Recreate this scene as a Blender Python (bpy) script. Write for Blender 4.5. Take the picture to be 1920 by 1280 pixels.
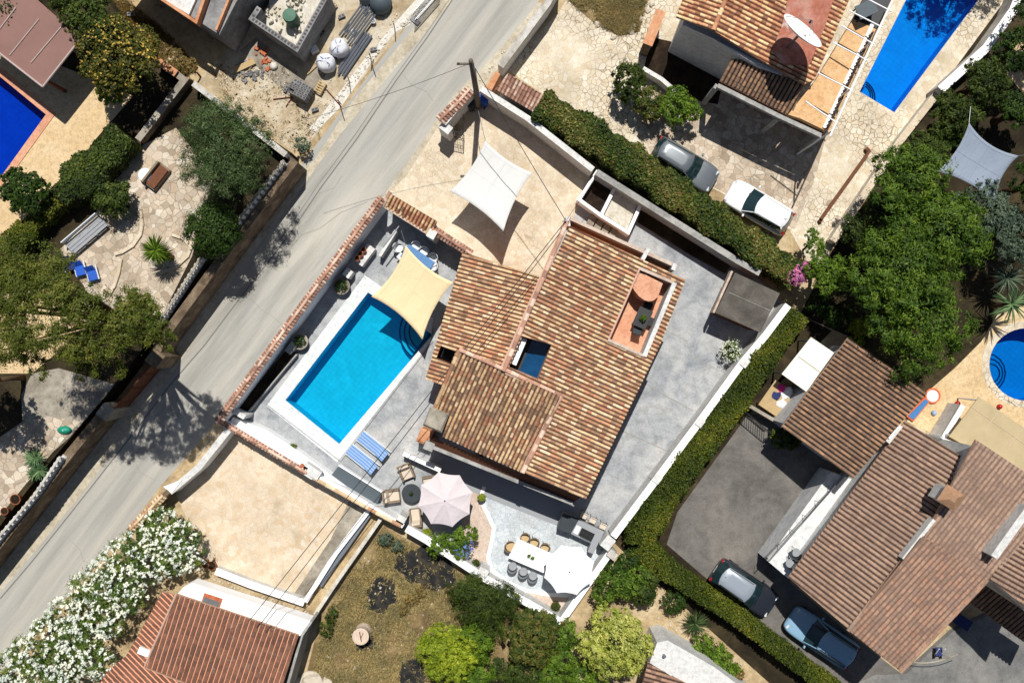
import bpy, bmesh, math, random
import numpy as np
from mathutils import Vector, Matrix
from mathutils.geometry import tessellate_polygon
random.seed(7); RNG = np.random.default_rng(11)
PI = math.pi
sc = bpy.context.scene
for o in list(bpy.data.objects): bpy.data.objects.remove(o)
# ---------------------------------------------------------------- camera, sky, sun, exposure
H = 55.0      # drone height above the road (m)
S = 31.0      # photo pixels per metre on the ground
cam = bpy.data.cameras.new("camera"); cam.sensor_width = 36; cam.lens = 36 * H / (2 * 960 / S)
cam.clip_start = 1; cam.clip_end = 2000
co = bpy.data.objects.new("camera", cam); co.location = (0, 0, H); sc.collection.objects.link(co); sc.camera = co
SUN = Vector((0.045, 0.5 * 2, 0)); SUN = Vector((0.035, 0.5, 1.0)).normalized()
sun_elev = math.asin(SUN.z); sun_az = math.atan2(SUN.x, SUN.y)
wd = bpy.data.worlds.new("World"); sc.world = wd; wd.use_nodes = True
wn = wd.node_tree
sky = wn.nodes.new('ShaderNodeTexSky'); sky.sky_type = 'NISHITA'; sky.sun_disc = False
sky.sun_elevation = sun_elev; sky.sun_rotation = sun_az
wn.links.new(sky.outputs[0], wn.nodes['Background'].inputs[0]); wn.nodes['Background'].inputs[1].default_value = 0.05
sl = bpy.data.lights.new("sun", 'SUN'); sl.energy = 5.0; sl.angle = math.radians(0.53); sl.color = (1, 0.955, 0.88)
so = bpy.data.objects.new("sun", sl); so.rotation_euler = SUN.to_track_quat('Z', 'Y').to_euler(); so.location = (0, 20, 60)
sc.collection.objects.link(so)
sc.view_settings.view_transform = 'Standard'; sc.view_settings.look = 'None'; sc.view_settings.exposure = 0.1; sc.view_settings.gamma = 1

# ---------------------------------------------------------------- helpers
col = sc.collection
def W(px, py, z=0.0):
    k = (1 - z / H) / S
    return Vector(((px - 960) * k, (640 - py) * k, z))
def WL(pts, z=0.0): return [W(p[0], p[1], z) for p in pts]
def A(r, g, b, k=1.3):
    f = lambda c: ((c / 255 + 0.055) / 1.055) ** 2.4 if c > 10 else c / 255 / 12.92
    return (f(r) / k, f(g) / k, f(b) / k, 1)
def mul(c, f): return (c[0] * f, c[1] * f, c[2] * f, 1)
def tag(o, label=None, cat=None, group=None, kind=None):
    if label: o['label'] = label
    if cat: o['category'] = cat
    if group: o['group'] = group
    if kind: o['kind'] = kind
    return o
def thing(name, label, cat, loc, rz=0.0, group=None):
    o = bpy.data.objects.new(name, None); o.empty_display_size = .3
    o.location = loc; o.rotation_euler = (0, 0, rz); col.objects.link(o)
    return tag(o, label, cat, group)
def ch(o): return [c for c in bpy.data.objects if c.parent == o]
def copy_tree(root, loc, rz, label=None, group=None, scale=None):
    kids = {}
    for c in bpy.data.objects:
        if c.parent: kids.setdefault(c.parent.name, []).append(c)
    def rec(o, par):
        c = o.copy(); col.objects.link(c)
        if par: c.parent = par
        for k in kids.get(o.name, []): rec(k, c)
        return c
    r = rec(root, None); r.location = loc; r.rotation_euler = (0, 0, rz)
    if scale: r.scale = scale
    if label: r['label'] = label
    if group: r['group'] = group
    return r
def pang(x0, y0, x1, y1): return math.atan2(-(y1 - y0), x1 - x0)

# ---- materials
M = {}
def base_mat(name, rough=0.85, spec=0.3):
    m = bpy.data.materials.new(name); m.use_nodes = True; M[name] = m
    b = m.node_tree.nodes['Principled BSDF']; b.inputs['Roughness'].default_value = rough
    b.inputs['Specular IOR Level'].default_value = spec
    return m, m.node_tree, b
def N(nt, t, **kw):
    n = nt.nodes.new(t)
    for k, v in kw.items(): setattr(n, k, v)
    return n
def ramp(nt, fac, stops, interp='LINEAR'):
    r = N(nt, 'ShaderNodeValToRGB'); r.color_ramp.interpolation = interp
    e = r.color_ramp.elements
    while len(e) < len(stops): e.new(0.5)
    for i, (p, c) in enumerate(stops): e[i].position = p; e[i].color = c
    nt.links.new(fac, r.inputs[0]); return r.outputs[0]
def posn(nt, scale=(1, 1, 1), rot=0.0):
    g = N(nt, 'ShaderNodeNewGeometry'); mp = N(nt, 'ShaderNodeMapping')
    src = g.outputs['Position']
    if rot: m0 = N(nt, 'ShaderNodeMapping'); m0.inputs['Rotation'].default_value = (0, 0, rot); nt.links.new(src, m0.inputs[0]); src = m0.outputs[0]
    nt.links.new(src, mp.inputs[0]); mp.inputs['Scale'].default_value = scale
    return mp.outputs[0]
def noise(nt, vec, scale, detail=4, rough=.6, dist=0):
    n = N(nt, 'ShaderNodeTexNoise'); n.inputs['Scale'].default_value = scale; n.inputs['Detail'].default_value = detail
    n.inputs['Roughness'].default_value = rough; n.inputs['Distortion'].default_value = dist
    nt.links.new(vec, n.inputs['Vector']); return n.outputs[0]
def mix(nt, f, a, b, bt='MIX'):
    m = N(nt, 'ShaderNodeMix', data_type='RGBA', blend_type=bt)
    if isinstance(f, (int, float)): m.inputs[0].default_value = f
    else: nt.links.new(f, m.inputs[0])
    for k, v in ((6, a), (7, b)):
        if isinstance(v, tuple): m.inputs[k].default_value = v
        else: nt.links.new(v, m.inputs[k])
    return m.outputs[2]
def bump(nt, b, h, strength=.3, dist=.02):
    n = N(nt, 'ShaderNodeBump'); n.inputs['Strength'].default_value = strength; n.inputs['Distance'].default_value = dist
    nt.links.new(h, n.inputs['Height']); nt.links.new(n.outputs[0], b.inputs['Normal'])
def flat(name, c, rough=.8, spec=.3, metal=0, var=.12, vs=3.0):
    m, nt, b = base_mat(name, rough, spec); b.inputs['Metallic'].default_value = metal
    n = noise(nt, posn(nt), vs, 5, .65)
    c2 = ramp(nt, n, [(.3, mul(c, 1 - var)), (.7, mul(c, 1 + var * .6))])
    nt.links.new(c2, b.inputs['Base Color']); return m
def patchy(name, cs, scales=(.35, 3, 30), bmp=.3, rough=.92, stain=None, stretch=None, rot=0):
    """layered noise ground: cs = [dark, mid, light]"""
    m, nt, b = base_mat(name, rough, .2)
    p = posn(nt, stretch or (1, 1, 1), rot)
    n1 = noise(nt, p, scales[0], 6, .62, .6); n2 = noise(nt, p, scales[1], 6, .7, .3); n3 = noise(nt, posn(nt), scales[2], 3, .7)
    c = ramp(nt, n1, [(.32, cs[0]), (.5, cs[1]), (.68, cs[2])])
    d = ramp(nt, n2, [(.3, (.62, .62, .62, 1)), (.55, (1, 1, 1, 1)), (.75, (1.12, 1.12, 1.12, 1))])
    c = mix(nt, .8, c, d, 'MULTIPLY')
    e = ramp(nt, n3, [(.3, (.72, .72, .72, 1)), (.6, (1.05, 1.05, 1.05, 1))])
    c = mix(nt, .7, c, e, 'MULTIPLY')
    if stain:
        n4 = noise(nt, posn(nt), stain[1], 5, .6, .5)
        f = ramp(nt, n4, [(stain[2], (0, 0, 0, 1)), (stain[2] + .1, (1, 1, 1, 1))])
        c = mix(nt, f, c, stain[0])
    nt.links.new(c, b.inputs['Base Color']); bump(nt, b, n3, bmp, .05); return m
def stonepave(name, cs, joint, scale=2.4, jw=.035, rnd=1.0, stain=True, fade=None):
    m, nt, b = base_mat(name, .85, .25)
    p0 = posn(nt); dn = N(nt, 'ShaderNodeTexNoise'); dn.inputs['Scale'].default_value = 3; nt.links.new(p0, dn.inputs['Vector'])
    vm = N(nt, 'ShaderNodeVectorMath', operation='MULTIPLY_ADD'); nt.links.new(dn.outputs['Color'], vm.inputs[0]); vm.inputs[1].default_value = (.12, .12, 0); nt.links.new(p0, vm.inputs[2])
    fl = N(nt, 'ShaderNodeVectorMath', operation='MULTIPLY'); nt.links.new(vm.outputs[0], fl.inputs[0]); fl.inputs[1].default_value = (1, 1, 0); p = fl.outputs[0]
    v = N(nt, 'ShaderNodeTexVoronoi', feature='F1'); v.inputs['Scale'].default_value = scale; v.inputs['Randomness'].default_value = rnd; nt.links.new(p, v.inputs['Vector'])
    e = N(nt, 'ShaderNodeTexVoronoi', feature='DISTANCE_TO_EDGE'); e.inputs['Scale'].default_value = scale; e.inputs['Randomness'].default_value = rnd; nt.links.new(p, e.inputs['Vector'])
    sp = N(nt, 'ShaderNodeSeparateColor'); nt.links.new(v.outputs['Color'], sp.inputs[0])
    c = ramp(nt, sp.outputs[0], [(i / (len(cs) - 1), x) for i, x in enumerate(cs)])
    f = ramp(nt, e.outputs['Distance'], [(jw, (1, 1, 1, 1)), (jw + .03, (0, 0, 0, 1))])
    if fade is not None:
        n5 = noise(nt, p0, .22, 3, .5); f5 = ramp(nt, n5, [(.42, (fade, fade, fade, 1)), (.6, (1, 1, 1, 1))])
        f = mix(nt, 1.0, f, f5, 'MULTIPLY')
    c = mix(nt, f, c, joint)
    if stain:
        n1 = noise(nt, p0, .5, 6, .65, .5); d = ramp(nt, n1, [(.32, (.72, .70, .66, 1)), (.6, (1.06, 1.06, 1.06, 1))]); c = mix(nt, .85, c, d, 'MULTIPLY')
    n2 = noise(nt, p0, 14, 4, .7); d2 = ramp(nt, n2, [(.3, (.8, .8, .8, 1)), (.65, (1.08, 1.08, 1.08, 1))]); c = mix(nt, .8, c, d2, 'MULTIPLY')
    nt.links.new(c, b.inputs['Base Color']); bump(nt, b, e.outputs['Distance'], .25, .03); return m
def tilemat(name, cs, dirt, rough=.9, moss=None, gain=1.25, even=0.0):
    """barrel tiles: every tile has its own value (face attribute), channels carry dirt"""
    m, nt, b = base_mat(name, rough, .2)
    def ds(c, f, s): g = (c[0] + c[1] + c[2]) / 3; return tuple((x + (g - x) * s) * f for x in c[:3]) + (1,)
    cs = [ds(c, gain, .26) for c in cs]; dirt = ds(dirt, 2.1 * gain / 1.25, .15)
    av = tuple(sum(c[i] for c in cs) / len(cs) for i in range(3)); cs = [tuple(c[i] + (av[i] - c[i]) * even for i in range(3)) + (1,) for c in cs]
    at = N(nt, 'ShaderNodeAttribute'); at.attribute_name = 'rnd'; ac = N(nt, 'ShaderNodeAttribute'); ac.attribute_name = 'chan'
    c = ramp(nt, at.outputs['Fac'], [(i / len(cs), x) for i, x in enumerate(cs)], 'CONSTANT')
    n = noise(nt, posn(nt), 11, 5, .7); d = ramp(nt, n, [(.3, (.7, .68, .66, 1)), (.6, (1.1, 1.1, 1.1, 1))]); c = mix(nt, .85, c, d, 'MULTIPLY')
    n2 = noise(nt, posn(nt), .55, 4, .6, .4); d2 = ramp(nt, n2, [(.35, (.82, .8, .78, 1)), (.62, (1.12, 1.1, 1.06, 1))]); c = mix(nt, .8, c, d2, 'MULTIPLY')
    c = mix(nt, ac.outputs['Fac'], c, dirt)
    nl = noise(nt, posn(nt), 2.3, 6, .75, .8); fl_ = ramp(nt, nl, [(.58, (0, 0, 0, 1)), (.7, (.55, .55, .55, 1))]); c = mix(nt, fl_, c, ds(A(176, 160, 136), 1.0, .1))
    nd = noise(nt, posn(nt), 1.7, 5, .7, 1.0); fd_ = ramp(nt, nd, [(.60, (1, 1, 1, 1)), (.74, (.62, .6, .58, 1))]); c = mix(nt, 1.0, c, fd_, 'MULTIPLY')
    if moss:
        n3 = noise(nt, posn(nt), 1.1, 6, .7); f = ramp(nt, n3, [(.6, (0, 0, 0, 1)), (.72, (.7, .7, .7, 1))]); c = mix(nt, f, c, moss)
    nt.links.new(c, b.inputs['Base Color']); bump(nt, b, n, .35, .01); return m
def leafmat(name, cs, trans=.25, rough=.6):
    m, nt, b = base_mat(name, rough, .25)
    at = N(nt, 'ShaderNodeAttribute'); at.attribute_name = 'rnd'
    c = ramp(nt, at.outputs['Fac'], [(i / (len(cs) - 1), x) for i, x in enumerate(cs)])
    n = noise(nt, posn(nt), .8, 3, .6); d = ramp(nt, n, [(.35, (.72, .78, .72, 1)), (.65, (1.2, 1.15, 1.0, 1))]); c = mix(nt, .9, c, d, 'MULTIPLY')
    nt.links.new(c, b.inputs['Base Color'])
    tr = N(nt, 'ShaderNodeBsdfTranslucent'); nt.links.new(c, tr.inputs[0]); ms = N(nt, 'ShaderNodeMixShader'); ms.inputs[0].default_value = trans
    nt.links.new(b.outputs[0], ms.inputs[1]); nt.links.new(tr.outputs[0], ms.inputs[2]); nt.links.new(ms.outputs[0], nt.nodes['Material Output'].inputs[0])
    return m
def watermat(name, tint):
    m, nt, b = base_mat(name); nt.nodes.remove(b)
    t = N(nt, 'ShaderNodeBsdfTransparent'); nw = noise(nt, posn(nt), 1.1, 6, .75, 1.2)
    nt.links.new(ramp(nt, nw, [(.35, mul(tint, .93)), (.55, tint), (.7, tuple(min(1, x * 1.1 + .02) for x in tint[:3]) + (1,))]), t.inputs[0])
    g = N(nt, 'ShaderNodeBsdfGlossy'); g.inputs['Roughness'].default_value = .04
    f = N(nt, 'ShaderNodeFresnel'); f.inputs[0].default_value = 1.33
    n = noise(nt, posn(nt), 3.2, 4, .6, .5); bp = N(nt, 'ShaderNodeBump'); bp.inputs['Strength'].default_value = .35; bp.inputs['Distance'].default_value = .05
    nt.links.new(n, bp.inputs['Height']); nt.links.new(bp.outputs[0], g.inputs['Normal']); nt.links.new(bp.outputs[0], f.inputs['Normal'])
    ms = N(nt, 'ShaderNodeMixShader'); nt.links.new(f.outputs[0], ms.inputs[0]); nt.links.new(t.outputs[0], ms.inputs[1]); nt.links.new(g.outputs[0], ms.inputs[2])
    nt.links.new(ms.outputs[0], nt.nodes['Material Output'].inputs[0]); return m

# ---- mesh builder
class MB:
    def __init__(s): s.v = []; s.f = []; s.rnd = []; s.chan = []
    def add(s, vs, fs, rnd=None, chan=0.0):
        n = len(s.v); s.v += [tuple(x) for x in vs]; s.f += [tuple(i + n for i in f) for f in fs]
        r = random.random() if rnd is None else rnd
        s.rnd += [r] * len(fs); s.chan += [chan] * len(fs); return s
    def box(s, c, size, rz=0.0, taper=1.0, rnd=None):
        cx, cy, cz = c; a, b, h = size[0] / 2, size[1] / 2, size[2]
        vs = []
        for k, zz in ((1, cz), (taper, cz + h)):
            for x, y in ((-a, -b), (a, -b), (a, b), (-a, b)):
                x *= k; y *= k
                vs.append((cx + x * math.cos(rz) - y * math.sin(rz), cy + x * math.sin(rz) + y * math.cos(rz), zz))
        return s.add(vs, [(3, 2, 1, 0), (4, 5, 6, 7), (0, 1, 5, 4), (1, 2, 6, 5), (2, 3, 7, 6), (3, 0, 4, 7)], rnd)
    def prism(s, poly, z0, z1, holes=(), bottom=True):
        """poly: list of xy; z0,z1 numbers or lists"""
        loops = [list(poly)] + [list(h) for h in holes]
        n = sum(len(l) for l in loops); flatp = [p for l in loops for p in l]
        Z0 = z0 if isinstance(z0, (list, tuple)) else [z0] * n; Z1 = z1 if isinstance(z1, (list, tuple)) else [z1] * n
        vs = [(p[0], p[1], Z1[i]) for i, p in enumerate(flatp)] + [(p[0], p[1], Z0[i]) for i, p in enumerate(flatp)]
        tri = tessellate_polygon([[Vector((p[0], p[1], 0)) for p in l] for l in loops]); fs = []
        for t in tri:
            a, b, c = (flatp[i] for i in t); ar = (b[0] - a[0]) * (c[1] - a[1]) - (b[1] - a[1]) * (c[0] - a[0])
            t = tuple(t) if ar > 0 else tuple(reversed(t)); fs.append(t)
            if bottom: fs.append(tuple(i + n for i in reversed(t)))
        o = 0
        for li, l in enumerate(loops):
            ar = sum(l[i][0] * l[(i + 1) % len(l)][1] - l[(i + 1) % len(l)][0] * l[i][1] for i in range(len(l)))
            for i in range(len(l)):
                a, b = o + i, o + (i + 1) % len(l)
                fc = (a, a + n, b + n, b)
                if (ar > 0) != (li > 0): fc = tuple(reversed(fc))
                fs.append(fc)
            o += len(l)
        return s.add(vs, fs)
    def tube(s, pts, r, seg=8, cap=True, rnd=None):
        pts = [Vector(p) for p in pts]; rs = r if isinstance(r, (list, tuple)) else [r] * len(pts); vs = []; fs = []
        for i, p in enumerate(pts):
            d = (pts[min(i + 1, len(pts) - 1)] - pts[max(i - 1, 0)]).normalized()
            a = d.orthogonal().normalized() if abs(d.z) > .99 else d.cross(Vector((0, 0, 1))).normalized(); b = d.cross(a)
            for k in range(seg):
                t = 2 * PI * k / seg; vs.append(p + (a * math.cos(t) + b * math.sin(t)) * rs[i])
        for i in range(len(pts) - 1):
            for k in range(seg):
                k2 = (k + 1) % seg; fs.append((i * seg + k, i * seg + k2, (i + 1) * seg + k2, (i + 1) * seg + k))
        if cap: fs.append(tuple(range(seg))[::-1]); fs.append(tuple((len(pts) - 1) * seg + k for k in range(seg)))
        return s.add(vs, fs, rnd)
    def lathe(s, prof, c=(0, 0, 0), seg=16, rnd=None):
        vs = []; fs = []
        for (r, z) in prof:
            for k in range(seg): t = 2 * PI * k / seg; vs.append((c[0] + r * math.cos(t), c[1] + r * math.sin(t), c[2] + z))
        for i in range(len(prof) - 1):
            for k in range(seg):
                k2 = (k + 1) % seg; fs.append((i * seg + k, i * seg + k2, (i + 1) * seg + k2, (i + 1) * seg + k))
        fs.append(tuple(range(seg))[::-1]); fs.append(tuple((len(prof) - 1) * seg + k for k in range(seg)))
        return s.add(vs, fs, rnd)
    def build(s, name, mat, parent=None, local=False, smooth=False, solid=0, bevel=0):
        vs = s.v; me = bpy.data.meshes.new(name)
        if parent is not None and not local:
            mi = Matrix.Translation(parent.location) @ parent.rotation_euler.to_matrix().to_4x4(); mi.invert()
            if parent.parent is not None: mi = Matrix.Translation(-(parent.location + parent.parent.location))
            vs = [mi @ Vector(v) for v in vs]; loc = None
        elif parent is None and not local:
            a = np.array(vs); c = Vector(((a[:, 0].min() + a[:, 0].max()) / 2, (a[:, 1].min() + a[:, 1].max()) / 2, a[:, 2].min()))
            vs = [Vector(v) - c for v in vs]; loc = c
        else: loc = None
        me.from_pydata([tuple(v) for v in vs], [], s.f); me.materials.append(M[mat])
        if len(s.rnd) == len(me.polygons):
            at = me.attributes.new('rnd', 'FLOAT', 'FACE'); at.data.foreach_set('value', s.rnd)
            at = me.attributes.new('chan', 'FLOAT', 'FACE'); at.data.foreach_set('value', s.chan)
        if smooth: me.polygons.foreach_set('use_smooth', [True] * len(me.polygons))
        me.validate(); me.update()
        o = bpy.data.objects.new(name, me); col.objects.link(o)
        if loc is not None: o.location = loc
        if parent is not None: o.parent = parent
        if solid: md = o.modifiers.new('solid', 'SOLIDIFY'); md.thickness = solid; md.offset = 0
        if bevel: md = o.modifiers.new('bevel', 'BEVEL'); md.width = bevel; md.segments = 2; md.limit_method = 'ANGLE'
        return o
def offset_line(pts, d, closed=False):
    """offset xy polyline to its left by d"""
    P = [Vector((p[0], p[1])) for p in pts]; n = len(P); out = []
    for i in range(n):
        a = P[i - 1] if (i > 0 or closed) else None; b = P[(i + 1) % n] if (i < n - 1 or closed) else None
        ns = []
        if a is not None: t = (P[i] - a).normalized(); ns.append(Vector((-t.y, t.x)))
        if b is not None: t = (b - P[i]).normalized(); ns.append(Vector((-t.y, t.x)))
        if len(ns) == 2:
            m = ns[0] + ns[1]
            m = m.normalized() if m.length > 1e-4 else ns[0]; k = d / max(.35, m.dot(ns[0]))
        else: m = ns[0]; k = d
        out.append(P[i] + m * k)
    return out
def ccw(poly): return sum(poly[i][0] * poly[(i + 1) % len(poly)][1] - poly[(i + 1) % len(poly)][0] * poly[i][1] for i in range(len(poly))) > 0
def inset(poly, d):
    p = [(q[0], q[1]) for q in poly]
    return offset_line(p, d if ccw(p) else -d, True)
def strip(mb, pts, w, z0, z1):
    """solid wall along an xy polyline"""
    L = offset_line(pts, w / 2); R = offset_line(pts, -w / 2)
    for i in range(len(pts) - 1):
        q = [R[i], R[i + 1], L[i + 1], L[i]]
        a0 = z0[i] if isinstance(z0, list) else z0; a1 = z0[i + 1] if isinstance(z0, list) else z0
        b0 = z1[i] if isinstance(z1, list) else z1; b1 = z1[i + 1] if isinstance(z1, list) else z1
        vs = [(q[0].x, q[0].y, a0), (q[1].x, q[1].y, a1), (q[2].x, q[2].y, a1), (q[3].x, q[3].y, a0),
              (q[0].x, q[0].y, b0), (q[1].x, q[1].y, b1), (q[2].x, q[2].y, b1), (q[3].x, q[3].y, b0)]
        fs = [(3, 2, 1, 0), (4, 5, 6, 7), (0, 1, 5, 4), (2, 3, 7, 6)]
        if i == 0: fs.append((3, 0, 4, 7))
        if i == len(pts) - 2: fs.append((1, 2, 6, 5))
        mb.add(vs, fs)
    return mb
def sheet(name, pts, z, mat, holes=(), world=False):
    mb = MB(); P = WL(pts, z) if not world else pts
    Hs = [WL(h, z) for h in holes]
    loops = [P] + Hs; fl = [p for l in loops for p in l]
    tri = tessellate_polygon([[Vector((p[0], p[1], 0)) for p in l] for l in loops]); fs = []
    for t in tri:
        a, b, c = (fl[i] for i in t); ar = (b[0] - a[0]) * (c[1] - a[1]) - (b[1] - a[1]) * (c[0] - a[0])
        fs.append(tuple(t) if ar > 0 else tuple(reversed(t)))
    mb.add([(p[0], p[1], z) for p in fl], fs); return tag(mb.build(name, mat), kind='structure')
def wall(name, label, pts, zt, thick, z0, mat, cat='wall', coping=None, cw=.08, group=None, capz=.06):
    P = [(p.x, p.y) for p in WL(pts, zt)]
    t = thing(name, label, cat, (P[0][0], P[0][1], z0), 0, group)
    strip(MB(), P, thick, z0, zt - (capz if coping else 0)).build('wall_body', mat, t)
    if coping: strip(MB(), P, thick + cw, zt - capz, zt).build('coping', coping, t)
    return t

# ---- tiled roofs: real barrel tiles, clipped to the outline
class Plane:
    def __init__(s, a, b, c):
        s.o = a; n = (b - a).cross(c - a).normalized(); s.n = n if n.z > 0 else -n
    def hit(s, px, py):
        o = Vector((0, 0, H)); d = W(px, py, 0) - o; t = (s.o - o).dot(s.n) / d.dot(s.n); return o + d * t
    def z(s, x, y): return s.o.z - (s.n.x * (x - s.o.x) + s.n.y * (y - s.o.y)) / s.n.z
def inpoly(x, y, p):
    c = False; j = len(p) - 1
    for i in range(len(p)):
        if (p[i][1] > y) != (p[j][1] > y) and x < (p[j][0] - p[i][0]) * (y - p[i][1]) / (p[j][1] - p[i][1]) + p[i][0]: c = not c
        j = i
    return c
def tiles(parent, name, poly, eave, ze, top, zt, mat, holes=(), period=.23, tlen=.30, amp=.07, slab='roof_under', slabt=.12, seed=1, flat_tile=False):
    """poly: outline in photo pixels; eave: horizontal line (x0,y0,x1,y1) at height ze; top: pixel at height zt"""
    rd = random.Random(seed)
    a, b = W(eave[0], eave[1], ze), W(eave[2], eave[3], ze); c = W(top[0], top[1], zt); pl = Plane(a, b, c)
    e = (b - a).normalized(); n = pl.n; d = n.cross(e).normalized()
    if d.z > 0: d = -d
    e = d.cross(n).normalized()  # u axis
    e = -e if e.cross(d).dot(n) < 0 else e
    def uv(px, py): q = pl.hit(px, py) - a; return (q.dot(e), q.dot(d))
    P = [uv(*p) for p in poly]; Hs = [[uv(*p) for p in h] for h in holes]
    u0, u1 = min(p[0] for p in P), max(p[0] for p in P); v0, v1 = min(p[1] for p in P), max(p[1] for p in P)
    if flat_tile: prof = [(0, 0), (.12, .55), (.3, .85), (.5, .8), (.7, .3), (.85, .0), (1, 0)]; chf = 5
    else: prof = [(0, 0), (.05, .45), (.17, .85), (.34, 1), (.51, .85), (.63, .45), (.68, 0), (.84, -.25), (1, 0)]; chf = 6
    bm = bmesh.new(); lr = bm.faces.layers.float.new('rnd'); lc = bm.faces.layers.float.new('chan')
    nu = int((u1 - u0) / period) + 1; nv = int((v1 - v0) / tlen) + 2
    for i in range(nu):
        off = rd.random() * tlen * .25 - tlen; prev = None; ub = u0 + i * period; wob = rd.uniform(-.01, .01)
        for j in range(nv):
            va = v0 + off + j * tlen; vb = va + tlen; r1, r2 = rd.random(), rd.random(); rr = rd.uniform(-.006, .006)
            if rd.random() < .04: wob += rd.uniform(-.03, .03); rr += .01
            else: wob *= .6
            ra = [bm.verts.new((ub + t * period + wob, va, h * amp + rr)) for t, h in prof]
            rb = [bm.verts.new((ub + t * period + wob + rd.uniform(-.004, .004), vb, h * amp + .028 + rr)) for t, h in prof]
            for k in range(len(prof) - 1):
                f = bm.faces.new((ra[k], rb[k], rb[k + 1], ra[k + 1])); f[lr] = r1 if k < chf else r2; f[lc] = 0 if k < chf else 1
                if prev:
                    f = bm.faces.new((prev[k], ra[k], ra[k + 1], prev[k + 1])); f[lr] = r1; f[lc] = .6
            prev = rb
    for L in [P] + Hs:
        for i in range(len(L)):
            p, q = L[i], L[(i + 1) % len(L)]; nn = Vector((q[1] - p[1], -(q[0] - p[0]), 0))
            if nn.length < 1e-6: continue
            lo = [min(p[k], q[k]) - .3 for k in (0, 1)]; hi = [max(p[k], q[k]) + .3 for k in (0, 1)]
            fs = []
            for f in bm.faces:
                m = f.calc_center_median()
                if lo[0] - .2 < m.x < hi[0] + .2 and lo[1] - .2 < m.y < hi[1] + .2: fs.append(f)
            geom = list(set([x for f in fs for x in f.verts] + [x for f in fs for x in f.edges] + fs))
            bmesh.ops.bisect_plane(bm, geom=geom, plane_co=(p[0], p[1], 0), plane_no=nn.normalized(), dist=1e-5)
    kill = []
    for f in bm.faces:
        m = f.calc_center_median()
        if not inpoly(m.x, m.y, P) or any(inpoly(m.x, m.y, h) for h in Hs): kill.append(f)
    bmesh.ops.delete(bm, geom=kill, context='FACES')
    base = parent.location if parent.parent is None else parent.location + parent.parent.location
    for v in bm.verts:
        q = a + e * v.co.x + d * v.co.y + n * v.co.z; v.co = q - base
    me = bpy.data.meshes.new(name); bm.to_mesh(me); bm.free(); me.materials.append(M[mat])
    o = bpy.data.objects.new(name, me); col.objects.link(o); o.parent = parent
    pl.poly3 = [pl.hit(*p) for p in poly]; pl.holes3 = [[pl.hit(*p) for p in h] for h in holes]; pl.obj = o
    if slab:
        mb = MB(); al = pl.poly3 + [q for h in pl.holes3 for q in h]
        mb.prism([(q.x, q.y) for q in pl.poly3], [q.z - .03 - slabt for q in al], [q.z - .035 for q in al], [[(q.x, q.y) for q in h] for h in pl.holes3])
        mb.build(slab, 'mortar', parent)
    return pl
def body(parent, pl, mat, z0=0.0, ins=.35, name='wall', drop=.16):
    p = inset(pl.poly3, ins); zz = [pl.z(q.x, q.y) - drop for q in p]
    return MB().prism([(q.x, q.y) for q in p], z0, zz).build(name, mat, parent)
def caps(parent, name, pts, mat, r=.11, seg_len=.36, lift=0.0, seed=3):
    """row of half round cap tiles over a 3d polyline"""
    rd = random.Random(seed); mb = MB()
    for i in range(len(pts) - 1):
        a, b = Vector(pts[i]), Vector(pts[i + 1]); L = (b - a).length; n = max(1, int(L / seg_len)); d = (b - a) / n
        s = d.cross(Vector((0, 0, 1))).normalized()
        for k in range(n):
            p, q = a + d * k, a + d * (k + 1.12); vs = []
            for base_, rr in ((p, r), (q, r * .86)):
                for t in range(6):
                    an = PI * t / 5; vs.append(base_ + s * math.cos(an) * rr + Vector((0, 0, math.sin(an) * rr * .8 + lift)))
            fs = [(t, t + 6, t + 7, t + 1) for t in range(5)]
            mb.add(vs, [tuple(reversed(f)) for f in fs] , rd.random())
    return mb.build(name, mat, parent, smooth=False)
def tile_coping(parent, name, p0, p1, width, zt, mat, rise=.16, seed=1):
    """double pitched little tile roof along a wall top; p0,p1 photo pixels of the ridge at height zt"""
    a, b = W(p0[0], p0[1], zt), W(p1[0], p1[1], zt); d = (b - a).normalized(); s = Vector((-d.y, d.x, 0)); rd = random.Random(seed)
    mb = MB(); n = int((b - a).length / .2); st = (b - a) / n
    for sd in (1, -1):
        for i in range(n):
            c = a + st * (i + .5); r = rd.random(); w = width / 2 + rd.uniform(-.02, .02); vs = []
            for v, zz in ((0.0, 0.0), (.5, -rise * .5), (.5, -rise * .5 + .02), (1, -rise)):
                for t in range(6):
                    an = PI * t / 5; rr = .075 * (1 - .1 * v)
                    vs.append(c + s * sd * v * w + d * math.cos(an) * rr + Vector((0, 0, math.sin(an) * rr + zz)))
            fs = []
            for q in (0, 2): fs += [(q * 6 + t, q * 6 + t + 1, q * 6 + t + 7, q * 6 + t + 6) for t in range(5)]
            if sd < 0: fs = [tuple(reversed(f)) for f in fs]
            mb.add(vs, fs, r)
        w = width / 2
        q = [a, b, b + s * sd * w + Vector((0, 0, -rise)), a + s * sd * w + Vector((0, 0, -rise))]
        mb.add([x - Vector((0, 0, .01)) for x in q], [(0, 1, 2, 3)], .3, 1.0)
    o = mb.build(name, mat, parent); caps(parent, 'ridge_tiles', [a + Vector((0, 0, .02)), b + Vector((0, 0, .02))], mat, .09, .36, 0, seed)
    return o

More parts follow.
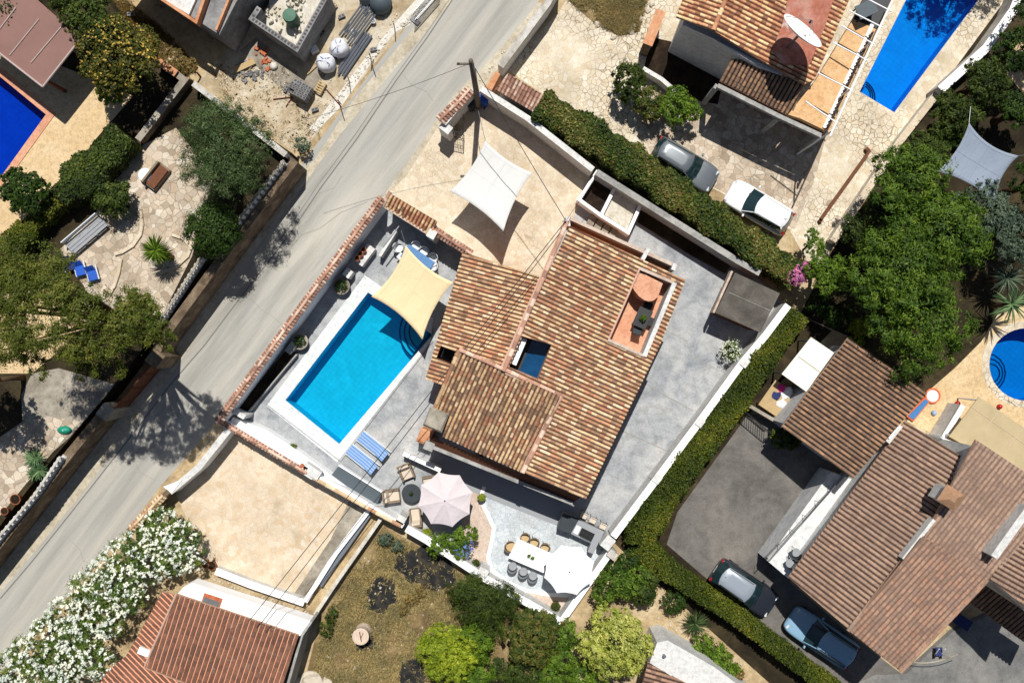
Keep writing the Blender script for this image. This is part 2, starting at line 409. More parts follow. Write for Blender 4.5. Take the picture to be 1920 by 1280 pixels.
# ---- foliage
def leaves(lobes, n, size, seed, clump=.22, up=.5, shell=.65, asp=.5, flatten=1.0, nclump=26):
    n = int(n * 1.45); size = size * .82; nclump = int(nclump * 1.7); clump = clump * .95
    r = np.random.default_rng(seed); lob = np.array(lobes, float); wts = lob[:, 3] * lob[:, 4]; wts /= wts.sum()
    K = nclump * len(lobes); li = r.choice(len(lobes), K, p=wts)
    dv = r.normal(size=(K, 3)); dv[:, 2] = np.where(dv[:, 2] < -.25, -dv[:, 2], dv[:, 2]); dv /= np.linalg.norm(dv, axis=1)[:, None]
    rad = r.uniform(shell, 1.0, K)[:, None]; cc = lob[li, :3] + dv * lob[li, 3:6] * rad
    cr = lob[li, 3:6].mean(1) * clump * r.uniform(.6, 1.5, K)
    ci = r.integers(0, K, n); off = r.normal(size=(n, 3)); off /= np.linalg.norm(off, axis=1)[:, None]; off *= (np.abs(r.normal(0, .62, n)) + .15)[:, None]
    off[:, 2] *= flatten; p = cc[ci] + off * cr[ci][:, None]
    nr = off + dv[ci] * .7 + r.normal(size=(n, 3)) * .45; nr[:, 2] += up; nr /= np.linalg.norm(nr, axis=1)[:, None]
    t = r.normal(size=(n, 3)); t -= (t * nr).sum(1)[:, None] * nr; t /= np.linalg.norm(t, axis=1)[:, None]; b = np.cross(nr, t)
    s = (size * r.uniform(.6, 1.4, n))[:, None]
    v = np.stack([p - t * s * .5, p - b * s * asp * .5 + nr * s * .06, p + t * s * .5, p + b * s * asp * .5 + nr * s * .06], 1).reshape(-1, 3)
    rnd = np.clip(.5 * r.uniform(0, 1, K)[ci] + .5 * r.uniform(0, 1, n), 0, 1)
    return v, rnd
def leafobj(name, v, rnd, mat, parent):
    n = len(rnd); loc = Vector((0, 0, 0))
    if parent is not None: loc = parent.location if parent.parent is None else parent.location + parent.parent.location
    v = v - np.array(loc); me = bpy.data.meshes.new(name)
    me.vertices.add(4 * n); me.vertices.foreach_set('co', v.ravel()); me.loops.add(4 * n); me.loops.foreach_set('vertex_index', np.arange(4 * n, dtype=np.int32))
    me.polygons.add(n); me.polygons.foreach_set('loop_start', np.arange(0, 4 * n, 4, dtype=np.int32)); me.polygons.foreach_set('loop_total', np.full(n, 4, dtype=np.int32))
    me.update(calc_edges=True); me.materials.append(M[mat])
    at = me.attributes.new('rnd', 'FLOAT', 'FACE'); at.data.foreach_set('value', rnd)
    o = bpy.data.objects.new(name, me); col.objects.link(o)
    if parent is not None: o.parent = parent
    return o
def trunk(parent, base, tops, r, mat='bark', name='trunk'):
    mb = MB(); b = Vector(base); zt = min(t[2] for t in tops); fork = b + (Vector((sum(t[0] for t in tops) / len(tops), sum(t[1] for t in tops) / len(tops), zt)) - b) * .45
    mb.tube([b, b.lerp(fork, .5) + Vector((.06, .04, 0)), fork], [r * 1.25, r, r * .85], 8)
    for t in tops:
        t = Vector(t); m = fork.lerp(t, .5) + Vector((random.uniform(-.15, .15), random.uniform(-.15, .15), .15))
        mb.tube([fork - Vector((0, 0, .1)), m, t], [r * .65, r * .42, r * .12], 6)
    return mb.build(name, mat, parent, smooth=True)
def tree(name, label, px, py, zc, lobes, n, size, mat, z0=0, tr=.16, cat='tree', seed=1, group=None, cap_tr=9, **kw):
    """px,py: photo pixel of crown centre at height zc. lobes: (dx,dy,dz,rx,ry,rz) in m around it"""
    c = W(px, py, zc); t = thing(name, label, cat, (c.x, c.y, z0), 0, group)
    L = [(c.x + l[0], c.y + l[1], zc + l[2], l[3], l[4], l[5]) for l in lobes]
    v, r = leaves(L, n, size, seed, **kw); leafobj('crown', v, r, mat, t)
    random.seed(seed)
    tops = [(l[0] + random.uniform(-.2, .2) * l[3], l[1] + random.uniform(-.2, .2) * l[4], l[2] + l[5] * .35) for l in L[:cap_tr]]
    trunk(t, (c.x, c.y, z0 - .05), tops, tr); return t
def round_lobes(R, k, seed, flat=.7, jit=.35):
    r = random.Random(seed); out = [(0, 0, 0, R * .62, R * .62, R * .62 * flat)]
    for i in range(k):
        a = 2 * PI * i / k + r.uniform(-.3, .3); q = R * r.uniform(.48, .62); s = R * r.uniform(.34, .34 + jit * .35)
        out.append((q * math.cos(a), q * math.sin(a), r.uniform(-.25, .2) * R * flat, s, s, s * flat * 1.1))
    return out
def hedge(name, label, pts, width, h, n, size, mat, z0=0, seed=1, core='hedge_twigs', cat='hedge', bulge=.12):
    P = [(p.x, p.y) for p in WL(pts, h * .85 + z0)]; t = thing(name, label, cat, (P[0][0], P[0][1], z0))
    w = width if isinstance(width, list) else [width] * len(P); r = np.random.default_rng(seed)
    L = [math.dist(P[i], P[i + 1]) for i in range(len(P) - 1)]; tot = sum(L); seg = r.choice(len(L), n, p=np.array(L) / tot); f = r.uniform(0, 1, n)
    P_ = np.array(P); W_ = np.array(w); a = P_[seg]; b = P_[seg + 1]; d = (b - a) / np.linalg.norm(b - a, axis=1)[:, None]; nn = np.stack([-d[:, 1], d[:, 0]], 1)
    cen = a + (b - a) * f[:, None]; wd_ = W_[seg] * (1 - f) + W_[seg + 1] * f
    run = (np.cumsum([0] + L)[seg] + f * np.array(L)[seg]); wob = 1 + bulge * np.sin(run * 2.1 + 1) + bulge * .7 * np.sin(run * 5.3)
    wd_ = wd_ * wob; hh = h * (1 + .05 * np.sin(run * 1.7 + 2) + .04 * np.sin(run * 4.1))
    side = r.uniform(0, 1, n); top = side < .68; s = r.uniform(-1, 1, n)
    edge = np.where(r.uniform(0, 1, n) < .5, -1.0, 1.0); x = np.where(top, s, edge * r.uniform(.9, 1.02, n)) * wd_ / 2
    z = np.where(top, hh * (1 - .12 * np.abs(s) ** 4) + r.normal(0, .05, n), r.uniform(.1, .97, n) * hh)
    p = np.stack([cen[:, 0] + nn[:, 0] * x, cen[:, 1] + nn[:, 1] * x, z + z0], 1) + r.normal(0, .04, (n, 3))
    nr = np.where(top[:, None], np.array([[0, 0, 1.0]]), np.stack([nn[:, 0] * edge, nn[:, 1] * edge, np.full(n, .3)], 1)) + r.normal(0, .45, (n, 3)); nr /= np.linalg.norm(nr, axis=1)[:, None]
    tt = r.normal(size=(n, 3)); tt -= (tt * nr).sum(1)[:, None] * nr; tt /= np.linalg.norm(tt, axis=1)[:, None]; bb = np.cross(nr, tt)
    sz = (size * r.uniform(.6, 1.4, n))[:, None]
    v = np.stack([p - tt * sz * .5, p - bb * sz * .3, p + tt * sz * .5, p + bb * sz * .3], 1).reshape(-1, 3)
    rnd = np.clip(.45 + .3 * np.sin(run * .9 + x * 2) * r.uniform(.2, 1, n) + r.normal(0, .2, n), 0, 1)
    leafobj('foliage', v, rnd, mat, t)
    mb = MB(); Lf = offset_line(P, 1); 
    for i in range(len(P) - 1):
        ww = (w[i] + w[i + 1]) / 2 * .84; strip(mb, [P[i], P[i + 1]], ww, z0, z0 + h * .88)
    mb.build('branches', core, t); return t
def spiky(name, label, px, py, zc, R, n, mat, z0=0, w=.06, droop=.5, cat='plant', group=None, seg=4, hgt=.6, stem=True, seed=2, curl=.0):
    """rosette of long arching leaves (agave, yucca, palm)"""
    c = W(px, py, zc); t = thing(name, label, cat, (c.x, c.y, z0), 0, group); rd = random.Random(seed); mb = MB()
    for i in range(n):
        a = rd.uniform(0, 2 * PI); el = rd.uniform(.1, 1.25); L = R * rd.uniform(.75, 1.05); pts = []
        for k in range(seg + 1):
            q = k / seg; rr = L * q * math.cos(el * (1 - .3 * q)); zz = L * q * math.sin(el) * hgt * 1.3 - droop * (q ** 2) * L * .5
            pts.append(Vector((c.x + rr * math.cos(a), c.y + rr * math.sin(a), zc + zz)))
        sd = Vector((-math.sin(a), math.cos(a), 0)); vs = []; fs = []
        for k, p in enumerate(pts):
            ww = w * (1 - (k / seg) ** 2 * .9) * (1 if k else .6); vs += [p - sd * ww, p + Vector((0, 0, -.02)), p + sd * ww]
        for k in range(seg): fs += [(3 * k, 3 * k + 1, 3 * k + 4, 3 * k + 3), (3 * k + 1, 3 * k + 2, 3 * k + 5, 3 * k + 4)]
        mb.add(vs, fs, rd.random())
    mb.build('crown', mat, t)
    if stem: MB().tube([(c.x, c.y, z0 - .05), (c.x, c.y, zc)], [.16, .12], 8).build('trunk', 'bark', t)
    return t
# ---------------------------------------------------------------- materials
patchy('road_concrete', [A(170, 170, 166), A(188, 186, 179), A(202, 198, 188)], (.8, .6, 25), .12, .9, None, (.9, .07, 1), math.radians(37.5))
patchy('road_shoulder', [A(186, 174, 152), A(208, 198, 176), A(222, 214, 196)], (.8, 4, 30), .25)
patchy('dirt', [A(168, 146, 112), A(206, 182, 142), A(228, 208, 172)], (.45, 3.2, 22), .6, .95, (A(118, 112, 88), .9, .6))
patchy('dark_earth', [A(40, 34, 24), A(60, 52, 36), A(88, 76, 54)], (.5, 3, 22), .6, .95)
patchy('dry_grass', [A(112, 96, 66), A(156, 134, 96), A(196, 174, 130)], (.5, 4, 40), .7, .95, (A(88, 80, 58), .7, .62))
patchy('limestone_dust', [A(206, 196, 176), A(228, 222, 208), A(240, 236, 226)], (1.2, 6, 30), .5)
patchy('stamped_concrete', [A(150, 156, 163, 1.33), A(183, 187, 191, 1.33), A(208, 208, 206, 1.33)], (.42, 1.6, 9), .12, .8)
patchy('worn_concrete', [A(128, 120, 108), A(168, 160, 146), A(194, 186, 172)], (.6, 3, 20), .3)
patchy('grey_paver', [A(100, 97, 94), A(122, 119, 115), A(140, 135, 129)], (.3, 1.5, 12), .2)
patchy('grey_paver_light', [A(124, 124, 124), A(142, 141, 138), A(156, 154, 150)], (.3, 1.5, 12), .2)
patchy('tan_patio', [A(196, 168, 130), A(226, 198, 158), A(236, 214, 180)], (.7, 3.4, 18), .2, .9, (A(206, 158, 104), 1.6, .64))
stonepave('tan_crazy', [A(230, 212, 186), A(234, 218, 196), A(224, 200, 168), A(236, 222, 202)], A(220, 204, 180), 3.2, .02, fade=.6)
patchy('yellow_patio', [A(222, 192, 146), A(232, 204, 160), A(238, 212, 172)], (.8, 4, 16), .1)
patchy('road_patch', [A(166, 165, 161), A(178, 177, 172), A(190, 188, 182)], (.8, 3, 25), .12)
stonepave('cream_crazy', [A(222, 206, 180), A(230, 216, 194), A(234, 222, 202), A(220, 202, 174)], A(202, 186, 160), 3.4, .016, fade=.35)
stonepave('cream_crazy_fine', [A(228, 216, 194), A(238, 228, 208), A(222, 206, 178), A(240, 232, 216)], A(150, 134, 112), 3.1, .026, fade=.18)
stonepave('weathered_crazy', [A(204, 184, 160), A(224, 210, 190), A(178, 160, 140), A(232, 222, 206)], A(160, 148, 132), 2.6, .022, fade=.55)
stonepave('white_stone_floor', [A(220, 229, 236, 1.45), A(228, 235, 240, 1.45), A(208, 219, 228, 1.45)], A(192, 204, 214, 1.45), 3.5, .02)
patchy('pink_paving', [A(206, 182, 166), A(220, 200, 184), A(230, 214, 200)], (.8, 5, 30), .15)
patchy('white_floor', [A(226, 230, 232), A(238, 240, 240), A(244, 245, 244)], (.6, 3, 20), .05)
patchy('pool_coping', [A(224, 232, 234, 1.2), A(234, 240, 241, 1.2), A(240, 244, 244, 1.2)], (.8, 4, 18), .05)
patchy('white_render', [A(222, 222, 220), A(236, 236, 234), A(244, 244, 242)], (.7, 4, 20), .08, .85, (A(196, 192, 184), 2.2, .68))
patchy('grey_render', [A(150, 150, 148), A(176, 176, 173), A(196, 196, 192)], (.7, 4, 20), .08)
patchy('old_white', [A(176, 170, 160), A(216, 212, 204), A(232, 230, 226)], (.9, 3.5, 20), .3)
patchy('orange_render', [A(206, 140, 98), A(224, 164, 124), A(232, 178, 140)], (.6, 4, 20), .08)
patchy('terracotta_floor', [A(222, 158, 124), A(234, 174, 142), A(238, 184, 152)], (.9, 5, 20), .08)
patchy('orange_deck', [A(226, 178, 126), A(236, 192, 142), A(240, 202, 156)], (.9, 5, 20), .08)
patchy('red_roof_paint', [A(172, 104, 86), A(196, 128, 108), A(206, 160, 146)], (.8, 4, 20), .1, .9, (A(206, 196, 190), 1.1, .6))
patchy('block_grey', [A(120, 120, 122), A(150, 150, 152), A(172, 172, 172)], (.8, 4, 30), .3)
patchy('stone_wall', [A(92, 78, 64), A(130, 112, 92), A(164, 146, 124)], (1.3, 5, 30), .9)
patchy('brick_red', [A(176, 96, 64), A(206, 120, 84), A(216, 138, 100)], (2, 6, 30), .2)
patchy('shed_roof', [A(84, 80, 76), A(104, 99, 93), A(132, 126, 118)], (.5, 1.2, 9), .05)
patchy('gravel_white', [A(206, 204, 198), A(232, 230, 226), A(242, 241, 238)], (2, 9, 40), .9)
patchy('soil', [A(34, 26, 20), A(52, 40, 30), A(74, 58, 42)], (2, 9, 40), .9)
flat('mortar', A(196, 160, 136), .95); flat('pink_mortar', A(214, 176, 156), .95)
flat('white_paint', A(244, 245, 246, 1.08), .55, .4, 0, .03); flat('white_plastic', A(242, 246, 250), .35, .5, 0, .02)
flat('dark_metal', A(40, 42, 46), .45, .5, .3); flat('black', A(18, 18, 20), .5, .4); flat('grey_metal', A(140, 146, 152), .4, .5, .5)
flat('galvanised', A(160, 166, 176), .35, .5, .6, .08); flat('rust', A(120, 66, 40), .9); flat('bark', A(96, 78, 60), .95, .1, 0, .25, 12)
flat('hedge_twigs', A(38, 44, 16), .95, .1, 0, .3, 6); flat('pole_wood', A(116, 108, 98), .9, .2, 0, .2, 8); flat('brown_wood', A(120, 78, 56), .8, .2, 0, .2, 5)
flat('wicker', A(150, 132, 112), .85, .2, 0, .2, 30); flat('beige_cushion', A(222, 208, 190), .9, .1, 0, .06, 8); flat('tan_cushion', A(206, 180, 138), .9, .1, 0, .06, 8)
flat('charcoal', A(58, 66, 72), .7, .3, 0, .08); flat('slate_top', A(84, 96, 104), .6, .3, 0, .06); flat('grey_top', A(160, 164, 170), .5, .4, 0, .06)
flat('cream_canvas', A(238, 218, 176, 1.2), .85, .15, 0, .04, 1.2); flat('white_canvas', A(222, 222, 220, 1.2), .85, .15, 0, .03, 1.2); flat('pink_canvas', A(228, 218, 222), .85, .15, 0, .03, 1.2)
flat('bright_canvas', A(250, 250, 252, 1.12), .8, .15, 0, .01); flat('grey_canvas', A(150, 162, 180), .85, .15, 0, .05, 1.2); flat('ivory_panel', A(240, 242, 232, 1.2), .6, .3, 0, .03)
flat('beige_panel', A(196, 178, 142), .85, .2, 0, .1, 1.5); flat('brown_sheet', A(142, 106, 98), .6, .3, 0, .12, .7); flat('pale_metal', A(196, 176, 170), .5, .4)
flat('blue_plastic', A(20, 90, 200), .5, .4, 0, .06); flat('light_blue_fabric', A(164, 194, 234), .85, .15, 0, .05); flat('blue_stripe', A(110, 152, 214), .85, .15, 0, .05)
flat('table_blue', A(70, 130, 190), .4, .5, 0, .15, 4); flat('teal_plastic', A(20, 150, 122), .5, .4); flat('orange_pot', A(222, 124, 72), .85, .2, 0, .15, 8)
flat('pot_brown', A(150, 92, 60), .9, .2, 0, .2, 8); flat('toy_orange', A(240, 110, 50), .5, .4); flat('toy_red', A(196, 24, 32), .4, .5); flat('pink_cloth', A(232, 60, 150), .9)
flat('teal_cloth', A(40, 170, 190), .9); flat('navy_cloth', A(50, 60, 110), .9); flat('white_cloth', A(240, 240, 245), .9); flat('orange_cloth', A(236, 130, 50), .9)
flat('lemon_leaf_fruit', A(214, 178, 60), .5, .4); flat('tank_green', A(84, 124, 104), .6, .3); flat('bag_white', A(226, 228, 234), .7, .2, 0, .12, 6); flat('bag_blue', A(70, 120, 190), .7)
flat('plywood', A(196, 170, 128), .85, .2, 0, .12, 5); flat('stump_wood', A(226, 206, 186), .9, .1, 0, .2, 9); flat('rock', A(214, 204, 186), .9, .2, 0, .15, 4)
flat('dish_white', A(250, 250, 250, 1.15), .5, .3, 0, .01); flat('petal_pink', A(220, 110, 190), .8, .1); flat('petal_white', A(250, 252, 250, 1.1), .8, .1, 0, .02); flat('flower_blue', A(120, 150, 230), .8)
flat('tire', A(26, 26, 28), .85); flat('paint_blue_flat', A(90, 170, 225), .4); flat('light_lens', A(220, 226, 232), .15, .6); flat('red_lens', A(170, 20, 20), .2, .6); flat('skylight_blue', A(20, 74, 120), .12, .6, 0, .35, .9)
def carpaint(name, c, metal=.3):
    m, nt, b = base_mat(name, .32, .5); b.inputs['Base Color'].default_value = c; b.inputs['Metallic'].default_value = metal; b.inputs['Coat Weight'].default_value = .7; b.inputs['Coat Roughness'].default_value = .05
carpaint('paint_silver', A(128, 136, 142, 1.4), .35); carpaint('paint_white', A(244, 246, 250, 1.2), 0); carpaint('paint_dark', A(56, 60, 70), .5); carpaint('paint_roof_grey', A(176, 186, 198), .3); carpaint('paint_light_blue', A(140, 180, 208, 1.3), 0)
m, nt, b = base_mat('car_glass', .05, .6); b.inputs['Base Color'].default_value = (.012, .03, .035, 1)
m, nt, b = base_mat('window_glass', .06, .6); b.inputs['Base Color'].default_value = (.03, .045, .06, 1)
watermat('water_light', (.20, .78, .80, 1)); watermat('water_deep', (.10, .70, .80, 1)); watermat('water_navy', (.08, .42, .70, 1))
flat('pool_tile_light', A(80, 206, 246, 1.15), .5, .3, 0, .05, 6); flat('pool_tile_blue', A(30, 160, 250, 1.15), .5, .3, 0, .05, 6); flat('pool_tile_navy', A(30, 110, 230, 1.15), .5, .3, 0, .08, 6)
for nm in ('white_canvas', 'cream_canvas', 'grey_canvas', 'pink_canvas'):
    nt = M[nm].node_tree; b = nt.nodes['Principled BSDF']; bump(nt, b, noise(nt, posn(nt, (1, .35, 1), .6), 2.6, 4, .6, .8), .5, .12)
M['pool_tile_deep'] = None
flat('pool_tile_deep', A(28, 146, 232, 1.22), .5, .3, 0, .06, 6)
for nm in ('pool_tile_light', 'pool_tile_deep', 'pool_tile_blue', 'pool_tile_navy'):
    nt = M[nm].node_tree; b = nt.nodes['Principled BSDF']; src = b.inputs['Base Color'].links[0].from_socket
    bk = N(nt, 'ShaderNodeTexBrick'); bk.inputs['Scale'].default_value = 1; bk.inputs['Brick Width'].default_value = .3; bk.inputs['Row Height'].default_value = .3; bk.inputs['Mortar Size'].default_value = .012; bk.offset = 0
    bk.inputs['Color1'].default_value = (1, 1, 1, 1); bk.inputs['Color2'].default_value = (.9, .93, .95, 1); bk.inputs['Mortar'].default_value = (.78, .82, .85, 1); nt.links.new(posn(nt, (1, 1, 1), .65), bk.inputs['Vector'])
    nt.links.new(mix(nt, 1.0, src, bk.outputs['Color'], 'MULTIPLY'), b.inputs['Base Color'])
# roofs
tilemat('tiles_main', [A(216, 176, 124), A(228, 194, 146), A(204, 140, 92), A(174, 122, 84), A(230, 206, 166), A(188, 118, 82), A(146, 110, 84), A(214, 178, 126), A(182, 140, 102), A(226, 196, 142), A(196, 156, 112), A(178, 126, 86), A(214, 142, 92)], A(84, 58, 40), even=.12)
tilemat('tiles_front', [A(206, 164, 110), A(218, 182, 128), A(178, 132, 92), A(150, 112, 82), A(222, 190, 142), A(184, 116, 76), A(132, 102, 78), A(210, 170, 112), A(172, 134, 98)], A(80, 58, 42), even=.08)
tilemat('tiles_warm', [A(226, 184, 122), A(210, 142, 90), A(234, 200, 142), A(190, 120, 80), A(216, 160, 104), A(150, 100, 70)], A(92, 54, 34))
tilemat('tiles_brown', [A(150, 112, 90), A(164, 124, 100), A(136, 100, 82), A(176, 134, 104), A(128, 96, 80)], A(58, 42, 36))
tilemat('tiles_carport', [A(150, 114, 86), A(168, 128, 92), A(132, 100, 80), A(190, 140, 96), A(140, 108, 86)], A(46, 36, 30), gain=1.1, even=.35)
tilemat('tiles_pinkish', [A(172, 140, 118), A(184, 150, 126), A(160, 130, 110), A(192, 150, 120), A(154, 126, 108)], A(76, 56, 48), gain=1.05, even=.45)
tilemat('tiles_dusty', [A(174, 142, 122), A(186, 152, 130), A(164, 134, 114), A(194, 156, 128), A(156, 128, 112)], A(110, 86, 72), gain=1.05, even=.4)
tilemat('tiles_patch', [A(168, 130, 108), A(184, 144, 116), A(154, 126, 110), A(196, 150, 118), A(150, 120, 104), A(196, 140, 104)], A(104, 80, 68), gain=1.05, even=.4)
tilemat('tiles_rust', [A(138, 92, 70), A(130, 86, 66), A(146, 96, 72), A(124, 84, 66)], A(196, 130, 96), gain=1.0)
tilemat('tiles_pink', [A(226, 182, 156), A(212, 158, 130), A(232, 200, 176), A(194, 140, 112), A(172, 124, 102)], A(120, 86, 72), gain=1.15)
tilemat('tiles_cream', [A(226, 196, 150), A(236, 208, 166), A(210, 176, 130), A(190, 140, 100)], A(120, 92, 66))
# foliage
G = lambda r, g, b: A(r, g, b, 1.15)
leafmat('leaf_olive', [G(34, 50, 26), G(58, 80, 42), G(84, 106, 62), G(132, 150, 108)])
leafmat('leaf_dark', [G(20, 34, 12), G(40, 62, 18), G(58, 86, 24), G(84, 112, 40)])
leafmat('leaf_laurel', [G(26, 38, 12), G(48, 66, 20), G(74, 92, 30), G(112, 124, 54)])
leafmat('leaf_hedge', [G(38, 50, 10), G(64, 80, 16), G(90, 102, 24), G(134, 124, 42)])
leafmat('leaf_bright', [G(46, 70, 14), G(76, 106, 24), G(102, 132, 34), G(142, 166, 60)])
leafmat('leaf_lime', [G(76, 100, 16), G(118, 138, 26), G(154, 168, 42), G(186, 194, 76)])
leafmat('leaf_pine', [G(44, 58, 14), G(76, 90, 26), G(104, 112, 40), G(132, 132, 66)])
leafmat('leaf_big', [G(28, 48, 12), G(58, 86, 20), G(92, 122, 32), G(138, 158, 64)])
leafmat('leaf_citrus', [G(32, 42, 14), G(66, 74, 24), G(100, 100, 38), G(160, 142, 60)])
leafmat('leaf_grey', [G(54, 68, 58), G(80, 98, 84), G(104, 122, 104), G(132, 150, 130)])
leafmat('leaf_mixed', [G(28, 44, 16), G(52, 74, 22), G(84, 102, 34), G(118, 98, 54), G(142, 152, 84)])
leafmat('leaf_yellowgreen', [G(96, 112, 30), G(146, 158, 60), G(190, 194, 104), G(214, 212, 140)])
leafmat('leaf_oleander', [G(40, 62, 30), G(72, 100, 44), G(112, 136, 60), G(150, 160, 66)])
leafmat('leaf_agave', [G(70, 100, 70), G(104, 136, 96), G(136, 164, 120)])
leafmat('leaf_brown', [G(120, 96, 60), G(150, 124, 76), G(96, 90, 40), G(176, 148, 96)])
leafmat('leaf_dry', [A(140, 124, 84), A(178, 158, 112), A(206, 188, 140), A(112, 110, 66)], .1)
leafmat('flower_white', [A(226, 234, 228, 1.15), A(244, 248, 244, 1.1), A(250, 252, 250, 1.1)], .2)
leafmat('flower_magenta', [A(206, 90, 176), A(230, 130, 200), A(240, 150, 190)], .2)
leafmat('fruit', [A(180, 140, 50), A(214, 184, 90)], .05)

# ---------------------------------------------------------------- ground
POOL_M = [(690, 548), (811, 627), (636, 832), (535, 750)]
POOL_N = [(1612, 172), (1677, 211), (1864, -40), (1724, -50)]
rp = lambda cx, cy, rx, ry, n=36, a0=0, a1=2 * PI: [(cx + rx * math.cos(a0 + (a1 - a0) * i / n), cy + ry * math.sin(a0 + (a1 - a0) * i / n)) for i in range(n)]
POOL_E = rp(1925, 683, 70, 68)
BIG = [(-5000, -4500), (7000, -4500), (7000, 5800), (-5000, 5800)]
sheet('ground', BIG, 0.0, 'dirt', [POOL_M, POOL_N, POOL_E])
road = [(1060, -60), (1012, 0), (936, 110), (880, 160), (822, 224), (760, 330), (716, 372), (406, 792), (300, 912), (240, 990), (190, 1050), (62, 1185), (0, 1262), (-60, 1340), (-400, 1800), (-900, 1800), (-60, 1120), (0, 1062), (296, 690), (420, 500), (560, 315), (700, 130), (826, -30), (850, -60), (1400, -800), (1700, -800)]
sheet('road', road, .004, 'road_concrete')
sheet('road_shoulder', [(566, 318), (590, 300), (660, 190), (770, 60), (826, -20), (860, -60), (900, -60), (850, 0), (740, 130), (640, 250), (560, 360), (440, 520), (330, 690), (150, 930), (60, 1040), (0, 1110), (-60, 1180), (-60, 1130), (0, 1060), (130, 900), (300, 680), (420, 505)], .008, 'road_shoulder')
sheet('road_verge', [(1010, 4), (1028, 12), (900, 172), (830, 250), (760, 350), (722, 385), (706, 384), (770, 296), (850, 180), (940, 90)], .010, 'road_shoulder')
def road_line(pts, w, z, mat, name='road_seam'):
    P = [(p.x, p.y) for p in WL(pts, z)]; L = offset_line(P, w / 2); R = offset_line(P, -w / 2); mb = MB()
    for i in range(len(P) - 1): mb.add([(R[i].x, R[i].y, z), (R[i + 1].x, R[i + 1].y, z), (L[i + 1].x, L[i + 1].y, z), (L[i].x, L[i].y, z)], [(0, 1, 2, 3)])
    return tag(mb.build(name, mat), kind='structure')
flat('seam', A(128, 126, 122), .95); flat('crack', A(160, 158, 150), .95)
road_line([(852, -6), (800, 72), (742, 152), (668, 262), (600, 354), (548, 432), (510, 482), (455, 552), (385, 645), (320, 720), (250, 812), (140, 952), (60, 1052), (0, 1122)], .07, .014, 'seam')
road_line([(846, -6), (794, 70), (736, 150), (662, 258), (594, 350), (542, 427), (503, 478)], .03, .014, 'seam')
for q in ([(470, 560), (492, 582), (508, 590), (540, 618)], [(756, 140), (772, 160), (800, 172), (812, 190)], [(250, 860), (262, 884), (290, 900)], [(640, 330), (628, 352), (600, 362), (590, 380)], [(130, 1010), (150, 1030), (156, 1050), (186, 1068)]):
    road_line(q, .022, .0142, 'crack')
road_line([(690, 378), (640, 398), (600, 428), (566, 440), (540, 470)], .03, .014, 'crack')
patchy('dust_strip', [A(226, 220, 206), A(240, 236, 226), A(246, 244, 238)], (2, 8, 30), .5)
sheet('chalk_strip', [(772, 8), (800, -20), (830, -20), (784, 40), (742, 60), (700, 112), (668, 160), (640, 200), (604, 236), (586, 252), (580, 240), (604, 214), (640, 168), (676, 120), (712, 78), (744, 40)], .012, 'dust_strip')
sheet('driveway', [(905, 175), (1112, 322), (1080, 400), (1015, 520), (868, 472), (820, 430), (728, 362), (762, 330), (820, 240), (858, 255)], .012, 'cream_crazy')
# main plot concrete
sheet('terrace_concrete', [(728, 372), (868, 478), (1015, 524), (1112, 330), (1400, 500), (1480, 582), (1140, 1012), (1112, 1060), (1052, 1166), (600, 890), (416, 790)], .008, 'stamped_concrete', [POOL_M])
sheet('pool_surround', [(684, 516), (792, 590), (812, 596), (808, 640), (632, 866), (500, 760)], .014, 'pool_coping', [POOL_M])
road_line([(812, 640), (640, 864)], .05, .016, 'seam', 'paving_joint'); road_line([(640, 866), (500, 758)], .04, .016, 'seam', 'paving_joint')
road_line([(1300, 770), (1235, 735), (1180, 700)], .05, .014, 'crack', 'paving_joint'); road_line([(1262, 850), (1150, 800)], .05, .014, 'crack', 'paving_joint')
for q in [((1175, 905), (1100, 868)), ((812, 716), (770, 770)), ((812, 702), (790, 690)), ((700, 960), (760, 880)), ((1290, 640), (1230, 610)), ((1360, 700), (1290, 665))]:
    road_line(list(q), .03, .0145, 'crack', 'paving_joint')
BLOB = [(908, 912), (900, 935), (915, 965), (926, 990), (922, 1015), (915, 1045), (922, 1068), (950, 1090), (985, 1106), (1030, 1114), (1065, 1116), (1092, 1100), (1128, 1050), (1135, 1012), (1060, 978)]
sheet('pink_paving', [(880, 905), (912, 905), (1136, 1010), (1125, 1060), (1052, 1160), (900, 1062), (868, 1030), (868, 960)], .012, 'pink_paving')
sheet('white_terrace', BLOB, .018, 'white_stone_floor')
e_ = MB(); strip(e_, [(p.x, p.y) for p in WL(BLOB[:12], .05)], .22, .0, .06); tag(e_.build('terrace_edging', 'white_paint'), 'curved white kerb edging the white stone dining terrace', 'kerb')
sheet('porch_floor', [(812, 840), (1085, 958), (1062, 992), (905, 930), (800, 880)], .022, 'grey_top')
# lower left patio lot
sheet('patio_lot', [(425, 806), (692, 958), (575, 1132), (400, 1070), (380, 1040), (345, 960), (330, 925)], .012, 'tan_crazy')
sheet('patio_concrete_strip', [(655, 938), (692, 958), (575, 1132), (545, 1122), (620, 1010)], .016, 'worn_concrete')
sheet('dry_lot', [(720, 985), (880, 1078), (1050, 1180), (1010, 1400), (540, 1400), (600, 1160), (660, 1060)], .010, 'dry_grass')
sheet('garden_soil', [(1050, 1180), (1145, 1020), (1200, 1060), (1560, 1300), (1700, 1500), (980, 1500)], .012, 'dirt')
sheet('beds_ground', [(1150, 1015), (1500, 590), (1560, 620), (1400, 780), (1270, 960), (1250, 1020), (1560, 1285), (1700, 1420), (1600, 1420), (1185, 1050)], .018, 'dark_earth')
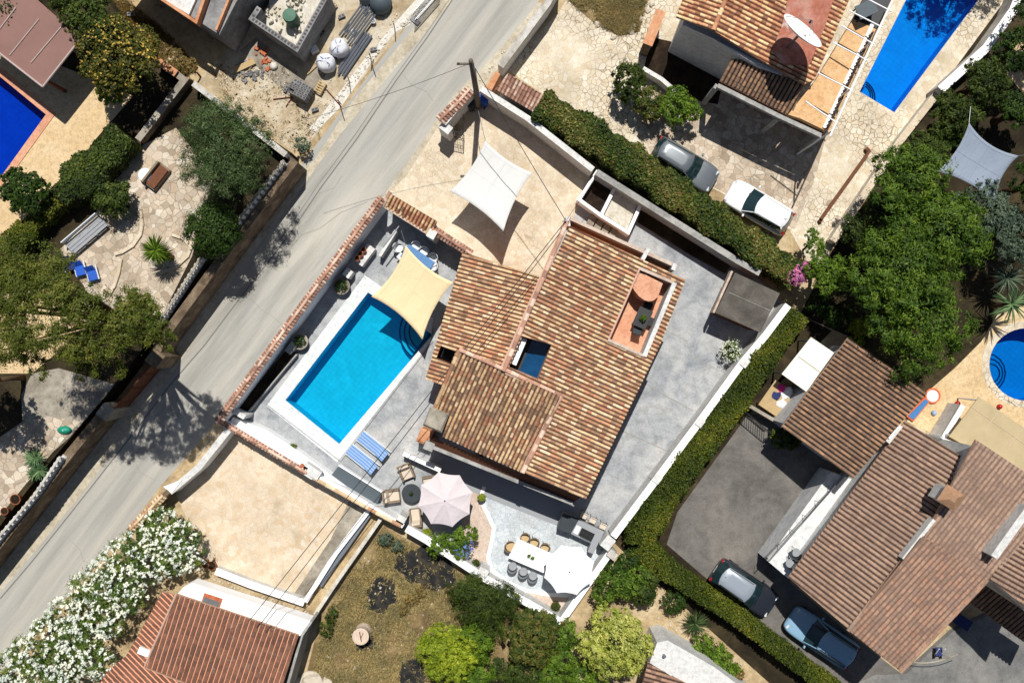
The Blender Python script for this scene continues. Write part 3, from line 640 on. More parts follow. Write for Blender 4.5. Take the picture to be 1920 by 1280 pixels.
# east plot
sheet('east_driveway', [(1385, 765), (1470, 800), (1600, 900), (1480, 1090), (1590, 1185), (1690, 1262), (1780, 1180), (1920, 1110), (2500, 1200), (2300, 1700), (1650, 1500), (1560, 1290), (1225, 1040), (1270, 940)], .016, 'grey_paver')
sheet('east_forecourt', [(1640, 1265), (1700, 1262), (1790, 1180), (1930, 1120), (2400, 1300), (2300, 1700), (1650, 1500), (1560, 1300)], .022, 'grey_paver_light')
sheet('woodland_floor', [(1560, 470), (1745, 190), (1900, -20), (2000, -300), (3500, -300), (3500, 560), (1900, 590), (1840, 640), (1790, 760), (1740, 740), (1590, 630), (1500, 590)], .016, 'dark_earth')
sheet('pool_terrace_east', [(1840, 640), (1870, 590), (1930, 570), (3000, 500), (3000, 900), (1920, 880), (1830, 850), (1700, 790), (1738, 735), (1790, 690)], .022, 'yellow_patio', [POOL_E])
sheet('pool_rim_east', rp(1925, 683, 84, 82), .028, 'cream_crazy_fine', [POOL_E])
sheet('track_patch', [(1900, 80), (1960, 40), (2100, 60), (2100, 200), (1930, 190), (1880, 130)], .024, 'tan_patio')
# north-east plot
sheet('north_terrace', [(1100, -60), (1050, 20), (950, 130), (1020, 178), (1220, 290), (1480, 430), (1530, 520), (1560, 462), (1745, 188), (1905, -20), (1960, -120)], .008, 'cream_crazy_fine', [POOL_N])
sheet('dry_bed', [(1062, -60), (1066, 2), (1110, 40), (1160, 68), (1200, 60), (1212, 0), (1215, -60)], .016, 'dry_grass')
sheet('north_drive', [(1190, 190), (1260, 120), (1400, 190), (1550, 250), (1530, 330), (1490, 430), (1220, 290)], .012, 'weathered_crazy')
# west terraces (2 m above the road)
ZW = 2.0
POOL_W = [(-120, 52), (90, 213), (-14, 358), (-200, 240)]
west = [(-900, -900), (100, -900), (170, -40), (240, 55), (292, 112), (345, 150), (546, 286), (420, 455), (298, 612), (205, 735), (128, 825), (50, 920), (0, 985), (-300, 1350), (-900, 1500)]
Pw = [(p.x, p.y) for p in WL(west, ZW)]
mbw = MB(); mbw.prism(Pw, -.5, ZW, [[(p.x, p.y) for p in WL(POOL_W, ZW)]], bottom=False); tag(mbw.build('garden_terrain', 'dark_earth'), kind='structure')
sheet('west_pool_deck', [(-500, -300), (0, 40), (80, 110), (180, 150), (250, 180), (180, 260), (100, 370), (30, 440), (-60, 540), (-500, 700)], ZW + .008, 'yellow_patio', [POOL_W])
sheet('west_garden_paving', [(215, 300), (330, 240), (400, 330), (360, 480), (300, 600), (150, 610), (160, 540), (110, 470), (180, 400)], ZW + .012, 'weathered_crazy')
sheet('west_side_path', [(-60, 560), (100, 540), (180, 600), (60, 700), (-60, 700)], ZW + .010, 'yellow_patio')
sheet('west_ramp', [(60, 700), (110, 690), (215, 720), (195, 745), (130, 820), (95, 850), (0, 960), (-60, 1020), (-60, 860), (42, 790), (40, 740)], ZW + .010, 'worn_concrete')
sheet('west_lower_court', [(-60, 860), (0, 820), (44, 795), (90, 780), (150, 790), (120, 822), (50, 905), (-60, 1040)], ZW + .014, 'weathered_crazy')
patchy('site_dirt', [A(176, 156, 124), A(208, 192, 164), A(228, 218, 198)], (.7, 3.2, 22), .6, .95)
sheet('construction_ground', [(370, 150), (420, 100), (560, -60), (830, -60), (760, 50), (570, 280), (548, 284)], .006, 'site_dirt')
sheet('construction_slab', [(450, 95), (480, 70), (570, 150), (620, 90), (640, 100), (575, 190), (540, 180)], .014, 'worn_concrete')

# ---------------------------------------------------------------- pools
flat('nosing_blue', A(20, 60, 120), .5)
def pool(name, label, pts, z, depth, water, tile, steps=None, freeb=.10, group=None):
    P = [(p.x, p.y) for p in WL(pts, z)]; c = (sum(p[0] for p in P) / len(P), sum(p[1] for p in P) / len(P)); t = thing(name, label, 'pool', (c[0], c[1], z - depth))
    mb = MB(); n = len(P); vs = [(x, y, z) for x, y in P] + [(x, y, z - depth) for x, y in P]; up = ccw(P)
    fs = [((i, (i + 1) % n, (i + 1) % n + n, i + n)) for i in range(n)] + [tuple(range(n, 2 * n))]
    mb.add(vs, fs); mb.build('basin', tile, t)
    mb = MB(); mb.add([(x, y, z - freeb) for x, y in P], [tuple(range(n)) if up else tuple(range(n))[::-1]]); mb.build('water', water, t)
    if steps:
        for k, (cx, cy, rr, a0, a1, dz) in enumerate(steps):
            q = [(p.x, p.y) for p in WL([(cx, cy)] + [(cx + rr * math.cos(a0 + (a1 - a0) * i / 14), cy + rr * math.sin(a0 + (a1 - a0) * i / 14)) for i in range(15)], z)]
            sp_ = MB().prism(q if ccw(q) else q[::-1], z - depth + .01, z - dz).build('step', tile, t)
            MB().tube([(a[0], a[1], z - dz + .01) for a in q[1:]], .045, 5).build('nosing', 'nosing_blue', sp_)
    return t
st = [(804, 622, r, math.radians(128), math.radians(216), dz) for r, dz in ((38, .35), (48, .62), (58, .9))]
pool('swimming_pool', 'rectangular light blue pool beside the cream shade sail', POOL_M, .012, 1.45, 'water_light', 'pool_tile_light', st)
st = [(1616, 176, r, math.radians(-58), math.radians(30), dz) for r, dz in ((20, .35), (28, .65), (36, .95))]
pool('swimming_pool', 'deep blue tapered pool in pale stone terrace at top right', POOL_N, .01, 1.5, 'water_deep', 'pool_tile_blue', st)
st = [(1862, 700, r, math.radians(-150), math.radians(150), dz) for r, dz in ((18, .35), (28, .6), (38, .9))]
pool('swimming_pool', 'round blue pool with curved steps at right edge', POOL_E, .026, 1.5, 'water_deep', 'pool_tile_deep', st)
pool('swimming_pool', 'dark blue pool with orange edging at the left edge', POOL_W, ZW + .006, 1.4, 'water_navy', 'pool_tile_navy')
mb = MB(); P = [(p.x, p.y) for p in WL([(-200, -30), (96, 214), (-14, 366)], ZW)]; strip(mb, P, .42, ZW - .02, ZW + .05); tag(mb.build('pool_edging', 'terracotta_floor'), 'salmon edging stones along the dark blue left pool', 'edging')

SHADE_PATCHES = [[(742, 1038), (800, 1022), (848, 1056), (856, 1092), (812, 1108), (764, 1088), (738, 1064)], [(686, 1104), (708, 1074), (740, 1088), (746, 1124), (720, 1152), (690, 1142)], [(752, 1240), (786, 1228), (800, 1260), (800, 1300), (760, 1300), (744, 1270)], [(655, 1180), (700, 1190), (704, 1216), (668, 1220)]]
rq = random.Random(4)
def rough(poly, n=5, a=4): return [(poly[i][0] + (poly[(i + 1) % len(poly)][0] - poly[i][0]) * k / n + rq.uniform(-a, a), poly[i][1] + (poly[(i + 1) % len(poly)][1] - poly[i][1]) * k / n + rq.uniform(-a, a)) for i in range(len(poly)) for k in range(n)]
patchy('painted_shade', [A(34, 36, 40), A(50, 50, 50), A(86, 78, 62)], (1.2, 6, 30), .4)
for q in SHADE_PATCHES: sheet('shade_patch', rough(q), .014, 'painted_shade')  # dark sheets with tree shadows painted into their colour
sheet('dark_patio', [(1222, 70), (1258, 78), (1376, 130), (1352, 168), (1346, 196), (1290, 186), (1204, 140)], .020, 'soil')  # dark brown floor sheet before the upper house
# ================================================================ MAIN HOUSE
def cen(px, py, z=0): p = W(px, py, z); return (p.x, p.y, z)
def window(parent, c, wdt, hgt, ang, name='window', frame='white_paint', z=1.0):
    """c: xy on the wall face, ang: outward direction"""
    n = Vector((math.cos(ang), math.sin(ang), 0)); rz = ang - PI / 2
    p = Vector((c[0], c[1], z)) + n * .02
    mb = MB(); mb.box((p.x, p.y, z), (wdt, .06, hgt), rz); f = mb.build(name, frame, parent)
    q = p + n * .035; MB().box((q.x, q.y, z + .07), (wdt - .14, .03, hgt - .14), rz).build('pane', 'window_glass', f)
hm = thing('villa', 'large villa with weathered barrel tile roofs and sunken roof terrace in the centre', 'house', cen(1030, 650))
TERR = [(1199, 505), (1262, 532), (1207, 665), (1141, 637)]; WELL = [(979, 630), (1034, 646), (1008, 711), (954, 688)]
R2 = tiles(hm, 'east_roof', [(1068, 424), (1285, 524), (1240, 640), (1098, 935), (980, 885), (1052, 742), (945, 692)], (1285, 524, 1098, 935), 4.9, (945, 692), 6.1, 'tiles_main', [TERR, WELL], seed=4)
R1 = tiles(hm, 'west_roof', [(868, 473), (1018, 523), (942, 691), (858, 654), (829, 722), (798, 710)], (868, 473, 798, 710), 3.0, (1018, 523), 4.3, 'tiles_main', [[(827, 648), (855, 659), (845, 683), (819, 671)]], seed=9)
R3 = tiles(hm, 'front_roof', [(861, 656), (1050, 742), (978, 885), (828, 817), (834, 783), (813, 769)], (828, 817, 978, 885), 4.7, (861, 656), 6.0, 'tiles_front', seed=14)
# walls
def vbody(px_pts, pl, mat, z0=0, name='wall', drop=.16, ztop=None):
    P = [pl.hit(*p) if pl else W(p[0], p[1], ztop) for p in px_pts]
    return MB().prism([(q.x, q.y) for q in P], z0, [(q.z - drop) for q in P] if pl else ztop).build(name, mat, hm)
vbody([(1074, 436), (1196, 495), (1134, 640), (1206, 674), (1258, 548), (1270, 540), (1228, 640), (1094, 915), (984, 872), (1050, 742), (1006, 722), (1038, 642), (972, 620), (1000, 590)], R2, 'orange_render')
# stairwell and terrace parapet north of the east roof
P = WL([(1064, 407), (1270, 500)], 5.2); mb = MB(); strip(mb, [(p.x, p.y) for p in P], .18, 3.2, 5.2); mb.build('parapet', 'pink_paving', hm)
P = WL([(1072, 418), (1262, 506)], 4.4); mb = MB(); strip(mb, [(p.x, p.y) for p in P], .30, 0, 4.3); mb.build('wall', 'orange_render', hm)
for a, b, zz in (((1216, 466), (1202, 492), 5.3), ((1064, 406), (1066, 424), 5.3), ((1266, 494), (1262, 506), 5.4)):
    P = WL([a, b], zz); mb = MB(); strip(mb, [(p.x, p.y) for p in P], .22, 3.4, zz); mb.build('parapet', 'white_render', hm)
# sunken terrace
TF = 3.7
T = [R2.hit(*p) for p in TERR]; Tp = [(q.x, q.y) for q in T]
MB().prism(inset(Tp, -.1) if False else Tp, 3.3, TF).build('terrace_floor', 'terracotta_floor', hm)
P = [(p.x, p.y) for p in WL([(1197, 508), (1243, 531), (1234, 556), (1226, 563), (1217, 565), (1208, 562), (1198, 555), (1190, 545), (1185, 536)], 5.2)]; MB().prism(P if ccw(P) else P[::-1], 3.6, 5.15).build('landing', 'terracotta_floor', hm)
def rimwall(pts, thick, z0, off, mat, lift=.16, nm='terrace_wall'):
    P = [R2.hit(*p) for p in pts]; q = [(p.x, p.y) for p in P]; mb = MB(); strip(mb, q, thick, z0, [p.z + lift for p in P]); mb.build(nm, mat, hm)
rimwall([(1264, 530), (1207, 668)], .24, TF - .3, 0, 'white_render', .22)
rimwall([(1207, 667), (1140, 637)], .16, TF - .3, 0, 'pink_paving', .16)
rimwall([(1199, 503), (1263, 530)], .16, TF - .3, 0, 'pink_paving', .10)
rimwall([(1141, 636), (1199, 504)], .10, TF - .3, 0, 'pink_mortar', .10)
# light well
Wp = [(R2.hit(*p).x, R2.hit(*p).y) for p in WELL]
mb = MB(); n = 4; zz = [R2.hit(*p).z + .03 for p in WELL]
lo = Wp; vs = [(x, y, zz[i]) for i, (x, y) in enumerate(Wp)] + [(x, y, 4.3) for x, y in Wp]
mb.add(vs, [(i, (i + 1) % 4, (i + 1) % 4 + 4, i + 4) for i in range(4)]); mb.build('lightwell_lining', 'pink_mortar', hm)
q = WL([(998, 632), (1036, 648), (1008, 716), (972, 700)], 5.0); MB().prism([(p.x, p.y) for p in q], 4.35, 4.42).build('skylight', 'skylight_blue', hm)
q = WL([(942, 680), (972, 622), (1000, 632), (972, 702)], 4.9); MB().prism([(p.x, p.y) for p in q], 4.3, 4.45).build('lightwell_floor', 'dark_metal', hm)
# dark patio opening in west roof
P = [R1.hit(*p) for p in [(827, 648), (855, 659), (845, 683), (819, 671)]]; mb = MB()
vs = [(p.x, p.y, p.z) for p in P] + [(p.x, p.y, .03) for p in P]; mb.add(vs, [(i, (i + 1) % 4, (i + 1) % 4 + 4, i + 4) for i in range(4)]); mb.build('lightwell_lining', 'brown_wood', hm)
P = [R1.hit(*p) for p in [(876, 482), (1010, 530), (940, 684), (858, 648), (830, 640)]]; MB().prism([(p.x, p.y) for p in P], 0, [p.z - .2 for p in P]).build('wall', 'orange_render', hm)
P = [R3.hit(*p) for p in [(866, 664), (1044, 745), (976, 872), (836, 808), (842, 786), (822, 768)]]; MB().prism([(p.x, p.y) for p in P], 0, [p.z - .2 for p in P]).build('wall', 'orange_render', hm)
# verge mortar lines and cap tiles
caps(hm, 'ridge_tiles', [R2.hit(1064, 414) + Vector((0, 0, .1)), R2.hit(945, 694) + Vector((0, 0, .1))], 'tiles_pink', .13, .4)
caps(hm, 'ridge_tiles', [R2.hit(945, 692) + Vector((0, 0, .08)), R2.hit(1052, 742) + Vector((0, 0, .08)), R2.hit(981, 884) + Vector((0, 0, .08))], 'tiles_pink', .13, .4)
caps(hm, 'ridge_tiles', [R3.hit(861, 655) + Vector((0, 0, .1)), R3.hit(942, 691) + Vector((0, 0, .1))], 'tiles_pink', .12, .4)
caps(hm, 'ridge_tiles', [R3.hit(861, 656) + Vector((0, 0, .08)), R3.hit(813, 769) + Vector((0, 0, .08))], 'tiles_front', .11, .4)
P = [R2.hit(1066, 414), R2.hit(946, 690)]; mb = MB(); strip(mb, [(P[0].x - .12, P[0].y), (P[1].x - .12, P[1].y)], .22, 3.0, [P[0].z + .06, P[1].z + .06]); mb.build('gable_wall', 'pink_mortar', hm)
P = [R2.hit(948, 695), R2.hit(1049, 743), R2.hit(978, 884)]; mb = MB(); strip(mb, [(p.x, p.y - .06) for p in P], .22, 3.0, [p.z + .05 for p in P]); mb.build('gable_wall', 'pink_mortar', hm)
# gutter on the east eave, shaded strip
a, b = R2.hit(1241, 640), R2.hit(1100, 935); MB().tube([a + Vector((.05, 0, -.1)), b + Vector((.05, 0, -.1))], .07, 8).build('gutter', 'dark_metal', hm)
# windows and doors on the hidden facades
for (x, y, wd_, z) in ((1225, 700, 1.2, 1.0), (1180, 790, 1.2, 1.0), (1130, 880, .9, 1.0)):
    p = W(x - 12, y - 6, 3); window(hm, (p.x + .12, p.y - .02), wd_, 1.2, math.radians(-24), z=z)
for (x, y, wd_, hh) in ((890, 838, 1.8, 2.1), (950, 864, 1.4, 2.1)):
    p = R3.hit(x, y - 10); window(hm, (p.x, p.y + .02), wd_, hh, math.radians(-114), 'terrace_door', z=.05)
# roof chimney at the south west corner
c = W(817, 787, 5.6); MB().box((c.x, c.y, 0), (.95, .95, 5.4), math.radians(-22)).build('chimney', 'orange_render', hm)
MB().box((c.x, c.y, 5.4), (1.12, 1.12, .16), math.radians(-22), .82).build('chimney_cap', 'worn_concrete', hm)
c = W(796, 819, 1.6); bq = thing('barbecue', 'small salmon masonry barbecue block at the corner of the villa', 'barbecue', (c.x, c.y, 0), math.radians(-22))
MB().box((0, 0, 0), (.72, .8, 1.5)).build('base', 'orange_render', bq, True); MB().box((0, 0, 1.5), (.78, .86, .08), 0, .7).build('hood', 'orange_render', bq, True)
# white box on the roof well
c = W(971, 658, 6.1); ac = thing('air_conditioner', 'white air conditioning cabinet beside the blue roof well', 'air conditioner', (c.x, c.y, 4.45), math.radians(67))
MB().box((0, 0, .12), (1.55, .46, 1.0)).build('casing', 'white_paint', ac, True, bevel=.03); MB().lathe([(.05, 0), (.05, .06), (.02, .07)], (.1, 0, 1.12), 10).build('cap', 'grey_metal', ac, True)
for sx in (-.6, .6): MB().box((sx, 0, 0), (.08, .42, .12)).build('foot', 'dark_metal', ac, True)
MB().box((.0, -.24, .2), (1.3, .02, .8)).build('grille', 'dark_metal', ac, True)
c = W(1033, 488, .6); ac = thing('wall_box', 'white cabinet at the driveway side wall of the villa', 'cabinet', (c.x, c.y, 0), math.radians(67))
MB().box((0, 0, 0), (.95, .38, .9)).build('casing', 'white_paint', ac, True, bevel=.02); MB().box((0, -.2, .1), (.7, .015, .7)).build('door', 'grey_metal', ac, True)
# porch pergola beam
t = thing('porch', 'grey painted porch beam on posts before the front of the villa', 'porch', cen(812, 838))
P = WL([(806, 836), (1074, 944)], 3.6); mb = MB(); strip(mb, [(p.x, p.y) for p in P], .2, 3.38, 3.6); mb.build('beam', 'grey_render', t)
for k in range(4):
    f = k / 3; q = P[0].lerp(P[1], f); MB().box((q.x, q.y, 0), (.3, .3, 3.38), math.radians(-22)).build('post', 'grey_render', t)
q = P[0]; MB().box((q.x - .05, q.y, 3.38), (.55, .5, .24), math.radians(-22)).build('capital', 'grey_render', t)
P2 = WL([(812, 822), (1090, 934)], 4.3); mb = MB(); q = [(P[0].x, P[0].y), (P[1].x, P[1].y), (P2[1].x, P2[1].y), (P2[0].x, P2[0].y)]
MB().prism(q, [3.3, 3.3, 3.9, 3.9], [3.36, 3.36, 3.96, 3.96]).build('awning', 'brown_wood', t)

# ================================================================ MAIN PLOT WALLS
sw = wall('garden_wall', 'white wall with pink tile coping along the street beside the pool', [(714, 374), (408, 790)], 2.5, .26, 0, 'white_paint'); tile_coping(sw, 'tile_coping', (716, 370), (407, 791), .52, 2.66, 'tiles_pink', seed=2)
nw = wall('garden_wall', 'low wall with pink tile coping between driveway and dining corner', [(812, 430), (880, 474)], 2.3, .22, 0, 'white_render'); tile_coping(nw, 'tile_coping', (812, 430), (884, 476), .5, 2.45, 'tiles_pink', seed=5)
gt = thing('tiled_canopy', 'narrow tiled canopy over the wall at the street corner of the pool garden', 'canopy', cen(770, 395))
pl = tiles(gt, 'roof', [(731, 362), (820, 415), (808, 442), (722, 388)], (722, 388, 808, 442), 2.3, (731, 362), 2.75, 'tiles_warm', seed=22); body(gt, pl, 'white_render', 0, .12)
P = [pl.hit(722, 388), pl.hit(808, 442)]; mb = MB(); strip(mb, [(p.x, p.y) for p in P], .14, 2.0, [p.z + .06 for p in P]); mb.build('trim', 'pink_paving', gt)
c = W(806, 440, 2.6); MB().box((c.x + .1, c.y + .05, 0), (.5, .5, 2.55), math.radians(-30)).build('pillar', 'white_render', gt)
caps(gt, 'ridge_tiles', [pl.hit(732, 360) + Vector((0, 0, .05)), pl.hit(718, 386) + Vector((0, 0, .05))], 'tiles_pink', .12)
wall('garden_wall', 'long white wall between sail driveway and trimmed hedge', [(902, 166), (990, 222), (1112, 318)], 2.0, .26, 0, 'white_render', coping='white_render')
wall('garden_wall', 'grey topped wall running below the long hedge to the shed', [(1118, 322), (1270, 418), (1382, 488), (1425, 512)], 2.0, .28, 0, 'grey_render', coping='grey_render')
ew = wall('garden_wall', 'bright white wall along the moss green hedge on the east side', [(1478, 572), (1436, 628), (1392, 680), (1312, 790), (1232, 897), (1150, 1006)], 1.7, .34, 0, 'white_render', coping='white_paint')
for px, py in ((1397, 680), (1313, 792), (1233, 898)):
    c = W(px, py, 1.8); MB().box((c.x, c.y, 0), (.5, .42, 1.78), math.radians(52)).build('pillar', 'white_render', ew)
    c = W(px - 2, py + 9, 1.8); MB().tube([(c.x, c.y, 1.5), (c.x + .3, c.y - .1, 1.55)], .05, 6).build('lamp', 'dark_metal', ew)
c = W(1140, 1018, 1.9); MB().box((c.x, c.y, 0), (.75, .6, 1.85), math.radians(52)).build('pillar', 'white_render', ew)
c = W(1148, 1040, 1.7); MB().box((c.x, c.y, 0), (.45, .55, 1.7), math.radians(52)).build('pillar', 'old_white', ew)
wall('garden_wall', 'white wall beside the white parasol at the lowest corner', [(1148, 1030), (1052, 1166)], 1.5, .3, 0, 'white_render', coping='white_paint')
s3 = wall('garden_wall', 'white wall with capped steps below the dining terrace', [(1052, 1166), (900, 1078), (800, 1012), (762, 990)], 1.4, .36, 0, 'white_render', coping='white_paint')
c = W(752, 974, 1.5); MB().box((c.x, c.y, 0), (.5, .5, 1.5), math.radians(-31)).build('pillar', 'white_render', s3)
c = W(906, 1072, 1.55); MB().box((c.x, c.y, 0), (.6, .45, 1.55), math.radians(-31)).build('pillar', 'white_render', s3)
s2 = wall('garden_wall', 'white wall with thin tile coping along the foot of the pool terrace', [(412, 788), (572, 884), (640, 916), (756, 986)], 1.5, .26, 0, 'white_paint')
tile_coping(s2, 'tile_coping', (414, 790), (574, 886), .34, 1.62, 'tiles_pink', .06, 8); caps(s2, 'coping_tiles', [W(578, 890, 1.5), W(660, 936, 1.5), W(750, 985, 1.5)], 'tiles_cream', .13, .5)
# bench and oven on the inner side
mb = MB(); P = [(p.x, p.y) for p in WL([(436, 782), (500, 806), (560, 846), (612, 884), (650, 912), (600, 896), (430, 796)], .9)]; mb.prism(P, 0, .9)
tag(mb.build('masonry_bench', 'white_paint'), 'white masonry bench along the inside of the poolside wall', 'bench')
ov = thing('garden_oven', 'small white masonry oven with brick top on the poolside wall', 'oven', cen(590, 876), math.radians(-33))
MB().box((0, 0, 0), (.85, .7, 1.6)).build('oven_body', 'white_render', ov, True, bevel=.04); MB().box((-.38, -.1, 1.3), (.5, .45, .3)).build('brick_top', 'brick_red', ov, True); MB().box((.35, .1, 1.2), (.7, .55, .5)).build('chimney', 'white_render', ov, True)
c = W(452, 770, 1.2); MB()
mb = MB(); P = [(p.x, p.y) for p in WL([(432, 772), (438, 768), (462, 778), (456, 786)], 1.6)]; mb.prism(P, 0, 1.6); tag(mb.build('wall_pier', 'white_render'), 'short stepped white pier at the corner of the poolside planter', 'pier')
# long narrow planter along street wall
pt = thing('long_planter', 'long narrow dark planter between street wall and pool', 'planter', cen(500, 710))
P = [(p.x, p.y) for p in WL([(462, 776), (556, 664)], .5)]; strip(MB(), P, .07, 0, .5).build('kerb', 'grey_render', pt)
P = [(p.x, p.y) for p in WL([(446, 764), (540, 652), (556, 664), (462, 776)], .35)]; MB().prism(P, 0, .35).build('soil', 'soil', pt)
wl = wall('low_wall', 'short white low wall between loungers and the porch', [(756, 850), (826, 882)], 1.0, .24, 0, 'white_paint')
# double planter bay north of the villa
bay = thing('planter_bay', 'white walled double bay of soil and gravel beside the driveway', 'planter', cen(1145, 370))
mb = MB()
for pts in ([(1121, 320), (1086, 374), (1127, 404)], [(1127, 404), (1156, 346)], [(1127, 404), (1178, 436), (1204, 378)], [(1121, 320), (1156, 346), (1204, 378)]):
    strip(mb, [(p.x, p.y) for p in WL(pts, 1.2)], .2, 0, 1.2 + .003 * len(pts))
mb.build('wall', 'white_paint', bay)
MB().prism([(p.x, p.y) for p in WL([(1118, 330), (1150, 352), (1124, 396), (1092, 374)], .5)], 0, .4).build('soil', 'soil', bay)
MB().prism([(p.x, p.y) for p in WL([(1158, 352), (1196, 380), (1176, 430), (1132, 402)], .8)], 0, .8).build('gravel', 'limestone_dust', bay)
sh_ = thing('shelf_steps', 'small grey steps between villa parapet and white planter bay', 'steps', cen(1110, 412), math.radians(-28))
for k in range(4): MB().box((k * .5, -k * .02, 0), (.42, .9, .35 + .02 * k)).build('step', 'worn_concrete', sh_, True)
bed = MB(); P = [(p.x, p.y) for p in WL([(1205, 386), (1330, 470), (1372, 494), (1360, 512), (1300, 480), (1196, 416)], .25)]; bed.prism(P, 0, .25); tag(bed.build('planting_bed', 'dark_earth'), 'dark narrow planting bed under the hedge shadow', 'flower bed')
# shed
sd = thing('shed', 'flat beige roofed shed against the east wall', 'shed', cen(1400, 568))
P = [(p.x, p.y) for p in WL([(1378, 511), (1462, 550), (1426, 623), (1342, 586)], 2.4)]; MB().prism(P, [2.25] * 4, [2.42, 2.42, 2.32, 2.32]).build('roof', 'shed_roof', sd)
MB().prism(inset(P, .12), 0, 2.24).build('wall', 'brown_wood', sd); P = [(p.x, p.y) for p in WL([(1373, 508), (1338, 586)], 2.3)]; strip(MB(), P, .12, 1.7, 2.3).build('side_wall', 'pink_paving', sd)
P = WL([(1420, 531), (1384, 605)], 2.4); q0 = W(1410, 526, 2.45); 
MB().tube([W(1366, 548, 2.39), W(1447, 584, 2.40)], .02, 6).build('roof_seam', 'grey_render', sd)
# ---------------- entrance group
en = wall('entrance_wall', 'curved white entrance wall with pink tile coping beside the pole', [(888, 168), (862, 196), (832, 232)], 2.2, .3, 0, 'white_render')
tile_coping(en, 'tile_coping', (882, 166), (852, 200), .62, 2.38, 'tiles_pink', seed=31); tile_coping(en, 'tile_coping', (852, 198), (824, 226), .62, 2.37, 'tiles_pink', seed=33)
c = W(836, 240, 1.9); MB().box((c.x, c.y, 0), (.5, .7, 2.0), math.radians(52)).build('pillar', 'white_render', en)
ga = thing('iron_gate', 'open wrought iron gate casting a scroll shadow by the entrance wall', 'gate', cen(866, 250), 0)
a, b = W(842, 244, 1.7), W(868, 250, 1.7); L = (b - a).length; d = (b - a) / L; mb = MB()
c1 = W(869, 214, 1.7); 
mb.tube([a, b], .025); mb.tube([b, c1], .025); mb.tube([(a.x, a.y, .15), (b.x, b.y, .15)], .025)
for k in range(9):
    p = a + (b - a) * (k / 8); mb.tube([(p.x, p.y, .1), (p.x, p.y, 1.75)], .014, 5)
for k in range(4):
    p = a + (b - a) * ((k + .5) / 4); mb.tube([(p.x + .13 * math.cos(t) * d.x, p.y + .13 * math.cos(t) * d.y, 1.0 + .2 * math.sin(t)) for t in np.linspace(0, 2 * PI, 12)], .012, 5, False)
mb.build('frame', 'dark_metal', ga)
gh = thing('tiled_canopy', 'small gatehouse tile roof between two white walls by the road', 'canopy', cen(972, 170))
pl = tiles(gh, 'roof', [(953, 137), (1019, 178), (1001, 210), (929, 167)], (929, 167, 1001, 210), 2.3, (953, 137), 2.8, 'tiles_pink', seed=41); body(gh, pl, 'white_render', 0, .15)
c = W(925, 152, 1.9); MB().box((c.x, c.y, 0), (.35, 1.1, 1.9), math.radians(-28)).build('wall', 'orange_render', gh)
wall('boundary_wall', 'sunlit white wall on the road side of the upper stone terrace', [(1046, -30), (1026, 6), (938, 124)], 1.9, .34, 0, 'white_render', coping='old_white')
bi = thing('wheelie_bin', 'blue bin standing inside the entrance wall', 'bin', cen(908, 190), math.radians(-30))
MB().box((0, 0, .06), (.6, .6, .95), 0, 1.1).build('bin_body', 'blue_plastic', bi, True, bevel=.03); MB().box((0, 0, 1.01), (.7, .7, .08), 0, .8).build('lid', 'blue_plastic', bi, True)
for sx in (-.22, .22): MB().tube([(sx, -.34, .1), (sx + .05, -.34, .1)], .1, 10).build('wheel', 'black', bi, True)
bi2 = copy_tree(bi, W(882, 198, 0), math.radians(60), 'dark bin in the shade below the entrance coping')
for o in bi2.children:
    o.data = o.data.copy(); o.data.materials[0] = M['charcoal']
# utility pole with wires
pb = W(897, 200, 0); up = thing('utility_pole', 'grey wooden utility pole at the driveway entrance', 'utility pole', pb)
MB().tube([pb + Vector((0, 0, -.3)), pb + Vector((0, 0, 4)), pb + Vector((-.05, 0, 9.0))], [.19, .16, .12], 10).build('shaft', 'pole_wood', up, smooth=True)
MB().tube([pb + Vector((.12, 0, 0)), pb + Vector((.1, 0, 7.8))], .045, 6).build('conduit', 'grey_metal', up)
MB().box((pb.x - .35, pb.y + .0, 8.4), (.9, .1, .1)).build('crossarm', 'pole_wood', up)
for sx in (-.7, .0, .0): 
    MB().lathe([(.04, 0), (.06, .06), (.03, .12)], (pb.x + sx, pb.y, 8.5), 8).build('insulator', 'dark_metal', up); break
top = pb + Vector((0, 0, 8.6))
hb = W(1061, 414, 6.4); 
br = thing('wire_bracket', 'thin steel mast carrying wires at the north corner of the villa', 'mast', (hb.x, hb.y, 4.6)); MB().tube([(hb.x, hb.y, 4.6), (hb.x, hb.y, 6.5)], .04, 8).build('mast', 'grey_metal', br); MB().tube([(hb.x - .2, hb.y, 6.2), (hb.x + .2, hb.y, 6.2)], .03, 6).build('arm', 'grey_metal', br)
flat('wire_black', (.035, .035, .037, 1), .6)
def wire(a, b, sag, label, r=.02):
    pts = [a.lerp(b, t) - Vector((0, 0, 4 * sag * t * (1 - t))) for t in np.linspace(0, 1, 13)]
    tag(MB().tube(pts, r, 5).build('overhead_wire', 'wire_black'), label, 'wire')
wire(top, hb, .25, 'black wire from the utility pole to the north corner of the villa')
wire(top + Vector((0, 0, .1)), W(560, 228, 7.5) , .5, 'thin wire crossing the road from the utility pole', .012)
e1, e2 = W(466, 1165, 5.2), W(484, 1175, 5.2)
wire(hb, e1, .4, 'left black wire of the pair over villa and pool terrace', .022); wire(hb + Vector((.18, 0, -.1)), e2, .4, 'right black wire of the pair over villa and pool terrace', .022)
wire(hb, W(1118, 330, 2.0), .05, 'short wire from the villa corner down to the white planter bay', .012)

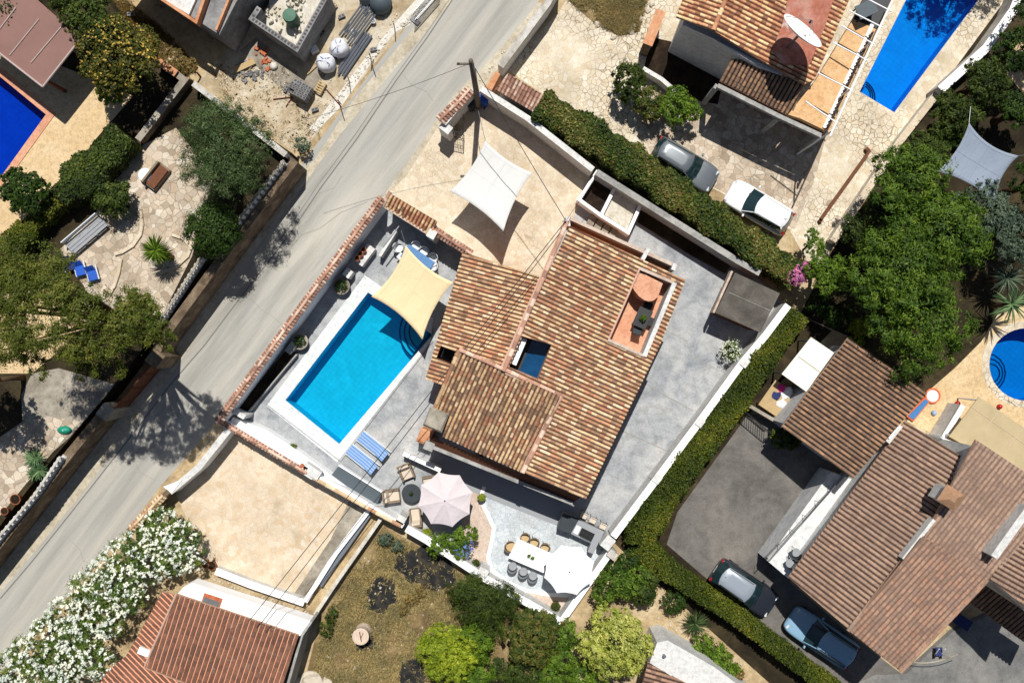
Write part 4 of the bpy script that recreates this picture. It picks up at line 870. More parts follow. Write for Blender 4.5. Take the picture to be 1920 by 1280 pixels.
# ================================================================ WEST SIDE WALLS
rt = wall('retaining_wall', 'long brown stone retaining wall on the left side of the road', [(552, 300), (420, 476), (300, 640), (288, 676)], 2.35, .5, 0, 'stone_wall')
rt2 = wall('retaining_wall', 'brown stone retaining wall by the road at lower left', [(196, 770), (130, 850), (60, 940), (0, 1016), (-80, 1118), (-300, 1400)], 2.35, .5, 0, 'stone_wall')
def baluster_mesh():
    return MB().lathe([(.13, 0), (.13, .06), (.08, .1), (.13, .24), (.07, .42), (.12, .5), (.12, .55)], (0, 0, 0), 8)
def balustrade(label, pts, z, spacing=.34, rail='old_white'):
    P = WL(pts, z + .7); t = thing('balustrade', label, 'balustrade', (P[0].x, P[0].y, z)); me = None; g = [(p.x, p.y) for p in P]
    strip(MB(), g, .13, z + .58, z + .68).build('rail', rail, t); strip(MB(), g, .28, z, z + .08).build('plinth', rail, t)
    for i in range(len(P) - 1):
        n = int((P[i + 1] - P[i]).length / spacing)
        for k in range(n):
            q = P[i].lerp(P[i + 1], (k + .5) / n)
            if me is None: o = baluster_mesh().build('baluster', 'white_render', t, True); me = o.data
            else: o = bpy.data.objects.new('baluster', me); col.objects.link(o); o.parent = t
            o.location = (q.x - P[0].x, q.y - P[0].y, .08)
balustrade('white balustrade above the upper left stone wall beside the yucca court', [(376, 482), (296, 606)], ZW + .3, rail='worn_concrete')
balustrade('white balustrade between the olive tree and the road corner', [(532, 300), (470, 380), (440, 420)], ZW + .3, rail='worn_concrete')
balustrade('white balustrade beside the spiky agave at lower left', [(112, 856), (62, 930), (0, 1002), (-60, 1080)], ZW + .3, rail='old_white')
wall('boundary_wall', 'flaking white wall between olive garden and building site', [(362, 156), (436, 212), (536, 290)], 3.0, .26, 0, 'old_white', coping='old_white')
wall('boundary_wall', 'salmon topped wall beside the yellow fruit tree', [(292, 112), (330, 138)], 3.0, .34, 0, 'dark_earth', coping='orange_render')
wall('garden_wall', 'dark low garden wall behind the fruit tree', [(330, 138), (345, 150), (300, 208), (258, 262)], 2.8, .3, 2, 'stone_wall', coping='worn_concrete')
ig = thing('iron_gate', 'brown sliding iron gate in the stone wall at left', 'gate', cen(250, 720))
a, b = W(290, 676, 2.2), W(200, 782, 2.2); mb = MB(); mb.tube([a, b], .04, 6); mb.tube([(a.x, a.y, .2), (b.x, b.y, .2)], .04, 6); mb.build('frame', 'rust', ig)
for k in range(5): p = a.lerp(b, k / 4); MB().tube([(p.x, p.y, .1), (p.x, p.y, 2.25)], .03, 6).build('bar', 'rust', ig)
P = [(p.x, p.y) for p in WL([(288, 680), (202, 782)], 1.9)]; strip(MB(), P, .05, .2, 1.9).build('panel', 'brown_wood', ig)
c = W(290, 672, 2.6); mb = MB(); mb.box((c.x, c.y, 0), (.9, .8, 2.6), math.radians(52)); tag(mb.build('gate_pillar', 'stone_wall'), 'stone gate pillar at the upper end of the brown gate', 'pillar')
c = W(196, 772, 2.5); mb = MB(); mb.box((c.x, c.y, 0), (.8, .7, 2.5), math.radians(52)); tag(mb.build('gate_pillar', 'worn_concrete'), 'concrete gate pillar at the lower end of the brown gate', 'pillar')
mb = MB(); P = [(p.x, p.y) for p in WL([(-200, 700), (44, 700), (75, 690), (42, 742), (34, 792), (0, 820), (-200, 960)], ZW + .6)]
# curved garden kerbs
for lab, pts, w_ in (('curved cream step edge in the upper part of the yucca court', [(262, 330 + 62), (266, 420), (262, 440), (248, 460), (228, 472), (214, 476)], .2), ('curved stone edge beside the blue garden chairs', [(226, 486), (222, 510), (214, 535), (204, 552)], .18), ('curved stone kerb round the yucca bed', [(322, 440), (345, 448), (358, 464), (352, 480), (330, 500), (300, 512)], .14)):
    mb = MB(); strip(mb, [(p.x, p.y) for p in WL(pts, ZW + .15)], w_, ZW, ZW + .15); tag(mb.build('garden_edging', 'cream_crazy'), lab, 'edging')
# pergola pavilion at the left pool
pv = thing('pavilion', 'brown sheet roofed pavilion beside the left pool', 'pavilion', (W(60, 70, 2).x, W(60, 70, 2).y, ZW)); ZP = ZW + 2.7
P = [(p.x, p.y) for p in WL([(152, 72), (80, 163), (-60, 54), (18, -46)], ZP)]; MB().prism(P, ZP - .12, ZP).build('roof', 'brown_sheet', pv)
for a, b in (((152, 72), (80, 163)), ((80, 163), (-60, 54))):
    P2 = WL([a, b], ZP + .04); MB().tube([P2[0], P2[1]], .06, 6).build('edge_trim', 'pale_metal', pv)
for a, b in (((18, 104), (73, 36)), ((58, 118), (117, 48)), ((-20, 80), (30, 14))):
    P2 = WL([a, b], ZP + .03); MB().tube([P2[0], P2[1]], .035, 6).build('batten', 'pale_metal', pv)
for q in inset(P, .35): MB().box((q[0], q[1], ZW), (.16, .16, 2.58)).build('post', 'brown_wood', pv)
# ================================================================ LOWER LEFT
lw = wall('garden_wall', 'white and grey street wall of the empty tan patio', [(428, 806), (372, 876), (318, 922)], 1.7, .3, 0, 'white_paint', coping='white_render')
lw = wall('garden_wall', 'street wall with cream tile coping behind the white flowering bush', [(316, 920), (240, 996)], 1.5, .3, 0, 'stone_wall'); tile_coping(lw, 'tile_coping', (306, 928), (244, 992), .5, 1.68, 'tiles_cream', seed=51)
c = W(328, 906, 1.7); mb = MB(); P = [(p.x, p.y) for p in WL([(306, 912), (340, 900), (322, 924)], 1.75)]; mb.prism(P if ccw(P) else P[::-1], 0, 1.75); tag(mb.build('wall_pier', 'white_paint'), 'white triangular pier top at the street corner of the tan patio', 'pier')
wall('low_wall', 'white low wall closing the lower side of the tan patio', [(404, 1070), (470, 1096), (570, 1130)], .7, .34, 0, 'white_render', coping='white_paint')
wall('low_wall', 'white low wall beside the steel channel of the tan patio', [(572, 1128), (630, 1036), (690, 958)], .72, .2, 0, 'white_render', coping='white_paint')
gp = MB(); a, b = W(598, 1098, .5), W(692, 962, .5); strip(gp, [(a.x, a.y), (b.x, b.y)], .34, .1, .45); tag(gp.build('steel_channel', 'galvanised'), 'grey steel channel lying along the patio wall', 'channel')
wall('low_wall', 'rough sand coloured wall above the dry grass lot', [(590, 1152), (630, 1092), (714, 972)], .9, .22, 0, 'limestone_dust')
lh = thing('house', 'house with rust red square tile roof at the lower left edge', 'house', cen(430, 1200))
LR = tiles(lh, 'roof', [(331, 1113), (560, 1190), (512, 1340), (270, 1252)], (270, 1252, 512, 1340), 2.6, (331, 1113), 3.4, 'tiles_rust', period=.3, tlen=.33, amp=.045, seed=61, flat_tile=True)
LR2 = tiles(lh, 'side_roof', [(306, 1108), (330, 1116), (284, 1218), (268, 1250), (500, 1340), (480, 1420), (180, 1300), (196, 1262), (238, 1228)], (306, 1108, 196, 1262), 2.2, (330, 1116), 2.45, 'tiles_rust', period=.26, tlen=.4, amp=.07, seed=62)
MB().prism([(p.x, p.y) for p in [LR.hit(336, 1120), LR.hit(552, 1194), LR.hit(504, 1336), LR.hit(282, 1250)]], 0, 2.42).build('wall', 'white_render', lh)
P = [(p.x, p.y) for p in WL([(344, 1100), (360, 1092), (584, 1164), (560, 1194), (332, 1114)], 2.6)]; MB().prism(P if ccw(P) else P[::-1], 1.6, 2.6).build('roof_terrace', 'white_paint', lh)
P = [(p.x, p.y) for p in WL([(583, 1165), (566, 1190), (520, 1350)], 2.8)]; strip(MB(), P, .15, 0, 2.8).build('parapet', 'grey_render', lh)
P = [(p.x, p.y) for p in WL([(352, 1106), (575, 1172), (560, 1192), (336, 1120)], 1.6)]; MB().prism(P if ccw(P) else P[::-1], 0, 1.59).build('terrace_wall', 'white_render', lh)
caps(lh, 'ridge_tiles', [LR.hit(331, 1113) + Vector((0, 0, .05)), LR.hit(270, 1252) + Vector((0, 0, .05)), LR.hit(512, 1340) + Vector((0, 0, .05))], 'pink_mortar', .07, .5)
tgl = W(398, 1124, 2.6); MB().box((tgl.x, tgl.y, 2.6), (1.1, .5, .05), math.radians(-18)).build('roof_hatch', 'brick_red', lh); MB().box((tgl.x - .05, tgl.y - .12, 2.65), (.95, .34, .04), math.radians(-18)).build('hatch_grille', 'grey_metal', lh)
c = W(270, 1222, 2.8); MB().box((c.x, c.y, 2.3), (.7, .4, .5), math.radians(-20)).build('skylight_box', 'white_paint', lh)

# ================================================================ EAST HOUSE
eh = thing('house', 'house with several brown tile roofs at the lower right', 'house', cen(1700, 950))
EA = tiles(eh, 'carport_roof', [(1590, 633), (1738, 736), (1600, 896), (1466, 800)], (1466, 800, 1590, 633), 3.9, (1738, 736), 4.8, 'tiles_carport', seed=71, period=.25)
EB = tiles(eh, 'west_roof', [(1697, 790), (1824, 868), (1590, 1178), (1478, 1082)], (1478, 1082, 1697, 790), 3.9, (1824, 868), 6.2, 'tiles_pinkish', seed=72, period=.27)
EC = tiles(eh, 'north_roof', [(1830, 824), (1990, 930), (1853, 1090), (1733, 1006)], (1853, 1090, 1733, 1006), 6.5, (1830, 824), 7.2, 'tiles_dusty', seed=73, period=.25, amp=.05, holes=[[(1766, 930), (1776, 920), (1800, 936), (1790, 950)]])
ED = tiles(eh, 'south_roof', [(1733, 1005), (1850, 1086), (1688, 1258), (1590, 1180)], (1688, 1258, 1590, 1180), 6.2, (1733, 1005), 7.2, 'tiles_patch', seed=74, period=.25, amp=.05)
EE = tiles(eh, 'east_roof', [(1922, 970), (2060, 1060), (2000, 1200), (1856, 1085)], (1856, 1085, 1922, 970), 6.6, (2060, 1060), 7.5, 'tiles_pinkish', seed=75, period=.26)
EF = tiles(eh, 'porch_roof', [(1850, 1098), (1990, 1190), (1960, 1230), (1902, 1190), (1820, 1130)], (1820, 1130, 1902, 1190), 3.4, (1850, 1098), 3.9, 'tiles_carport', seed=76, period=.25)
for pts, pl, m_ in (([(1600, 648), (1722, 736), (1596, 880), (1478, 796)], EA, 'white_render'), ([(1700, 800), (1818, 872), (1592, 1160), (1500, 1080)], EB, 'white_render'), ([(1836, 838), (1974, 932), (1850, 1076), (1746, 1004)], EC, 'white_render'), ([(1736, 1018), (1836, 1086), (1684, 1240), (1602, 1176)], ED, 'white_render'), ([(1924, 984), (2040, 1060), (1990, 1180), (1870, 1086)], EE, 'white_render')):
    P = [pl.hit(*p) for p in pts]
    MB().prism([(p.x, p.y) for p in P], 0, [p.z - .2 for p in P]).build('wall', m_, eh)
P = [EC.hit(*p) for p in [(1838, 812), (1733, 1006), (1590, 1180)]]
caps(eh, 'ridge_tiles', [EB.hit(1826, 868) + Vector((0, 0, .12)), EB.hit(1735, 990) + Vector((0, 0, .12)), EB.hit(1590, 1180) + Vector((0, 0, .08))], 'tiles_dusty', .12, .4)
P = WL([(1752, 974), (1694, 1048)], 6.75); strip(MB(), [(p.x, p.y) for p in P], .18, 6.2, 6.75).build('flashing', 'white_render', eh)
P = WL([(1932, 950), (1868, 1046)], 7.8); strip(MB(), [(p.x, p.y) for p in P], .4, 6.6, [7.8, 7.6]).build('gable_wall', 'white_render', eh)
caps(eh, 'ridge_tiles', [ED.hit(1688, 1260) + Vector((0, 0, .04)), ED.hit(1850, 1088) + Vector((0, 0, .04))], 'tiles_patch', .1, .4)
# chimney
c = W(1786, 934, 8.0); MB().box((c.x, c.y, 6.4), (.8, .8, 1.4), math.radians(-33)).build('chimney', 'white_render', eh)
MB().box((c.x, c.y, 7.8), (1.1, 1.0, .3), math.radians(-33), .3).build('chimney_cap', 'tiles_carport', eh)
c = W(1668, 806, 4.2); MB().box((c.x, c.y, 2.6), (1.2, .95, 1.6), math.radians(52)).build('chimney', 'white_render', eh); MB().box((c.x, c.y, 4.2), (.8, .5, .12), math.radians(52)).build('chimney_cap', 'white_paint', eh)
# white first floor terrace
P = [(p.x, p.y) for p in WL([(1558, 884), (1604, 900), (1688, 800), (1700, 812), (1512, 1092), (1478, 1084), (1438, 1050)], 2.0)]
MB().prism(P if ccw(P) else P[::-1], 0, 2.0).build('terrace', 'white_floor', eh)
P = [(p.x, p.y) for p in WL([(1590, 884), (1440, 1046)], 2.12)]; strip(MB(), P, .12, 1.8, 2.12).build('terrace_kerb', 'grey_render', eh)
P = [(p.x, p.y) for p in WL([(1762, 818), (1826, 868), (1822, 836), (1800, 832)], 3.2)]; MB().prism(P if ccw(P) else P[::-1], 0, 3.2).build('side_terrace', 'white_paint', eh)
a, b = W(1586, 888, 2.9), W(1442, 1052, 2.9)
mb = MB(); mb.tube([a, b], .025, 5); mb.build('terrace_rail', 'grey_metal', eh)
for k in range(7): p = a.lerp(b, k / 6); MB().tube([(p.x, p.y, 2.0), (p.x, p.y, 2.9)], .015, 5).build('rail_post', 'grey_metal', eh)
# canopy + annexes
cn = thing('canopy', 'ivory two panel canopy roof beside the brown carport roof', 'canopy', cen(1515, 680)); P = [(p.x, p.y) for p in WL([(1521, 632), (1564, 661), (1512, 734), (1466, 701)], 2.5)]
MB().prism(P, [2.4] * 4, [2.48] * 4).build('roof', 'ivory_panel', cn); a, b = W(1497, 668, 2.5), W(1537, 697, 2.5); MB().tube([a, b], .02, 6).build('seam', 'beige_panel', cn)
for q in inset(P, .15): MB().tube([(q[0], q[1], 0), (q[0], q[1], 2.4)], .05, 8).build('post', 'grey_metal', cn)
st_ = MB(); P = [(p.x, p.y) for p in WL([(1520, 634), (1466, 700)], 2.45)]; 
cb = thing('canopy', 'large beige fabric canopy beside the round pool', 'canopy', cen(1850, 810)); P = [(p.x, p.y) for p in WL([(1836, 744), (2010, 862), (1960, 920), (1780, 818)], 2.6)]
MB().prism(P, 2.5, 2.56).build('roof', 'beige_panel', cb)
for q in inset(P, .15): MB().tube([(q[0], q[1], 0), (q[0], q[1], 2.5)], .05, 8).build('post', 'white_paint', cb)
for a, b in (((1822, 763), (1940, 845)), ((1872, 768), (1846, 810)), ((1920, 800), (1890, 838))): P2 = WL([a, b], 2.575); MB().tube(P2, .015, 5).build('seam', 'stump_wood', cb)
wall('garden_wall', 'short white wall between paddling pool corner and beige canopy', [(1806, 760), (1770, 820)], 1.7, .22, 0, 'white_render', coping='white_paint')
# gable end + bottom of frame
bh = thing('house', 'white rendered house end with brown tiles at the bottom edge', 'house', cen(1260, 1290))
tiles(bh, 'roof', [(1215, 1240), (1290, 1282), (1400, 1345), (1380, 1420), (1190, 1340)], (1215, 1240, 1190, 1340), 2.8, (1400, 1345), 3.6, 'tiles_brown', seed=81, period=.27)
P = [(p.x, p.y) for p in WL([(1232, 1204), (1252, 1200), (1340, 1250), (1420, 1310), (1400, 1340), (1290, 1285), (1218, 1242)], 3.0)]; MB().prism(P if ccw(P) else P[::-1], 0, 3.0).build('roof_terrace', 'white_render', bh)
c = W(1245, 1228, 3.1); MB().lathe([(.08, 0), (.08, .25), (.1, .28)], (c.x, c.y, 3.0), 10).build('vent_pipe', 'grey_metal', bh)

# ================================================================ NORTH EAST HOUSE
nh = thing('house', 'house with warm tile roof and satellite dish at the top edge', 'house', cen(1430, 60))
REDP = [(1488, -60), (1578, -60), (1548, 46), (1516, 124), (1468, 122), (1446, 96), (1466, 48)]
NB = tiles(nh, 'east_roof', [(1337, 58), (1432, 117), (1508, 158), (1527, 150), (1640, -110), (1403, -110)], (1508, 165, 1630, -110), 4.6, (1337, 58), 5.4, 'tiles_warm', [REDP], seed=91, period=.25)
NA = tiles(nh, 'west_roof', [(1268, 32), (1336, 57), (1402, -110), (1320, -110)], (1268, 32, 1330, -108), 5.0, (1336, 57), 5.4, 'tiles_warm', seed=92, period=.25)
NC = tiles(nh, 'porch_roof', [(1372, 110), (1433, 118), (1508, 158), (1483, 219), (1350, 152)], (1483, 219, 1350, 152), 3.7, (1372, 110), 4.2, 'tiles_carport', seed=93, period=.24)
caps(nh, 'ridge_tiles', [NB.hit(1337, 58) + Vector((0, 0, .08)), NB.hit(1403, -108) + Vector((0, 0, .08))], 'tiles_warm', .13, .4)
P = [NB.hit(*p) for p in REDP]; MB().prism([(p.x, p.y) for p in P], 4.0, [p.z + .1 for p in P]).build('concrete_deck', 'red_roof_paint', nh)
P = [(p.x, p.y) for p in WL([(1274, 42), (1330, 62), (1425, 122), (1372, 114), (1366, 150), (1250, 92)], 3.6)]
P = [NA.hit(1282, 42), NB.hit(1336, 66), NB.hit(1425, 120), NB.hit(1500, 150), NB.hit(1608, -100), NA.hit(1335, -100)]
MB().prism([(p.x, p.y) for p in P], 0, [4.7, 5.0, 4.6, 4.3, 4.3, 4.8]).build('wall', 'white_render', nh)
P = [(p.x, p.y) for p in WL([(1240, 84), (1258, 46), (1366, 100), (1366, 128)], 2.2)]
for (x, y, wd_) in ((1290, 70, .9), (1345, 96, .9)):
    p = W(x, y + 14, 2.2); window(nh, (p.x, p.y), wd_, 1.1, math.radians(-116), z=1.0)
pb_ = WL([(1346, 160), (1462, 218), (1540, 254)], 3.8); mb = MB(); strip(mb, [(p.x, p.y) for p in pb_], .24, 3.5, 3.8); mb.build('beam', 'grey_render', nh)
for p in (pb_[1], pb_[2], pb_[0]): MB().box((p.x, p.y, 0), (.28, .28, 3.5), math.radians(-27)).build('pillar', 'grey_render', nh)
P = [(p.x, p.y) for p in WL([(1350, 165), (1462, 220), (1540, 252), (1560, 236), (1500, 205), (1490, 214), (1356, 150)], 3.4)]; MB().prism(P if ccw(P) else P[::-1], 3.3, 3.4).build('porch_ceiling', 'brown_wood', nh)
# balcony with pergola
bc = [(1600, 36), (1645, 56), (1554, 248), (1500, 222), (1478, 215), (1530, 150)]
P = [(p.x, p.y) for p in WL(bc, 3.9)]; MB().prism(P if ccw(P) else P[::-1], 3.5, 3.9).build('balcony', 'orange_deck', nh)
P = [(p.x, p.y) for p in WL([(1600, 36), (1650, -60), (1700, -60), (1646, 54)], 3.9)]; MB().prism(P if ccw(P) else P[::-1], 3.5, 3.88).build('balcony', 'dark_metal', nh)
P = WL([(1636, 46), (1546, 240)], 4.0); strip(MB(), [(p.x, p.y) for p in P], .2, 3.5, 4.0).build('balcony_kerb', 'white_paint', nh)
P = WL([(1638, 60), (1549, 250)], 4.6)
mb = MB(); mb.tube(P, .035, 6); mb.build('balustrade_rail', 'dark_metal', nh)
for k in range(30): q = P[0].lerp(P[1], k / 29); MB().lathe([(.06, 0), (.06, .05), (.03, .1), (.06, .3), (.04, .5), (.05, .6)], (q.x, q.y, 4.0), 6).build('baluster', 'brown_wood' if k % 2 else 'worn_concrete', nh)
a, b = W(1692, -40, 6.0), W(1556, 256, 6.0); MB().tube([a, b], .05, 6).build('pergola_beam', 'white_paint', nh)
for k, (x0, y0, x1, y1) in enumerate([(1592, 20, 1655, 52), (1577, 48, 1640, 84), (1562, 80, 1627, 114), (1534, 137, 1598, 170), (1510, 190, 1568, 230), (1606, -12, 1672, 22)]):
    MB().tube([W(x0, y0, 5.9), W(x1, y1, 6.0)], .04, 6).build('pergola_rafter', 'white_paint', nh)
for (x, y) in ((1640, 74), (1598, 165), (1560, 246)): q = W(x, y, 6.0); MB().tube([(q.x, q.y, 0), (q.x, q.y, 6.0)], .05, 6).build('pergola_post', 'white_paint', nh)
c = W(1622, 20, 4.4); tb = thing('glass_table', 'dark glass table on the shaded balcony at the top edge', 'table', (c.x, c.y, 3.9), math.radians(25)); MB().box((0, 0, .68), (1.1, .8, .05)).build('tabletop', 'slate_top', tb, True)
for sx in (-.45, .45):
    for sy in (-.3, .3): MB().box((sx, sy, 0), (.06, .06, .68)).build('leg', 'dark_metal', tb, True)
# walls around stone court
wall('retaining_wall', 'shaded dark stone wall west of the upper house', [(1240, 20), (1214, 84)], 2.0, .5, 0, 'stone_wall', coping='orange_render')
wall('garden_wall', 'low white curved wall beside the shrubs in front of the upper house', [(1206, 128), (1240, 148), (1282, 184)], .9, .25, 0, 'white_render')
rw = wall('boundary_wall', 'white capped wall along the outer side of the top right pool', [(1925, -40), (1900, 20), (1850, 90), (1764, 168)], 1.6, .42, 0, 'old_white', coping='white_paint')
rw = wall('boundary_wall', 'rough stone edged wall down the right side of the pale terrace', [(1760, 172), (1690, 262), (1630, 350), (1562, 452)], .9, .34, 0, 'limestone_dust', coping='cream_crazy')
bmn = MB(); a, b = W(1632, 282, .5), W(1540, 410, .5); strip(bmn, [(a.x, a.y), (b.x, b.y)], .16, .3, .5); strip(bmn, [(a.x, a.y), (a.x - .15, a.y + .2)], .2, 0, .3); strip(bmn, [(b.x, b.y), (b.x + .1, b.y - .15)], .2, 0, .3)
tag(bmn.build('timber_beam', 'brown_wood'), 'long brown timber beam lying on the pale stone terrace', 'beam')
# satellite dish
dc = W(1498, 66, 6.9); ds = thing('satellite_dish', 'large white satellite dish on the upper house roof', 'satellite dish', (dc.x, dc.y, 4.8))
nrm = Vector((.50, .58, .60)).normalized(); Rm = nrm.to_track_quat('Z', 'Y').to_matrix(); mb = MB(); prof = [(1.28 * k / 10, .30 * (k / 10) ** 2) for k in range(11)]; vs = []; fs = []; sg = 40
for r_, z_ in prof:
    for k in range(sg): t_ = 2 * PI * k / sg; v = Rm @ Vector((r_ * math.cos(t_), r_ * math.sin(t_), z_)); vs.append(dc + v)
for i in range(10):
    for k in range(sg): k2 = (k + 1) % sg; fs.append((i * sg + k, i * sg + k2, (i + 1) * sg + k2, (i + 1) * sg + k))
mb.add(vs, fs); mb.build('reflector', 'dish_white', ds, smooth=True, solid=.03)
f = dc + nrm * .95
for k in range(3): t_ = 2 * PI * k / 3; MB().tube([dc + Rm @ Vector((1.2 * math.cos(t_), 1.2 * math.sin(t_), .27)), f], .015, 5).build('feed_arm', 'grey_metal', ds)
MB().tube([f, f - nrm * .18], .06, 8).build('receiver', 'dark_metal', ds); MB().tube([(dc.x, dc.y, 4.6), dc - nrm * .05], .07, 8).build('mast', 'grey_metal', ds)

# ================================================================ BUILDING SITE
bs = thing('unfinished_house', 'unfinished concrete house with pink edged parapets at the top edge', 'house', cen(400, 0))
P = [(p.x, p.y) for p in WL([(418, 97), (300, 22), (240, -20), (380, -200), (520, -80)], 3.2)]
P = [(p.x, p.y) for p in WL([(440, 0), (408, 62), (300, -8), (240, -60), (400, -240), (560, -140)], 3.6)]
MB().prism(P if ccw(P) else P[::-1], 0, 3.3).build('wall', 'block_grey', bs)
P1 = WL([(452, -60), (404, 56), (366, 44), (300, 2), (200, -62)], 3.7); strip(MB(), [(p.x, p.y) for p in P1[:2]], .12, 3.3, 3.65).build('parapet', 'orange_render', bs)
P1 = WL([(396, -40), (368, 42), (296, -6), (200, -70)], 3.8); strip(MB(), [(p.x, p.y) for p in P1], .16, 3.3, 3.85).build('parapet', 'orange_render', bs)
P = [(p.x, p.y) for p in WL([(384, -40), (354, 28), (296, -8), (200, -70), (300, -200)], 3.5)]; MB().prism(P if ccw(P) else P[::-1], 3.32, 3.5).build('roof_slab', 'white_render', bs)
P = [(p.x, p.y) for p in WL([(520, -10), (452, 92), (405, 100), (300, 26), (250, -20), (300, -60), (404, 56), (446, -40)], 1.4)]
tk = thing('block_tank', 'open tank of grey hollow blocks around a green lid', 'tank', cen(540, 60))
q = WL([(612, -12), (556, 90), (472, 34), (495, 8), (506, -60)], 2.1)
def blockwall(par, pts, z0, z1, name='wall', group=None):
    mb = MB(); holes = MB()
    P = [(p.x, p.y) for p in pts]; strip(mb, P, .3, z0, z1); mb.build(name, 'block_grey', par)
    for i in range(len(pts) - 1):
        L = (pts[i + 1] - pts[i]).length; n = max(1, int(L / .4)); d = (pts[i + 1] - pts[i]) / n; rz = math.atan2(d.y, d.x)
        for k in range(n):
            for s_ in (.25, .75):
                p = pts[i] + d * (k + s_); holes.box((p.x, p.y, z1 - .01), (.13, .15, .018), rz)
    holes.build('block_cells', 'black', par)['kind'] = 'stuff'
MB().prism([(p.x, p.y) for p in WL([(604, -14), (554, 84), (478, 34), (500, 8), (510, -60)], 1.3)], 0, .9).build('gravel_fill', 'limestone_dust', tk)
P = WL([(590, -60), (612, -8), (556, 92), (472, 35), (486, 14)], 2.1); blockwall(tk, P, 0, 2.1)
c = W(542, 28, 2.0); MB().lathe([(.42, 0), (.42, 1.0), (.38, 1.08), (.1, 1.12)], (c.x, c.y, .9), 20).build('lid', 'tank_green', tk)
random.seed(3)
for k in range(70):
    px, py = 520 + random.uniform(-34, 50), 40 + random.uniform(-44, 42); 
    if (px - 542) ** 2 + (py - 28) ** 2 < 200 or not inpoly(px, py, [(600, -10), (554, 78), (486, 34), (505, 8), (520, -20)]): continue
    if k == 0: pass
    p = W(px, py, 1.0); 
    if 'rkf' not in globals(): rkf = MB()
    rkf.box((p.x, p.y, .88), (random.uniform(.1, .35), random.uniform(.06, .2), random.uniform(.1, .3)), random.uniform(0, 3), .6)
rkf.build('rubble', 'limestone_dust', tk)['kind'] = 'stuff'
# pallet of hollow blocks
pa = thing('block_pallet', 'pallet stacked with grey hollow blocks near the road', 'pallet', cen(568, 175), math.radians(-30))
MB().box((0, 0, 0), (1.35, 1.0, .12)).build('pallet', 'plywood', pa, True)
for ix in range(3):
    for iy in range(4):
        MB().box((-.42 + ix * .42, -.34 + iy * .23, .12), (.4, .2, .85 if (ix, iy) not in ((0, 0), (0, 3)) else .62)).build('block', 'block_grey', pa, True)
        h_ = .97 if (ix, iy) not in ((0, 0), (0, 3)) else .74
        for s_ in (-.1, .1): MB().box((-.42 + ix * .42 + s_, -.34 + iy * .23, h_ - .005), (.13, .12, .012)).build('cell', 'black', pa, True)
cr = thing('crate', 'open wooden pallet leaning beside the block stack', 'pallet', cen(602, 166), math.radians(-30))
for k in range(5): MB().box((0, -.3 + k * .15, .3), (.5, .09, .03)).build('slat', 'plywood', cr, True)
for k in (-.2, .2): MB().box((k, 0, 0), (.08, .7, .3)).build('bearer', 'plywood', cr, True)
# big bags
def bigbag(px, py, lab, seed):
    c = W(px, py, .9); t = thing('builders_bag', lab, 'bag', (c.x, c.y, 0), random.uniform(0, 3), 'builders bags on the site'); r = random.Random(seed); mb = MB(); seg = 20; vs = []; fs = []
    prof = [(.42, 0), (.55, .15), (.58, .5), (.52, .8), (.36, .95), (.18, .9), (.05, 1.0)]
    for i, (rr, z) in enumerate(prof):
        for k in range(seg): a = 2 * PI * k / seg; q = rr * (1 + r.uniform(-.07, .07)); vs.append((q * math.cos(a), q * math.sin(a), z + r.uniform(-.04, .04) * (i > 0)))
    for i in range(len(prof) - 1):
        for k in range(seg): k2 = (k + 1) % seg; fs.append((i * seg + k, i * seg + k2, (i + 1) * seg + k2, (i + 1) * seg + k))
    fs.append(tuple((len(prof) - 1) * seg + k for k in range(seg))); mb.add(vs, fs); mb.build('sack', 'bag_white', t, True, smooth=True)
    for k in range(4):
        a = r.uniform(.2, 1.2) + k * PI / 2; a2 = a + r.uniform(-.9, .9); MB().tube([(.54 * math.cos(a), .54 * math.sin(a), .72), (.36 * math.cos(a2), .36 * math.sin(a2), .97), (.16 * math.cos(a2 + r.uniform(-1, 1)), .16 * math.sin(a2), .98)], .018, 5).build('strap', 'bag_blue', t, True)
bigbag(634, 86, 'white builders bag with blue straps nearest the tank corner, upper of two', 1); bigbag(609, 114, 'white builders bag with blue straps nearest the block pallet, lower of two', 2)
# stacked beams
def beams(lab, a, b, n, w_, mat, h=.25):
    A_, B_ = W(*a, h), W(*b, h); t = thing('beam_stack', lab, 'beams', (A_.x, A_.y, 0)); d = (B_ - A_).normalized(); s = Vector((-d.y, d.x, 0))
    for k in range(n):
        o = s * (k - (n - 1) / 2) * w_; MB().tube([A_ + o, B_ + o + d * random.uniform(-.2, .2)], w_ * .38, 4).build('beam', mat, t)
beams('stack of light grey concrete joists behind the builders bags', (694, 14), (652, 72), 7, .17, 'grey_metal', .3); beams('bundle of dark banded steel beams beside the road verge', (690, 62), (638, 138), 4, .18, 'galvanised', .2)
beams('two pale planks lying between tank and joists', (628, 6), (612, 26), 3, .16, 'plywood', .2)
bl = MB(); c = W(588, 92, .3); bl.box((c.x, c.y, 0), (.5, .42, .3), .5, .9); tag(bl.build('plastic_tub', 'white_plastic'), 'white tub at the outer corner of the block tank', 'tub')
mxr = thing('tarp_heap', 'grey covered heap at the top edge of the building site', 'heap', cen(712, 0)); c = W(712, 2, .7)
mb = MB(); mb.lathe([(.62, 0), (.7, .3), (.6, .7), (.3, .95), (.05, 1.0)], (c.x, c.y, 0), 14); mb.build('cover', 'slate_top', mxr, smooth=True); c = W(684, -6, .7); MB().lathe([(.4, 0), (.42, .4), (.2, .6), (.03, .65)], (c.x, c.y, 0), 12).build('cover', 'charcoal', mxr)
